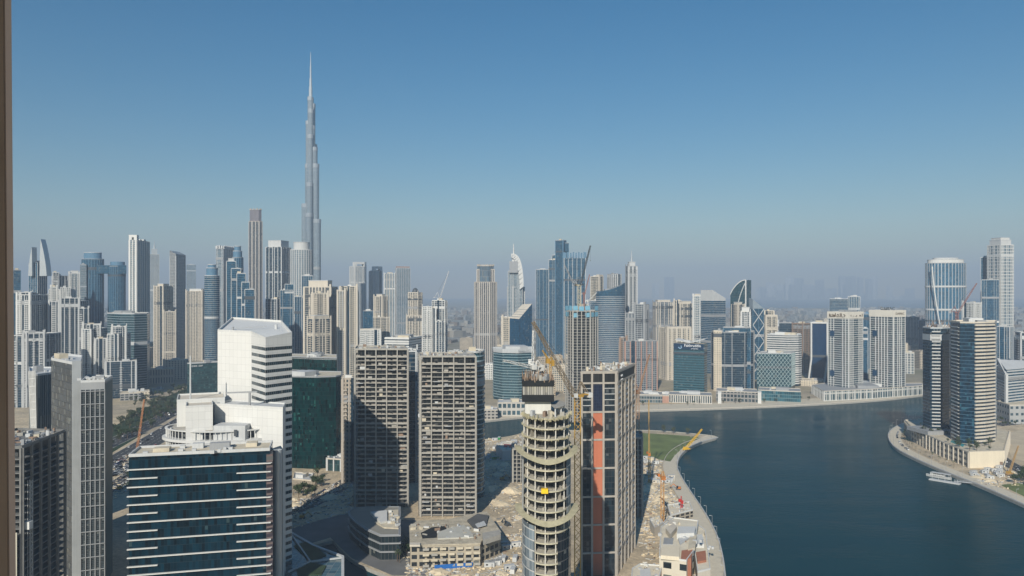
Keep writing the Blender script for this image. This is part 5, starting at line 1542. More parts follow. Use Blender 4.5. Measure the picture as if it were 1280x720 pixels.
# white gridded twins with rooftop writing
for idx, (x0, x1, yt, xc, lab) in enumerate(((1035, 1078.5, 391, 1061, 'white gridded apartment tower with curling script on its top, left of two twins'), (1087.5, 1131.5, 389, 1117, 'white gridded apartment tower with standing roof letters, right of two twins'))):
    D = 1165
    r_, f_, z_, o_ = T('residential_tower', lab, x0, x1, yt, D, 'white_close', xc=xc, turn=33, group='white gridded twin towers', z0=0, mat=facade('twin_glazing', (.008, .034, .052), (.20, .24, .26), 2.1, 3.4, .14, .14, blind=.12, blindc=(.25, .28, .27)), fins=(5.0, 1.1, .6, WHITE), bands=(.75, .5, WHITE), vary=False, fh=3.4)
    p0, p1, p2 = Vector(f_[0]), Vector(f_[1]), Vector(f_[2])
    b = MB(o_); b.ring(f_, .9, .3, z_ - 9, z_ + 1.4); b.build('top_fascia', plain('ivory_fascia', (.66, .62, .54), .7, .08), r_)
    e = (p1 - p0); Ln = e.length; e /= Ln; n_ = Vector((e.y, -e.x))
    e2 = (p2 - p1); L2_ = e2.length; e2 /= L2_; n2_ = Vector((e2.y, -e2.x))
    for k in (0, 1): 
        p = p0 + e * Ln * .22 + n_ * .7; b = MB(o_); b.box((p.x, p.y, 30 + k * 62), (Ln * .2, .3, 9), math.atan2(e.y, e.x)); b.build('dark_screen', plain('navy_screen', (.012, .05, .11), .4, .1), r_)
    if idx == 0:
        # curling script as strokes along the fascia (u along, v up), right to left
        strokes = [[(.02, .2), (.02, .75), (.05, .3), (.08, .2)], [(.10, .7), (.10, .2), (.2, .2), (.2, .75)], [(.24, .2), (.30, .2), (.30, .55), (.25, .55), (.25, .2)], [(.34, .9), (.34, .2)],
                   [(.42, .2), (.5, .2), (.52, .6), (.46, .7), (.43, .5), (.42, .2)], [(.55, .2), (.60, .2), (.60, .9)], [(.66, .85), (.66, .2)], [(.72, .2), (.82, .2), (.86, .45), (.78, .7)], [(.72, .2), (.70, .1)]]
        b = MB(o_)
        for st_ in strokes:
            for (u, v), (u2, v2) in zip(st_, st_[1:]):
                b.beam((*(p0 + e * Ln * (.08 + u * .9) + n_ * 1.3), z_ - 8 + v * 8), (*(p0 + e * Ln * (.08 + u2 * .9) + n_ * 1.3), z_ - 8 + v2 * 8), .95, .6)
        b.build('sign_letters', BRONZE, r_)
        b = MB(o_)
        for st_ in [[(.1, .3), (.1, .6)], [(.25, .35), (.3, .35)], [(.42, .3), (.5, .3), (.5, .5)], [(.7, .3), (.75, .55), (.8, .25)], [(.9, .2), (.9, .8)]]:
            for (u, v), (u2, v2) in zip(st_, st_[1:]):
                b.beam((*(p1 + e2 * L2_ * u + n2_ * 1.3), z_ - 8 + v * 8), (*(p1 + e2 * L2_ * u2 + n2_ * 1.3), z_ - 8 + v2 * 8), 1.0, .6)
        b.build('sign_letters', BRONZE, r_)
    else:
        p = p0 + e * Ln * .72 + n_ * -2; writing('DAMAC', 'sign_letters', DGREY, r_, o_, (p.x, p.y, z_ + 1.6), math.atan2(e.y, e.x), 7, .3, .95)
        p = p1 + e2 * L2_ * .5 + n2_ * 1.1; writing('DAMAC', 'sign_letters', BRONZE, r_, o_, (p.x, p.y, z_ - 5.5), math.atan2(e2.y, e2.x), 5, .15, 1.25)
r_, f_, z_, o_ = T('podium', 'long pale glazed podium under the white gridded twins, along the promenade', 1015, 1152, 487.5, 1140, 'low', foot=[pt(1015, 1200), pt(1030, 1122), pt(1090, 1146), pt(1153, 1190), pt(1153, 1222), pt(1030, 1222)], mat=facade('podium_bays', (.05, .09, .11), (.50, .50, .47), 5.2, 11, .26, .22, blind=.3), plants=5, roof=GREY, cat='podium', fins=(10.4, 1.1, .7, WHITE))
T('residential_tower', 'blue and grey block with a domed plant room behind the white gridded twins, left part', 1037, 1060, 374, 1900, 'blue_band', crown=('dome', 5, 8, LGREY))
T('residential_tower', 'blue gridded block with a flat grey cap behind the left white gridded twin', 1060, 1075, 371, 1900, 'blue_fin', fins=(4, .8, .5, WHITE))
T('residential_tower', 'narrow blue slab in the gap between the white gridded twins', 1078, 1085, 411, 1400, 'blue_fin')
T('residential_tower', 'blue pitched block behind the gap between the white gridded twins', 1079, 1088, 393, 1600, 'blue_plain', crown=('spire', 6, 8, BLUEM))
T('residential_tower', 'pale grey slab behind the right side of the right white gridded twin', 1131, 1149, 397, 1900, 'grey_res')
T('residential_tower', 'blue-grey slab left of the dark peninsula pair, further off', 1148, 1160, 401, 1800, 'blue_fin')
T('office_building', 'low pale office with dark window squares, right of the twins above the road', 1130, 1143, 441, 1500, 'low', mat=facade('square_windows', (.03, .06, .09), (.5, .5, .47), 6, 5, .4, .35), cat='office building')
# far shore frontage row
FRN = facade('colonnade', (.04, .06, .07), (.55, .53, .49), 3.2, 12, .45, .14, blind=.2)
for (x0, x1, yt, D, mk, lab) in ((798, 828, 494, 1105, facade('shop_glass', (.05, .09, .11), (.28, .28, .27), 4, 5, .2, .3), 'grey shop block at the left end of the far-shore frontage row'),
                                 (828, 836, 495, 1104, ROSE, 'small rose brick block in the far-shore frontage row'),
                                 (836, 890, 494.5, 1102, FRN, 'long white colonnaded block in front of the teal lettered office'),
                                 (895, 947, 490, 1112, facade('dark_shopfront', (.03, .05, .06), (.26, .25, .24), 5, 6, .3, .35), 'grey podium with glass front below the wide dark blue office'),
                                 (948, 1001, 489, 1120, facade('teal_shopfront', (.02, .09, .12), (.12, .20, .22), 3, 5, .12, .2), 'teal glazed podium below the lattice cube')):
    T('frontage_building', lab, x0, x1, yt, D, 'low', mat=mk, dep=38, plants=3, cat='building', roof=GREY)
for px, lab in ((899.5, 'white gatepost-like pylon at the left of the grey glass-fronted podium'), (949.5, 'white pylon between the grey podium and the teal glazed podium')):
    f = foot_box(px - 2.2, px + 2.2, 1098, None, 6); org = (*centroid(f), 0)
    o = thing('pylon', lab, 'pylon', org); b = MB(org); b.prism(f, 0, zz(490, 1098)); b.build('shaft', WHITE, o); b = MB(org); b.ring(f, .3, .4, zz(490, 1098) - .8, zz(490, 1098) + .4); b.build('cap', LGREY, o)
T('office_building', 'cream low block right of the lattice cube, below the brown tower', 1001, 1029, 476, 1300, 'low', dep=30, cat='building')
# left part of the far shore behind the concrete frames
T('frontage_building', 'low grey stone building with patterned letters along the canal, left of the round tower', 594, 622, 513, 960, 'low', mat=facade('patterned_front', (.05, .05, .05), (.36, .34, .31), 5, 4, .35, .5), dep=24, cat='building', roof=LGREY)
T('frontage_building', 'pale low building with big windows on the canal promenade, just left of the round tower', 622, 656, 504, 985, 'low', mat=facade('canal_windows', (.05, .09, .11), (.48, .46, .42), 6, 9, .3, .4), dep=30, cat='building', roof=LGREY)

# right edge
f = ellipse(*xy(at(1182, 1725)), 44, 26, 36)
r_, f_, z_, o_ = T('hotel_tower', 'broad blue curved pair of towers with a white arched seam, on the right skyline', 1157, 1207, 329, 1700, 'blue_plain', foot=f, fins=(9, .9, .5, STEEL), crown=('cap', .9, 8, WHITE, ('cap', .7, 4, LGREY)), cat='tower', mat=facade('right_blue_glazing', (.02, .10, .18), (.08, .14, .20), 2, 3.7, .1, .2, blind=.05))
b = MB(o_)
for i in range(12):
    u0, u1 = i / 12, (i + 1) / 12
    f0 = at(1165 + 14 * u0 ** 1.4, 1697 - 1.5, zz(333 + 95 * u0, 1697)); f1 = at(1165 + 14 * u1 ** 1.4, 1697 - 1.5, zz(333 + 95 * u1, 1697)); b.beam(f0, f1, 2.4)
b.build('arched_seam', WHITE, r_)
for y_ in (357, 386): 
    b = MB(o_); b.ring(f_, 1.2, .2, zz(y_ + 2.2, 1700), zz(y_, 1700)); b.build('belt_course', LGREY, r_)
T('hotel_tower', 'tallest pale tower at the right edge, rounded crown and a woven white lattice side', 1234, 1267, 306, 1700, 'pale_fin', xc=1251, turn=45, crown=('cap', .82, 11, LGREY, ('cap', .85, 5, WHITE)), fins=(4, 1.2, .6, WHITE), bands=(1.4, .7, WHITE, 2), steps=[(1227, 1249, 350, -6, 'blue_fin')], cat='tower')
T('tower', 'thin blue tower edge half hidden behind the tallest right-hand tower', 1226, 1236, 322, 1760, 'blue_fin')
T('office_building', 'white slab block with a dark clock-like panel, behind the peninsula pair', 1203, 1227, 379, 1450, 'white_res', xc=1218, turn=35, cat='office building')
T('residential_tower', 'blue gridded block right of the cream-striped peninsula tower', 1243, 1268, 409, 1250, 'blue_fin', xc=1262, turn=25, fins=(4, .8, .5, LGREY))
T('residential_tower', 'white and blue ribbed block cut off by the right edge of the view', 1268, 1300, 416, 1150, 'navy_white', xc=1276, turn=70)
f = [pt(1244, 1000), pt(1259, 948), pt(1330, 1010), pt(1310, 1060)]
r_, f_, z_, o_ = T('office_building', 'glass office with a white folded gable frame at the right edge, behind the sand lot', 1244, 1330, 462, 950, 'blue_band', foot=f, cat='office building', bands=(1.6, .3, LGREY), par=.6)
p0, p1, p2 = [Vector(p) for p in f_[:3]] if abs(f_[1][1] - 948) < 30 else (Vector(f[0]), Vector(f[1]), Vector(f[2]))
n_ = Vector(((p1 - p0).y, -(p1 - p0).x)).normalized() * 1.0
pk = p0.lerp(p1, .35)
for A_, B_ in (((*(p0 + n_), 0), (*(p0 + n_), z_ + 2)), ((*(p1 + n_), 0), (*(p1 + n_), z_ - 6)), ((*(p0 + n_), z_ + 2), (*(pk + n_), z_ + 10)), ((*(pk + n_), z_ + 10), (*(p1 + n_), z_ - 6))):
    b = MB(o_); b.beam(A_, B_, 3.0); b.build('folded_frame', LGREY, r_)
b = MB(o_); b.prism([xy(pk + n_), xy(p1 + n_), xy(p2), xy(p0.lerp(p2, .6))], z_, [z_ + 10, z_ - 4 + 4, z_ + 2, z_ + 6]); b.build('gable_roof', LGREY, r_)
T('office_podium', 'pale stone podium at the foot of the folded-frame glass office', 1246, 1345, 507, 925, 'low', foot=[pt(1246, 960), pt(1262, 925), pt(1360, 935), pt(1350, 1000)], mat=facade('stone_podium', (.05, .08, .10), (.36, .37, .37), 7, 8, .5, .62), cat='podium', plants=0)

# ------------------------------------------------------------------ the dark pair on the peninsula
f = [pt(1153.5, 810), pt(1163, 792), pt(1178, 790), pt(1187, 800), pt(1190, 830), pt(1158, 835)]
r_, f_, z_, o_ = T('residential_tower', 'dark navy peninsula tower with a central strip of pale balconies, left of the pair', 1153, 1188, 411, 790, 'navy_band', foot=f, bands=(.25, .1, BLUEM), fh=3.5, par=1.5, parmat=LGREY, z0=0, plants=3, roof=BROWN, balc=[(1, .08, .80, 1.6, LGREY)])
b = MB(o_)
for k in range(26):
    p = Vector(centroid(f_)) + Vector((random.uniform(-11, 11), random.uniform(-9, 9))); b.beam((p.x, p.y, z_), (p.x + random.uniform(-4, 4), p.y, z_ + random.uniform(2, 8)), .35)
b.build('roof_steelwork', BROWN, r_)
f = [pt(1188, 762), pt(1200, 738), pt(1218, 732), pt(1231, 736), pt(1243.5, 744), pt(1246, 775), pt(1195, 785)]
r_, f_, z_, o_ = T('residential_tower', 'dark glass peninsula tower with cream striped right faces and a white balcony column', 1186, 1244, 404, 735, 'navy_band', foot=f, bands=(.25, .1, BLUEM), fh=3.5, par=1.5, parmat=CREAM, plants=3, balc=[(0, .25, .95, 1.5, WHITE)], mat=facade('peninsula_glazing', (.004, .026, .050), (.01, .03, .05), 1.5, 3.5, .05, .1, blind=.1, blindc=(.05, .16, .22), var=1.0), vary=False)
for ei, nm in ((2, 'cream_band'), (3, 'cream_band')):
    p, q = Vector(f_[ei]), Vector(f_[ei + 1]); e = (q - p); Ln = e.length; e /= Ln; n_ = Vector((e.y, -e.x)); pr = None
    p = (p + q) / 2 + n_ * .5
    for k in range(int(z_ / 3.5)):
        loc = (p.x - o_[0], p.y - o_[1], z_ - 2.6 - 3.5 * k)
        if pr is None: b = MB(); b.box((0, 0, 0), (Ln * .95, 1.3, 1.75)); pr = b.build(nm, CREAM, r_, loc); pr.rotation_euler = (0, 0, math.atan2(e.y, e.x))
        else: dup(pr, loc, r_)
# podium along the walk
PD = [gnd(1211, 585), gnd(1255, 583.5), gnd(1262, 556), gnd(1190, 538), gnd(1150, 541), gnd(1131, 541), gnd(1140, 551), gnd(1158, 561), gnd(1180, 572)]
PD = [xy(p) for p in PD]
r_, f_, z_, o_ = T('podium', 'curved pale podium with columns and a blank cream end under the dark pair', 1131, 1255, 553.4, 740, 'low', foot=PD, mat=facade('podium_slots', (.04, .05, .06), (.52, .47, .38), 7, 5, .14, .5, blind=.1), plants=2, cat='podium', fins=(9, 1.0, .8, CREAM), roof=SAND)
z_pod = z_
ei = [i for i in range(len(f_)) if abs(f_[i][0] - PD[0][0]) < .1][0]
p, q = Vector(PD[0]), Vector(PD[1]); e = (q - p).normalized(); n_ = Vector((e.y, -e.x)); m_ = (p + q) / 2 + n_ * .5
b = MB(o_); b.box((m_.x, m_.y, 0), ((q - p).length, .9, z_ + .8), math.atan2(e.y, e.x)); b.build('blank_wall', plain('cream_wall', (.70, .62, .48), .8, .08), r_)
b = MB(o_); m_ = p.lerp(q, .9) + n_ * 1.0; b.box((m_.x, m_.y, 0), (3, .3, 5), math.atan2(e.y, e.x)); b.build('doorway', BROWN, r_)
pool = [gnd(1190, 550.5, z_), gnd(1206, 556, z_), gnd(1204, 559, z_), gnd(1188, 553, z_)]
b = MB(o_); b.prism([xy(p) for p in pool], z_, z_ + .5); b.build('pool', plain('pool_water', (.06, .36, .38), .1, .05), r_)
# ------------------------------------------------------------------ low buildings on the near sites
def inside(p, poly):
    c = False; n = len(poly); x, y = p[0], p[1]
    for i in range(n):
        x0, y0, x1, y1 = poly[i][0], poly[i][1], poly[(i + 1) % n][0], poly[(i + 1) % n][1]
        if (y0 > y) != (y1 > y) and x < (x1 - x0) * (y - y0) / (y1 - y0) + x0: c = not c
    return c
def roofpts(px, z): return [xy(gnd(x, y, z)) for x, y in px]
rr = random.Random(11)
# curved dark pavilion by the canal
P_ = ccw(roofpts([(436, 640), (442, 635.5), (460, 634), (499, 634), (499, 669), (476, 669.5), (459, 662), (446, 653), (438, 645)], 15))
org = (*centroid(P_), 0)
r_ = thing('low_building', 'curved dark three-storey building with a sunlit roof panel by the canal promenade', 'building', org)
b = MB(org); b.prism(P_, 0, 15); b.build('glazed_walls', facade('dusky_glazing', (.015, .025, .03), (.10, .10, .10), 2.2, 5, .08, .22), r_)
b = MB((org[0], org[1], 0)); b.ring(P_, .9, .2, 0, .7); e_ = b.build('floor_ledge', GREY, r_, (0, 0, 5)); dup(e_, (0, 0, 10), r_); dup(e_, (0, 0, 14.6), r_)
rooftop(r_, P_, 15, org, plain('stone_grey_roof', (.24, .23, .20), .9, .1), 0, .6, GREY, clutter=False)
q = roofpts([(463, 640), (484, 638), (484, 651), (476, 653)], 17); b = MB(org); b.prism(q, 15, 17.2); b.build('roof_panel', WHITE, r_)
q = roofpts([(485, 637.5), (498, 637), (498, 660), (480, 659), (468, 652), (485, 652)], 16); b = MB(org); b.prism(q, 15, 16.0); b.build('roof_terrace', SAND, r_)
for k in range(14):
    c0 = gnd(486 + 11 * rr.random(), 640 + 17 * rr.random(), 16); b = MB(org); b.box((c0.x, c0.y, 16), (2.5 * rr.random() + .8, 1.6, 1.4), rr.random()); b.build('cooling_unit', [LGREY, SAND, WHITE][k % 3], r_)
FOOTS.append((P_, 15))
# concrete podium site
P_ = ccw(roofpts([(512, 658), (523, 652), (560, 650), (608, 640), (626, 666), (602, 676), (600, 680), (513, 682)], 13))
org = (*centroid(P_), 0)
r_ = thing('unfinished_podium', 'sprawling concrete podium with a dark roof opening at the foot of the sunlit frame', 'unfinished podium', org)
b = MB(org); b.prism(P_, 0, 13); b.build('outer_walls', facade('podium_concrete', (.02, .025, .03), (.40, .35, .27), 4.5, 4.2, .3, .42, blind=.3, grough=.5), r_)
b = MB(org); b.prism(offset(P_, .3), 12.8, 13.5); b.build('roof', plain('dusty_roof', (.44, .39, .30), .9, .4, .25, .2, .3), r_)
def roofbit(px, z0, z1, mat, nm): 
    bb = MB(org); bb.prism(roofpts(px, z1), z0, z1); bb.build(nm, mat, r_)
roofbit([(526, 666), (540, 659), (561, 657), (557, 662), (547, 664), (546, 672), (528, 673)], 13.5, 13.62, plain('dark_opening', (.012, .014, .016), .6, .2), 'roof_opening')
roofbit([(547, 665), (562, 660), (580, 656), (590, 666), (592, 671), (547, 673)], 13.5, 14.2, plain('pale_slab', (.46, .45, .40), .9, .2), 'upper_slab')
roofbit([(584, 650), (597, 642), (611, 644), (608, 655), (594, 661)], 13.5, 14.6, plain('dark_membrane', (.10, .10, .10), .9, .2), 'roof_membrane')
roofbit([(594, 655), (605, 651), (608, 656), (597, 659)], 14.62, 15.0, LGREY, 'pale_panel')
roofbit([(603, 666), (625, 662), (626, 668), (604, 675)], 13.5, 16.5, CONC, 'stair_block')
roofbit([(512, 678), (525, 678), (525, 681), (512, 681)], 13.5, 14.6, CREAM, 'stair_block')
for k in range(40):
    c0 = gnd(515 + 85 * rr.random(), 654 + 20 * rr.random(), 13.5)
    if inside(c0, P_): b = MB(org); b.box((c0.x, c0.y, 13.5), (rr.uniform(.5, 3.5), rr.uniform(.4, 1.5), rr.choice((.4, .8, 1.5))), rr.random() * 3); b.build('site_stack', [CONC, SAND, LGREY, BROWN, WHITE][k % 5], r_)
# terraced bays on the front
a, c = Vector(xy(gnd(527, 683, 12))), Vector(xy(gnd(601, 680, 12))); t = (c - a).normalized(); n_ = Vector((t.y, -t.x)); L = (c - a).length; rz = math.atan2(t.y, t.x)
for k in range(7):
    u = (k + .5) / 7
    for fl in range(4):
        p = a + t * L * u + n_ * (2.2 - .25 * fl)
        b = MB(org); b.box((p.x, p.y, 1.2 + 3.1 * fl), (L / 7 * .72, 4.5, .5), rz); b.box((p.x + n_.x * 2.1, p.y + n_.y * 2.1, 1.7 + 3.1 * fl), (L / 7 * .72, .2, .9), rz); b.build('terrace_bay', SAND if (k + fl) % 3 else CONC, r_)
FOOTS.append((P_, 13))
f = [gnd(543, 712), gnd(591, 708.5)]; a, c = f[0], f[1]
o = MB(); o.beam((a.x, a.y, 1.3), (c.x, c.y, 1.3), .25, 2.6); tag(o.build('site_hoarding', BLUEP), 'bright blue hoarding in front of the terraced concrete podium', 'hoarding')
# glass roofed pavilion, bottom left of the canal
P_ = ccw(roofpts([(350, 655), (364, 666), (392, 682), (429, 696), (429, 735), (350, 740)], 14))
org = (*centroid(P_), 0)
r_ = thing('low_building', 'angular low building with pale roof edges and planted roof beds left of the canal', 'building', org)
b = MB(org); b.prism(P_, 0, 13.5); b.build('outer_walls', facade('hall_glass', (.02, .03, .04), (.2, .2, .2), 3, 6, .1, .1), r_)
b = MB(org); b.prism(offset(P_, -.3), 13.5, 13.8); b.build('roof', facade('skylight_panels', (.05, .09, .10), (.16, .18, .18), 4, 4, .06, .06, blind=.1), r_)
b = MB(org); b.ring(P_, .5, 1.0, 13.3, 14.6); b.build('roof_edge', LGREY, r_)
for q in ([(367, 682), (385, 676), (408, 694), (388, 702)], [(371, 712), (388, 703), (408, 707), (402, 718), (372, 719)]):
    b = MB(org); b.prism(roofpts(q, 14.2), 13.8, 14.3); b.build('roof_planting', SHRUB, r_)
for A_, B_ in (((364, 668), (388, 702)), ((388, 702), (428, 697)), ((360, 715), (388, 702))):
    b = MB(org); q0, q1 = gnd(*A_, 14.4), gnd(*B_, 14.4); b.beam(q0, q1, .8); b.build('roof_rib', LGREY, r_)
FOOTS.append((P_, 14))
# frame building with a dusty roof among trees; link with columns
f = [pt(366, 652), pt(389, 646), pt(392, 672), pt(368, 676)]
r_, f_, z_, o_ = T('low_building', 'dark framed low building with a dusty roof beside trees, below the green glass block', 366, 391, 600, 650, 'low', foot=f, mat=facade('dark_frames', (.015, .02, .022), (.13, .11, .09), 4, 5, .22, .2), roof=LGREY, plants=2, cat='building')
f = [pt(409, 684), pt(444, 676), pt(446, 716), pt(409, 716)]
r_, f_, z_, o_ = T('low_building', 'dark glazed link building raised on pale columns beside the first bare frame', 409, 445, 575, 680, 'low', z0=0, foot=f, mat=facade('link_glass', (.02, .05, .055), (.07, .10, .10), 2, 6, .06, .1), roof=GREY, plants=1, cat='building', fins=(6.5, 1.2, 1.2, LGREY))
# podium blocks beside the panelled tower and its back row
f = [pt(630, 720), pt(646, 716), pt(655, 735), pt(634, 742)]
frame_tower('unfinished_block', 'small open concrete frame tucked behind the left of the round tower', Vector(pt(641, 640)), Vector(pt(656, 640)), [Vector(pt(655, 662)), Vector(pt(640, 662))], zz(562, 640), 9, 3.3, 3, 'unfinished block', heavy=0, clutter=6, rails=False)
frame_tower('unfinished_tower', 'narrow scaffolded concrete frame just behind the right side of the panelled tower', Vector(pt(786, 540)), Vector(pt(803, 540)), [Vector(pt(802, 566)), Vector(pt(787, 566))], zz(548, 540), 14, 3.4, 3, 'unfinished tower', heavy=0, clutter=10, rails=False)
# villas at the right foot of the panelled tower
def villa(label, px, z, mat, parts):
    P_ = ccw(roofpts(px, z)); org = (*centroid(P_), 0)
    r_ = thing('villa', label, 'villa', org)
    b = MB(org); b.prism(P_, 0, z); b.build('outer_walls', mat, r_)
    rooftop(r_, P_, z, org, plain('pale_roof', (.66, .60, .48), .9, .2), 0, .9, WHITE, clutter=True)
    for (q, z0, z1, mt, nm) in parts:
        b = MB(org); b.prism(ccw(roofpts(q, z1)), z0, z1); b.build(nm, mt, r_)
    xs = [p[0] for p in P_]; ys = [p[1] for p in P_]
    for k in range(60):
        p = (rr.uniform(min(xs), max(xs)), rr.uniform(min(ys), max(ys)))
        if inside(p, offset(P_, -1)) and k % 3 == 0:
            b = MB(org); b.box((p[0], p[1], z + .2), (rr.uniform(.6, 3), rr.uniform(.5, 1.6), rr.choice((.4, .8, 1.6))), rr.random() * 3); b.build('site_stack', [CONC, SAND, LGREY, BROWN, WHITE][k % 5], r_)
    FOOTS.append((P_, z))
    return r_, org
BRICK = plain('brick_red', (.36, .15, .09), .85, .15, .6)
villa('largest white villa with a brick corner and dark window at the waterside site', [(826, 660), (842, 648), (873, 652), (867, 690), (858, 702), (824, 697)], 14, facade('villa_windows', (.02, .03, .035), (.60, .55, .45), 9, 7, .5, .5),
      [([(832, 660), (842, 654), (846, 658), (838, 668)], 14, 17.5, CREAM, 'stair_block'), ([(846, 668), (858, 664), (862, 672), (850, 680)], 14, 15.2, LGREY, 'roof_deck'), ([(852, 688), (866, 686), (864, 698), (851, 699)], 0, 14.8, BRICK, 'brick_corner'),
       ([(828, 684), (850, 682), (849, 696), (826, 694)], 14, 16.2, plain('cream_wall', (.70, .62, .48), .8, .08), 'upper_room'), ([(848, 658), (870, 658), (868, 666), (846, 667)], 14, 17.6, WHITE, 'upper_room'), ([(862, 670), (871, 668), (869, 684), (860, 686)], 14, 15.8, SAND, 'terrace'), ([(830, 672), (842, 672), (841, 680), (829, 680)], 14, 14.7, GREY, 'skylight')])
villa('small brick and white block behind the largest villa', [(829, 655), (836, 646), (845, 649), (843, 659), (832, 661)], 13, BRICK, [([(836, 650), (842, 650), (842, 655), (836, 655)], 13, 15, CREAM, 'stair_block')])
villa('low white and terracotta block at the bottom edge beside the panelled tower', [(790, 712), (800, 706), (828, 708), (822, 730), (788, 735)], 8, facade('low_villa_windows', (.02, .03, .03), (.45, .28, .20), 6, 5, .5, .5), [([(800, 712), (812, 710), (814, 722), (800, 726)], 8, 10, WHITE, 'stair_block')])
villa('row of grey-roofed villas under construction along the curved walk', [(852, 664), (870, 655), (882, 664), (888, 712), (872, 716), (868, 690)], 9, CREAM, [([(868, 668), (878, 668), (880, 680), (870, 680)], 9, 11.5, WHITE, 'stair_block'), ([(870, 690), (882, 688), (883, 700), (872, 702)], 9, 10.5, BRICK, 'brick_block')])
villa('open concrete foundations with dark bays beside the red mast', [(834, 632), (862, 628), (866, 638), (838, 645)], 5, facade('foundation_bays', (.03, .03, .03), (.34, .30, .24), 5, 2.5, .3, .4), [])
villa('pale site office block under the orange lattice mast', [(812, 650), (824, 646), (829, 654), (818, 660)], 6, CREAM, [])
villa('white angular canopy structure on the building site behind the round tower', [(620, 556), (633, 552), (655, 556), (650, 563), (628, 564)], 9, LGREY, [([(630, 555), (648, 556), (646, 559), (630, 558)], 9, 10, RED, 'red_panel')])

# ------------------------------------------------------------------ cranes
def lattice(b, a, c, w, r=.14, step=None, top=None):
    """four-chord lattice between two points"""
    a, c = Vector(a), Vector(c)
    d = (c - a); Ln = d.length; d.normalize()
    s = d.cross(Vector((0, 0, 1)))
    if s.length < .05: s = Vector((1, 0, 0))
    s.normalize(); t_ = s.cross(d)
    w1 = w if top is None else top
    off = [(-1, -1), (1, -1), (1, 1), (-1, 1)]
    P0 = [a + s * (w / 2 * i) + t_ * (w / 2 * j) for i, j in off]; P1 = [c + s * (w1 / 2 * i) + t_ * (w1 / 2 * j) for i, j in off]
    for p, q in zip(P0, P1): b.beam(p, q, r * 1.3)
    n = max(2, int(Ln / (step or w * 1.1)))
    for k in range(n):
        u0, u1 = k / n, (k + 1) / n
        for i in range(4):
            j = (i + 1) % 4
            A_, B_ = P0[i].lerp(P1[i], u0), P0[j].lerp(P1[j], u1)
            if k % 2: A_, B_ = P0[j].lerp(P1[j], u0), P0[i].lerp(P1[i], u1)
            b.beam(A_, B_, r)
def crane(label, px, D, z0, ycab, tip, tipD=None, mat=YEL, mw=2.0, jw=1.4, jmat=None, cab=WHITE, r=.16, back=9, hook=True, name='tower_crane'):
    """luffing tower crane: mast from z0 up to row ycab, jib to the picture point tip at depth tipD"""
    B_ = at(px, D, z0); zc = zz(ycab, D)
    org = (B_.x, B_.y, z0)
    r_ = thing(name, label, 'crane', org)
    if zc - z0 > 1.5:
        b = MB(org); lattice(b, (B_.x, B_.y, z0), (B_.x, B_.y, zc), mw, r); b.build('mast', mat, r_)
    tD = tipD or D
    T_ = at(tip[0], tD, zz(tip[1], tD))
    h = Vector((T_.x - B_.x, T_.y - B_.y, 0)); h = h.normalized() if h.length > .1 else Vector((1, 0, 0))
    rz = math.atan2(h.y, h.x)
    b = MB(org); b.box((B_.x, B_.y, zc), (mw * 1.6, mw * 1.4, .8), rz); q = B_ - h * back * .5; b.box((q.x, q.y, zc + .8), (back, mw * 1.1, .5), rz); b.build('slewing_deck', mat, r_)
    q = B_ - h * back * .85; b = MB(org); b.box((q.x, q.y, zc - .6), (back * .3, mw * 1.3, 2.4), rz); b.build('counterweight', cab, r_)
    q = B_ + h * mw + Vector((-h.y, h.x, 0)) * mw; b = MB(org); b.box((q.x, q.y, zc + .2), (1.5, 1.4, 2.0), rz); b.build('cab', cab, r_)
    F0 = Vector((B_.x, B_.y, zc + 1.0)) + h * mw * .7
    b = MB(org); lattice(b, F0, T_, jw, r * .85, None, jw * .55); jo = b.build('jib', jmat or mat, r_)
    Ap = Vector((B_.x, B_.y, zc + back * .95)) - h * back * .25
    b = MB(org)
    for s in (-1, 1):
        sd = Vector((-h.y, h.x, 0)) * s * mw * .45
        b.beam(Vector((B_.x, B_.y, zc + 1)) + sd, Ap + sd * .4, r * 1.6); b.beam(Vector((B_.x, B_.y, zc + 1)) - h * back * .8 + sd, Ap + sd * .4, r * 1.6)
    ao = b.build('a_frame', jmat or mat, r_)
    b = MB(org); b.beam(Ap, F0.lerp(T_, .93), r * .6); b.beam(Ap, Vector((B_.x, B_.y, zc + 1)) - h * back * .9, r * .6); b.build('stay_cable', DGREY, ao)
    if hook:
        hz = max(T_.z - (T_.z - z0) * .35, T_.z - 18)
        b = MB(org); b.beam(T_, (T_.x, T_.y, hz), r * .5); b.box((T_.x, T_.y, hz - 1), (.7, .7, 1.0)); b.build('hook_line', DGREY, jo)
    return r_
DKST = plain('weathered_steel', (.22, .17, .12), .7, .25, .5)
crane('yellow tower crane with a long brown jib leaning left, between round and panelled towers', 722, 385, 0, 496, (666, 402), 372, YEL, 3.0, 2.0, plain('bronze_brown_jib', (.22, .17, .11), .6, .2, .5), WHITE, .22, 8, hook=False)
crane('white crane with a low jib pointing left, standing on the round tower core', 669, 309, zz(479, 304), 462, (629, 450.5), 300, WHITE, 1.4, 1.2, None, WHITE, .16, 4, hook=False)
crane('thin white crane jib standing upright above the round tower core', 666, 312, zz(479, 306), 456, (666.5, 413), 314, WHITE, 1.2, .9, None, WHITE, .16, 3, hook=False)
crane('small yellow crane beside the white one on the round tower core', 688, 310, zz(479, 305), 455, (678, 438), 318, YEL, .8, .5, None, YEL, .12, 3, hook=False)
crane('grey crane with steep jib on the blue-screened frame, tallest of the cranes there', 724, 950, zz(389, 943), 357, (738, 307), 935, plain('pale_yellow_mast', (.55, .48, .32), .6, .15), 3.2, 1.8, DGREY, DGREY, .3, 7)
crane('slim grey crane leaning left on the blue-screened frame', 717, 950, zz(389, 943), 354, (705.5, 331), 945, GREY, 1.6, 1.2, GREY, GREY, .25, 4, hook=False)
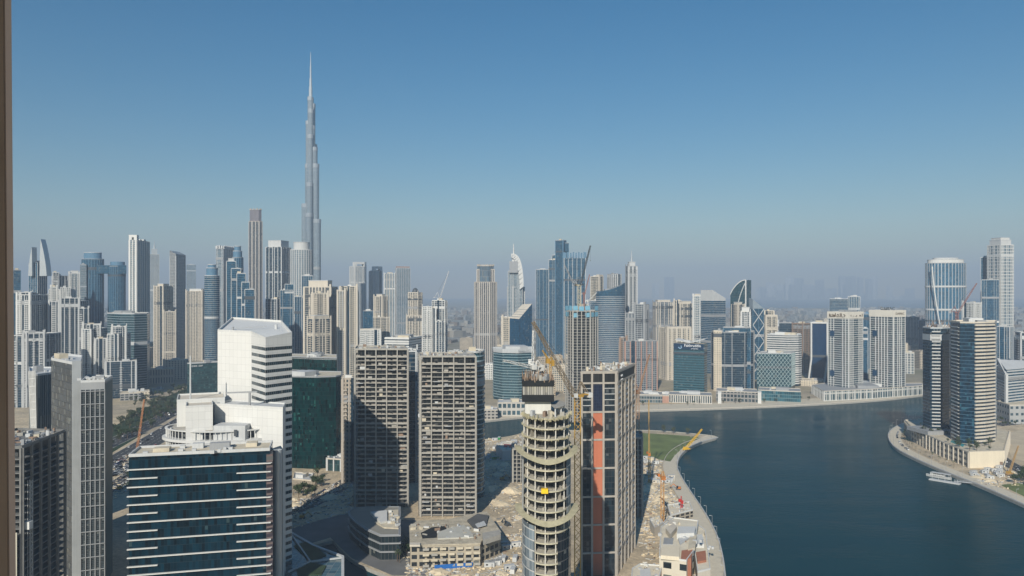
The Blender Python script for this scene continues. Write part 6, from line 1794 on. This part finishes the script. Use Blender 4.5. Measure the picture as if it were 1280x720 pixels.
crane('rusty crane jib leaning right on the blue-screened frame', 730, 943, zz(389, 943), 368, (737, 343), 943, plain('rust_red_jib', (.30, .12, .08), .6, .2), 1.5, 1.1, None, GREY, .25, 3, hook=False)
crane('short white crane arm at the right corner of the blue-screened frame', 735, 940, zz(389, 943), 377, (746, 365.5), 935, WHITE, 1.5, 1.2, None, WHITE, .25, 3, hook=False)
crane('orange crane with a long thin jib, behind the right edge of the panelled tower', 797, 560, 0, 492, (812, 443), 575, plain('rusty_orange', (.36, .21, .12), .6, .25, .5), 2.2, 1.1, None, ORANGE, .15, 7, hook=False)
crane('slim yellow crane with its jib almost upright at the edge of the lawn', 811.5, 640, 0, 568, (811, 500), 648, YEL, 1.6, 1.0, None, ORANGE, .2, 4, hook=False)
crane('orange lattice crane over the site beside the curved waterside walk', 828, 515, 0, 597, (819, 592), 540, plain('dull_orange', (.50, .26, .08), .6, .25, .5), 2.0, 1.0, None, ORANGE, .2, 5, hook=False)
crane('short red mast crane among the unfinished villas', 852, 545, 0, 628, (851.5, 620), 546, RED, 1.2, .7, None, RED, .16, 2, hook=False)
crane('rust coloured crane with a slanting jib on the roof of the left dark peninsula tower', 1196, 800, zz(405, 800), 391, (1221, 354), 790, plain('dull_red_steel', (.22, .10, .09), .6, .2, .5), 2.2, 1.5, None, GREY, .3, 7, hook=False)
crane('faint pale crane far out in the haze left of the beige ribbed tower', 549, 2600, 0, 372, (561, 339), 2600, LGREY, 5, 3, None, LGREY, .9, 20)
def mobile(label, px, py, tip, dD, mat, cabm=None, w=1.0):
    B_ = gnd(px, py); org = (B_.x, B_.y, 0)
    r_ = thing('mobile_crane', label, 'crane', org)
    T_ = at(tip[0], B_.y + dD, zz(tip[1], B_.y + dD))
    h = (T_ - B_); h.z = 0; h.normalize(); rz = math.atan2(h.y, h.x)
    b = MB(org); b.box((B_.x, B_.y, .9), (8, 2.8, 1.2), rz); b.build('chassis', mat, r_)
    for s in range(3):
        for e in (-1, 1):
            q = B_ + h * (s - 1) * 2.6 + Vector((-h.y, h.x, 0)) * e * 1.35
            b = MB(org); sd = Vector((-h.y, h.x, 0)) * .25; b.tube((q.x - sd.x, q.y - sd.y, .6), (q.x + sd.x, q.y + sd.y, .6), .62, n=12); b.build('wheel', DGREY, r_)
    q = B_ - h * 1.5; b = MB(org); b.box((q.x, q.y, 2.1), (3.4, 2.6, 1.8), rz); b.build('cab', cabm or mat, r_)
    b = MB(org); lattice(b, (B_.x, B_.y, 2.6), T_, w, .2, None, w * .5); b.build('boom', mat, r_)
    b = MB(org); q = B_ - h * 3; b.beam((q.x, q.y, 5.5), T_, .1); b.beam((q.x, q.y, 3), (q.x, q.y, 5.6), .3); b.build('stay_cable', DGREY, r_)
mobile('yellow mobile crane with its boom raised over the corner of the lawn', 858, 563, (877.5, 536.5), 10, plain('bright_crane_yellow', (.75, .45, .03), .5, .1), None, 1.8)
mobile('orange mobile crane with a long boom beside the left highway', 171, 570, (180.5, 499), 12, plain('pale_orange', (.55, .24, .10), .6, .15), DGREY, 1.8)
mobile('brown mobile crane with a slanting boom on the site right of the cream podium wall', 1262, 594, (1273, 557), 6, plain('ochre_steel', (.40, .26, .12), .6, .2), YEL, 1.2)

# ------------------------------------------------------------------ boat, jetty, pontoon
J0, J1 = gnd(1219, 603.5, 0), gnd(1193, 600, 0)
r_ = thing('jetty', 'grey gangway reaching from the peninsula walk to the moored boat', 'jetty', (J0.x, J0.y, 0))
b = MB((J0.x, J0.y, 0)); b.beam((J0.x, J0.y, -.4), (J1.x, J1.y, -.9), 2.4, .35); b.build('deck', LGREY, r_)
for s in (-1, 1):
    d = (J1 - J0).normalized(); sd = Vector((-d.y, d.x, 0)) * s * 1.15
    b = MB((J0.x, J0.y, 0)); b.beam(J0 + sd + Vector((0, 0, .8)), J1 + sd + Vector((0, 0, .3)), .1)
    for k in range(8): q = J0.lerp(J1, k / 7) + sd; b.beam((q.x, q.y, -.8), (q.x, q.y, .7), .09)
    b.build('handrail', STEEL, r_)
pc = gnd(1181, 602.5, WZ); 
r_ = thing('pontoon', 'grey floating pontoon at the end of the gangway, in front of the boat', 'pontoon', (pc.x, pc.y, WZ))
d = (gnd(1195, 604, WZ) - gnd(1165, 599, WZ)).normalized(); rz = math.atan2(d.y, d.x)
b = MB((pc.x, pc.y, WZ)); b.box((pc.x, pc.y, WZ - .3), (24, 4.5, 1.3), rz); b.build('deck', LGREY, r_)
for k in range(5):
    q = pc + d * (-10 + 5 * k); b = MB((pc.x, pc.y, WZ)); b.tube((q.x, q.y, WZ + .9), (q.x, q.y, WZ + 3.6), .14, n=6); b.build('bollard', WHITE, r_)
bc = gnd(1173, 597, WZ) 
r_ = thing('boat', 'white passenger boat with a long grey canopy moored at the pontoon', 'boat', (bc.x, bc.y, WZ))
def hull():
    b = MB(); n = 10; rings = []
    for i in range(n + 1):
        x = -10 + 20 * i / n; w = 2.6 * (1 - max(0, (i - 6) / 4.2) ** 2) * (.85 if i == 0 else 1); sh = .5 * max(0, (i - 6) / 4) ** 2
        rings.append([(x, -w, 1.5 + sh), (x, -w * .75, -.3), (x, w * .75, -.3), (x, w, 1.5 + sh)])
    for i in range(n):
        for j in range(3): b.face([rings[i][j], rings[i][j + 1], rings[i + 1][j + 1], rings[i + 1][j]])
        b.face([rings[i][3], rings[i][0], rings[i + 1][0], rings[i + 1][3]])
    b.face(rings[0][::-1]); b.face(rings[-1]); return b
o = hull().build('hull', WHITE, r_); o.rotation_euler = (0, 0, rz + math.pi)
def bit(nm, lx, s, z, mat):
    b = MB(); b.box((lx, 0, z), s); o = b.build(nm, mat, r_); o.rotation_euler = (0, 0, rz + math.pi)
bit('cabin', -1, (9, 3.6, 1.9), 1.5, facade('boat_windows', (.02, .03, .04), (.6, .6, .58), 1.5, 2.4, .2, .4)); bit('canopy', -2, (15, 4.6, .25), 4.0, LGREY); bit('wheelhouse', 5, (2.6, 2.6, 2.4), 1.6, WHITE)
for k in range(5):
    for s in (-1, 1):
        b = MB(); b.beam((-9 + 3.4 * k, s * 2.1, 1.5), (-9 + 3.4 * k, s * 2.1, 4.0), .15); o = b.build('canopy_post', WHITE, r_); o.rotation_euler = (0, 0, rz + math.pi)

# ------------------------------------------------------------------ lamp posts, cars, trees
def lamp_proto(label, loc):
    r_ = thing('lamp_post', label, 'lamp post', loc, 'lamp posts along the waterside walks')
    b = MB(); b.tube((0, 0, 0), (0, 0, 9), .16, .09, 6); b.build('pole', GREY, r_)
    b = MB(); b.beam((0, 0, 8.9), (1.6, 0, 9.2), .14); b.box((1.5, 0, 9.1), (.9, .35, .18)); b.build('lamp_head', LGREY, r_)
    return r_
def along(pts, step, off, s0=0):
    out, acc = [], s0
    for i in range(len(pts) - 1):
        a, c = pts[i], pts[i + 1]; L = (c - a).length
        if L < 1e-6: continue
        d = (c - a) / L; nn = Vector((-d.y, d.x))
        while acc < L:
            out.append((a + d * acc + nn * off, math.atan2(d.y, d.x))); acc += step
        acc -= L
    return out
l0 = None
for pts, lab in ((NEAR, 'slim grey lamp post on the curved walk between the lawn and site'), (PEN, 'slim grey lamp post on the walk round the peninsula'), (FAR, 'slim grey lamp post on the far-shore promenade')):
    first = None
    for p, a_ in along(pts, 24 if pts is not FAR else 45, 1.6):
        if l0 is None: l0 = lamp_proto(lab, (p.x, p.y, 0)); l0.rotation_euler = (0, 0, a_ + math.pi / 2)
        else: copy_thing(l0, (p.x, p.y, 0), a_ + math.pi / 2, lab)
PAINTS = [('white', (.75, .75, .74)), ('black', (.015, .015, .017)), ('silver', (.36, .37, .38)), ('grey', (.13, .13, .14)), ('red', (.36, .02, .02)), ('sand', (.46, .40, .30)), ('blue', (.03, .06, .18))]
CARM = [plain('car_paint_' + n_, c_, .3, .04, spec=.5) for n_, c_ in PAINTS]
CGL = plain('car_windows', (.012, .016, .02), .15, .05, spec=.7); TYRE = plain('tyre_rubber', (.012, .012, .012), .9, .1)
def car_mesh(mi, kind=0):
    b = MB()
    prof = [(-2.25, .35), (2.2, .35), (2.25, .75), (1.3, .95), (-2.1, 1.02), (-2.28, .8)] if kind == 0 else [(-2.4, .4), (2.35, .4), (2.4, .95), (1.3, 1.15), (-2.35, 1.15), (-2.42, .9)]
    top = [(1.25, .94), (.55, 1.42), (-1.2, 1.45), (-1.95, 1.0)] if kind == 0 else [(1.2, 1.14), (.7, 1.78), (-2.1, 1.8), (-2.33, 1.14)]
    def extr(pf, w, m, wt=None):
        wt = wt or w; n = len(pf); zm = min(z for _, z in pf); zx = max(z for _, z in pf)
        ww = lambda z: w + (wt - w) * (z - zm) / max(zx - zm, .01)
        A_ = [(x, -ww(z), z) for x, z in pf]; B_ = [(x, ww(z), z) for x, z in pf]
        b.face(A_, None, m); b.face(B_[::-1], None, m)
        for i in range(n): j = (i + 1) % n; b.face([A_[j], A_[i], B_[i], B_[j]], None, m)
    extr(prof, .9, 0); extr(top[::-1], .82, 1, .66)
    r0 = top[1][1] + .015; b.face([(top[1][0], -.64, r0), (top[1][0], .64, r0), (top[2][0], .64, r0 + .02), (top[2][0], -.64, r0 + .02)][::-1], None, 0)
    for x in (-1.4, 1.4):
        for s in (-1, 1): b.tube((x, s * .7, .34), (x, s * .93, .34), .34, n=10, m=2)
    return b
CARS = {}
def car(p, a_, ci, kind, label, group, z=.06):
    k = (ci, kind)
    if k not in CARS:
        o = car_mesh(ci, kind).build('parked_car', [CARM[ci], CGL, TYRE]); CARS[k] = o
    else: o = dup(CARS[k])
    o.location = (p.x, p.y, z); o.rotation_euler = (0, 0, a_)
    for q in ('label', 'group', 'category'):
        if q in o: del o[q]
    tag(o, label.replace('#', PAINTS[ci][0]), 'car', group); return o
def cidx(): return rr.choices(range(7), (42, 14, 14, 12, 4, 8, 6))[0]
for pts, offs, lab, step in ((HW1, (-12, -6, 0, 6, 12), '# car in traffic on the wide highway at the left', 20), (HW2, (-9, -3, 3, 9), '# car on the upper carriageway of the left highway', 30), (HW3, (-3, 3), '# car on the narrow service road by the left highway', 34), (ST1, (-6.5, -2, 2.5, 7), '# car on the street behind the first bare concrete frame', 15),
                            (RR1, (-7, -2.5, 2.5, 7), '# car on the road below the folded-frame glass office', 26), (RR2, (-4, 0, 4), '# car on the road behind the cream podium end wall', 22)):
    for o_ in offs:
        for p, a_ in along(pts, step * rr.uniform(.8, 1.3), o_, rr.uniform(0, 15)):
            if rr.random() < .40: car(p, a_ + (math.pi if o_ > 0 else 0), cidx(), int(rr.random() < .45), lab, 'cars at the left highway' if pts in (HW1, HW2, HW3) else 'cars on the streets')
# car park strip beside the highway
for k in range(34):
    p = gnd(rr.uniform(143, 161), 0 + rr.uniform(575, 598)); 
    car(p, R(60) + rr.choice((0, math.pi)), cidx(), int(rr.random() < .5), '# car standing in the lot between the glass offices and the highway', 'cars in the roadside lot', .03)
for k in range(26):
    q = gnd(rr.uniform(398, 440), rr.uniform(606, 622)); 
for k in range(14):
    p, a_ = rr.choice(along(PEN, 7, 9.5)[2:34]); car(p, a_, cidx(), int(rr.random() < .5), '# car parked on the walk under the curved peninsula podium', 'cars at the peninsula podium', .05)

LEAF = plain('tree_leaves', (.040, .062, .026), .9, .5, .5); LEAF2 = plain('dusty_leaves', (.065, .078, .040), .9, .5, .5); PALML = plain('palm_fronds', (.055, .075, .030), .9, .4, .5); BARK = plain('bark', (.14, .10, .07), .95, .3, 1.0)
def tree_proto(kind, seed):
    q = random.Random(seed)
    r_ = thing('tree' if kind != 2 else 'palm_tree', '', 'tree', (0, 0, 0))
    b = MB(); h = 3.0 if kind != 2 else 6.5
    b.tube((0, 0, 0), (.15, .1, h), .22, .13, 6)
    if kind != 2:
        for k in range(4): a_ = q.uniform(0, 6.28); b.tube((.12, .08, h - .6), (math.cos(a_) * 1.3, math.sin(a_) * 1.3, h + 1.2), .1, .04, 5)
    b.build('trunk', BARK, r_)
    b = MB()
    if kind != 2:
        cl = [(q.uniform(-1.5, 1.5), q.uniform(-1.5, 1.5), h + q.uniform(.2, 2.6), q.uniform(.8, 1.5)) for _ in range(9)]
        for (x, y, z, r) in cl:
            for _ in range(34):
                v = Vector((q.gauss(0, 1), q.gauss(0, 1), q.gauss(0, .8))).normalized() * r * q.uniform(.6, 1.05)
                c = Vector((x, y, z)) + v; s = q.uniform(.18, .42)
                u = Vector((q.gauss(0, 1), q.gauss(0, 1), q.gauss(0, 1))).normalized(); w = v.cross(u).normalized() if v.cross(u).length > .01 else u
                b.face([c - u * s, c + w * s * .8, c + u * s, c - w * s * .8])
    else:
        for k in range(18):
            a_ = k * 2.4; up = q.uniform(-.1, .9); L = q.uniform(2.2, 3.0); pr = Vector((.15, .1, h))
            d = Vector((math.cos(a_), math.sin(a_), 0)); sd = Vector((-d.y, d.x, 0))
            for s in range(4):
                u = (s + 1) / 4; nx = Vector((.15, .1, h)) + d * L * u + Vector((0, 0, up * L * u - 1.5 * u * u)); wd = .32 * (1 - .6 * u)
                b.face([pr - sd * .3 * (1 - .2 * s), nx - sd * wd, nx + sd * wd, pr + sd * .3 * (1 - .2 * s)]); pr = nx
    b.build('crown' if kind != 2 else 'fronds', [LEAF, LEAF2, PALML][kind], r_)
    return r_
TP = [tree_proto(0, 1), tree_proto(0, 2), tree_proto(1, 3), tree_proto(2, 4)]
used = set()
def plant(p, k, lab, group, s=1.0, z=0):
    sc = s * rr.uniform(.75, 1.3)
    if k not in used:
        used.add(k); o = TP[k]; o.location = (p.x, p.y, z); o.rotation_euler = (0, 0, rr.uniform(0, 6)); o.scale = (sc, sc, sc)
    else: o = copy_thing(TP[k], (p.x, p.y, z), rr.uniform(0, 6), None, None, (sc, sc, sc * rr.uniform(.9, 1.15)))
    o['label'] = lab; o['group'] = group
def free(p, d=0):
    return not any(inside(p, offset(f, d) if d else f) for f, _ in FOOTS if abs(f[0][0] - p[0]) < 150 and abs(f[0][1] - p[1]) < 150)
def scatter_trees(poly_px, n, lab, group, kinds=(0, 1, 2), s=1.0, z=0):
    poly = [xy(gnd(x, y)) for x, y in poly_px]; xs = [p[0] for p in poly]; ys = [p[1] for p in poly]; m = 0; tries = 0
    while m < n and tries < n * 30:
        tries += 1; p = Vector((rr.uniform(min(xs), max(xs)), rr.uniform(min(ys), max(ys))))
        if inside(p, poly) and free(p): plant(p, rr.choice(kinds), lab, group, s, z); m += 1
HWT = 'trees along the left highway'
scatter_trees([(130, 560), (215, 505), (255, 487), (285, 476), (255, 496), (205, 527), (140, 566)], 70, 'leafy dark tree on the wide verge between the left highway carriageways', HWT, (0, 1, 2), 1.35)
scatter_trees([(130, 540), (205, 497), (270, 470), (262, 484), (205, 514), (140, 550)], 70, 'leafy dark tree on the far verge of the left highway', HWT, (0, 1, 2), 1.35)
scatter_trees([(130, 620), (225, 552), (240, 545), (236, 552), (160, 608)], 30, 'leafy dark tree beside the service road at the left', HWT, (0, 1), 1.3)
scatter_trees([(150, 505), (195, 490), (230, 484), (232, 492), (180, 520), (150, 530)], 36, 'leafy tree near the car park block beside the highway', HWT, (0, 2), 1.2)
scatter_trees([(388, 598), (404, 596), (405, 612), (392, 622), (366, 626), (366, 618), (390, 612)], 18, 'bushy tree round the dark framed low building', 'trees round the framed building', (0, 1), 1.2)
scatter_trees([(450, 655), (470, 672), (497, 694), (515, 692), (512, 682), (500, 690), (478, 684), (455, 662)], 24, 'small tree in the planted strip of the canal promenade', 'trees on the canal promenade', (0, 2), .75)
scatter_trees([(486, 690), (510, 684), (516, 698), (498, 706)], 12, 'palm at the corner of the canal promenade', 'palms at the canal corner', (3,), .8)
scatter_trees([(1256, 598), (1282, 594), (1300, 600), (1290, 610), (1258, 606)], 14, 'round tree on the grass at the far right of the peninsula', 'trees on the right lawn', (0, 1), 1.3)
for p, a_ in along(PEN, 13, 16)[4:24]:
    if free(p): plant(p, 3, 'palm on the walk in front of the curved peninsula podium', 'palms on the peninsula walk', .7)
for k in range(70): 
    p = gnd(rr.uniform(1140, 1245), rr.uniform(535, 566), z_pod)
    if inside(p, [q for q in PD]) and not any(inside(p, f_) for f_, z_ in FOOTS if z_ > 60): plant(p, rr.choice((0, 2, 3)), 'small tree on the podium deck under the dark pair', 'trees on the podium deck', .8, z_pod + .3)
for px, py in ((829, 541), (842, 542), (860, 543.5)): plant(gnd(px, py), 2, 'round pale tree on the far edge of the lawn', 'trees on the lawn edge', 1.1)
for p, a_ in along(RR1, 9, 12) + along(RR1, 9, -12): 
    if free(p) and rr.random() < .7: plant(p, rr.choice((0, 1, 2)), 'street tree on the road below the folded-frame office', 'street trees at the right', .9)
for p, a_ in along(FAR, 13, 40):
    q = p + Vector((rr.uniform(-5, 5), rr.uniform(-6, 6)))
    if free(q) and q.x > 50 and rr.random() < .75: plant(q, rr.choice((0, 1, 2, 3)), 'small tree in the row along the far-shore promenade', 'trees on the far-shore promenade', .9)

# ------------------------------------------------------------------ site cabins, machines, heaps
def cabin(p, a_, mat, lab, grp, first={}):
    k = mat.name
    if k not in first:
        r_ = thing('site_cabin', lab, 'cabin', (p.x, p.y, 0), grp)
        b = MB(); b.box((0, 0, .15), (6, 2.5, 2.5)); b.build('cabin_walls', mat, r_)
        b = MB(); b.box((0, 0, 2.65), (6.2, 2.7, .12)); b.build('cabin_roof', LGREY, r_)
        b = MB(); b.box((-1.4, -1.27, 1.1), (1.2, .06, .9)); b.build('window', CGL, r_)
        b = MB(); b.box((1.6, -1.27, .2), (.9, .06, 2.0)); b.build('door', GREY, r_)
        first[k] = r_
    else: r_ = copy_thing(first[k], (p.x, p.y, 0), 0, lab, grp)
    r_.rotation_euler = (0, 0, a_)
for (reg, n, mats, lab, grp) in (([(604, 549), (640, 547), (652, 560), (640, 580), (604, 575)], 9, (WHITE, LGREY, GREENP), 'site cabin on the dusty ground behind the round tower', 'site cabins behind the round tower'),
                                 ([(606, 684), (648, 680), (650, 716), (610, 716)], 12, (WHITE, LGREY, WHITE), 'white or grey site cabin left of the round tower foot', 'site cabins at the round tower'),
                                 ([(806, 572), (838, 576), (846, 590), (838, 604), (808, 606)], 14, (WHITE, LGREY, CREAM), 'site cabin between the lawn and the orange lattice crane', 'site cabins by the lawn'),
                                 ([(1214, 592), (1250, 584), (1262, 592), (1240, 602), (1226, 604)], 12, (WHITE, LGREY, WHITE), 'white cabin right of the cream podium end wall', 'site cabins on the peninsula')):
    poly = [xy(gnd(x, y)) for x, y in reg]
    for k in range(n * 6):
        p = gnd(rr.uniform(min(x for x, _ in reg), max(x for x, _ in reg)), rr.uniform(min(y for _, y in reg), max(y for _, y in reg)))
        if inside(p, poly) and free(p, 2) and n > 0: cabin(p, rr.choice((0, .3, 1.4)), rr.choice(mats), lab, grp); n -= 1
def digger(label, px, py, a_, mat=YEL):
    p = gnd(px, py); r_ = thing('excavator', label, 'excavator', (p.x, p.y, 0)); r_.rotation_euler = (0, 0, a_)
    for s in (-1, 1): b = MB(); b.box((0, s * 1.1, 0), (4, .7, .9)); b.build('track', DGREY, r_)
    b = MB(); b.box((-.4, 0, 1), (3.2, 2.6, 1.4)); b.build('body', mat, r_)
    b = MB(); b.box((.7, .8, 1.2), (1.4, 1.0, 1.9)); b.build('cab', CGL, r_)
    b = MB(); b.beam((1, -.2, 2), (4, -.2, 4.4), .5); b.beam((4, -.2, 4.4), (6.4, -.2, 1.8), .4); b.build('arm', mat, r_)
    b = MB(); b.box((6.4, -.2, .9), (1, 1.2, 1.0)); b.build('bucket', DGREY, r_)
digger('yellow excavator on the sand lot beside the glass offices', 150, 612, 1.0); digger('dark excavator among the heaps left of the round tower', 634, 657, 2.2, DGREY)
digger('excavator on the sand right of the concrete podium', 628, 600, .4); digger('excavator near the curved walk under the orange crane', 848, 612, 2.8, ORANGE); digger('excavator on the dusty lot below the green glass block', 378, 648, .2)
def near_shore(p, d): return any((p[0] - q.x) ** 2 + (p[1] - q.y) ** 2 < d * d for q in NEAR)
# countless rubble, timber and stacked goods: one object for each site
def rubble(name, reg, n, smax=2.2, hmax=1.3):
    poly = [xy(gnd(x, y)) for x, y in reg]; b = MB(); xs = [p[0] for p in poly]; ys = [p[1] for p in poly]; m = 0; t = 0
    hs = [(Vector((rr.uniform(min(xs), max(xs)), rr.uniform(min(ys), max(ys)))), rr.uniform(4, 13)) for _ in range(max(6, n // 60))]
    while m < n and t < n * 8:
        t += 1
        if rr.random() < .6: h_ = rr.choice(hs); p = h_[0] + Vector((rr.gauss(0, 1), rr.gauss(0, 1))) * h_[1] * .5
        else: p = Vector((rr.uniform(min(xs), max(xs)), rr.uniform(min(ys), max(ys))))
        if not inside(p, poly) or not free(p) or inside(p, LAKE_S) or inside(p, CANAL) or near_shore(p, 15): continue
        m += 1; mi = rr.choices(range(6), (44, 16, 14, 8, 8, 10))[0]
        if rr.random() < .28: s = (rr.uniform(1.5, smax * 2.2), rr.uniform(.15, .5), rr.uniform(.15, .6))
        else: s = (rr.uniform(.3, smax), rr.uniform(.3, smax * .8), rr.uniform(.15, hmax) * rr.random())
        b.box((p.x, p.y, 0), (s[0], s[1], max(s[2], .12)), rr.uniform(0, 3.1), mi)
    for c, w in hs:      # soil heaps
        if inside(c, poly) and free(c, 3) and not inside(c, LAKE_S) and not near_shore(c, 24):
            n_ = 11; R_ = w * .7; H = R_ * rr.uniform(.22, .42)
            o1 = [(c.x + math.cos(6.283 * i / n_) * R_ * rr.uniform(.8, 1.2), c.y + math.sin(6.283 * i / n_) * R_ * rr.uniform(.8, 1.2), -.05) for i in range(n_)]
            o2 = [(c.x + (x - c.x) * rr.uniform(.4, .6), c.y + (y - c.y) * rr.uniform(.4, .6), H * rr.uniform(.55, .85)) for x, y, _ in o1]
            for i in range(n_): j = (i + 1) % n_; b.face([o1[i], o1[j], o2[j], o2[i]], None, 0); b.face([o2[i], o2[j], (c.x, c.y, H)], None, 0)
    tag(b.build(name, [plain('soil_heap', (.68, .57, .40), .95, .3, .3), CONC, LGREY, BROWN, plain('grey_formwork', (.22, .22, .22), .8, .2), WHITE]), kind='stuff')
rubble('construction_rubble', [(596, 546), (640, 548), (656, 540), (656, 650), (628, 668), (596, 600)], 1500)
rubble('construction_rubble', [(500, 680), (604, 682), (655, 660), (660, 760), (520, 760)], 1500)
rubble('construction_rubble', [(800, 572), (838, 578), (846, 596), (862, 620), (880, 645), (893, 672), (902, 700), (903, 760), (800, 760)], 2600)
rubble('construction_rubble', [(362, 626), (392, 622), (420, 604), (440, 594), (444, 640), (400, 650), (362, 664)], 900)
rubble('construction_rubble', [(140, 576), (162, 566), (165, 610), (140, 625)], 350)
rubble('construction_rubble', [(1212, 588), (1255, 584), (1290, 600), (1262, 612), (1228, 606)], 350)

# ------------------------------------------------------------------ low-rise spread and hazy distance
def far_block(x, y, w, d, h, mat, lab, grp, cache={}):
    key = (mat.name, round(w / 8), round(d / 8), round(h / 5))
    if key not in cache:
        b = MB(); b.prism([(-w / 2, -d / 2), (w / 2, -d / 2), (w / 2, d / 2), (-w / 2, d / 2)], 0, h); b.ring([(-w / 2, -d / 2), (w / 2, -d / 2), (w / 2, d / 2), (-w / 2, d / 2)], .1, .4, h, h + 1.1)
        b.box((w * .12, d * .1, h), (w * .34, d * .4, 3.2)); b.box((-w * .3, -d * .2, h), (w * .12, d * .16, 2.0))
        o = b.build('low_building', mat); cache[key] = o
    else: o = dup(cache[key])
    o.location = (x, y, 0)
    tag(o, lab, 'building', grp); return o
LOWM = [W_low, W_beige, W_grey, W_white, facade('sandy_windows', (.05, .06, .06), (.50, .40, .28), 4, 3.4, .55, .5), W_cream]
m = 0; t = 0
placed = []
def place_low(n, x0, x1, D0, D1, hr, lab, grp, sz=(18, 46), mats=LOWM):
    m = 0; t = 0
    while m < n and t < n * 40:
        t += 1
        D = rr.uniform(D0, D1); x = (rr.uniform(x0, x1) - 640) * D / F
        w, d = rr.uniform(*sz), rr.uniform(*sz) * .8; r = max(w, d) * .75
        p = (x, D)
        if inside(p, LAKE_S) or any((x - q[0]) ** 2 + (D - q[1]) ** 2 < (r + q[2]) ** 2 for q in placed): continue
        bad = False
        for f, _ in FOOTS:
            c = centroid(f); rf = max(math.hypot(a[0] - c[0], a[1] - c[1]) for a in f)
            if (x - c[0]) ** 2 + (D - c[1]) ** 2 < (r + rf) ** 2: bad = True; break
        if bad: continue
        if min((p[0] - q.x) ** 2 + (p[1] - q.y) ** 2 for q in LAKE_S) < (r + 40) ** 2: continue
        if any((p[0] - q.x) ** 2 + (p[1] - q.y) ** 2 < (r + 22) ** 2 for pts in (HW1, HW2, HW3, ST1, RR1, RR2) for q in pts): continue
        placed.append((x, D, r)); m += 1
        far_block(x, D, w, d, rr.uniform(*hr), rr.choice(mats), lab, grp)
place_low(26, 655, 720, 1150, 1650, (14, 34), 'sandy coloured low block in the warm cluster behind the round tower and its cranes', 'sandy low blocks behind the cranes', (16, 34), [LOWM[4], W_cream, W_low, W_beige])
place_low(40, 440, 640, 1150, 2300, (10, 34), 'low block in the spread beyond the two bare concrete frames', 'low blocks beyond the bare frames')
place_low(34, 20, 440, 1150, 2200, (10, 50), 'low block glimpsed between the towers of the left skyline', 'low blocks between the left towers')
place_low(44, 770, 1160, 1400, 2400, (14, 48), 'low block in the spread behind the far-shore towers', 'low blocks behind the far shore')
place_low(40, 920, 1240, 2000, 3600, (14, 44), 'pale block in the far row behind the white gridded twins', 'pale far row', (24, 60), [W_white, W_low, W_grey])
place_low(22, 1130, 1400, 1250, 2600, (10, 40), 'low block behind the dark peninsula pair and right-hand offices', 'low blocks at the right')
b = MB(); rs = random.Random(5)
for k in range(2600):
    D = rs.uniform(2400, 7200); x = (rs.uniform(-40, 1330) - 640) * D / F
    b.box((x, D, 0), (rs.uniform(15, 60), rs.uniform(15, 50), rs.choice((6, 9, 12, 16, 24, 30)) * rs.uniform(.7, 1.2)), rs.uniform(0, 1.5), rs.randrange(4))
tag(b.build('distant_city', [W_grey, facade('muted_pale_blocks', (.04, .05, .06), (.38, .36, .32), 4, 3.6, .5, .5), W_brown, facade('muted_blocks', (.04, .05, .06), (.27, .26, .24), 4, 3.6, .5, .5)]), kind='stuff')
b = MB()
for k in range(60):
    px = rs.choice((rs.gauss(1040, 45), rs.gauss(1000, 30), rs.uniform(790, 1100))); D = rs.uniform(17500, 19500)
    h = zz(rs.uniform(345, 372), D); w = rs.uniform(80, 170)
    b.box(((px - 640) * D / F, D, 0), (w, w, max(h, 30)), rs.uniform(0, 1.5), rs.randrange(2))
tag(b.build('distant_skyline', [W_grey, W_white]), kind='stuff')
b = MB(); 
sea = [(1500, 8200), (12500, 6400), (13000, 16800), (5200, 16800)]
sheet('sea', sea, .6, plain('sea_water', (.10, .135, .16), .4, .1))
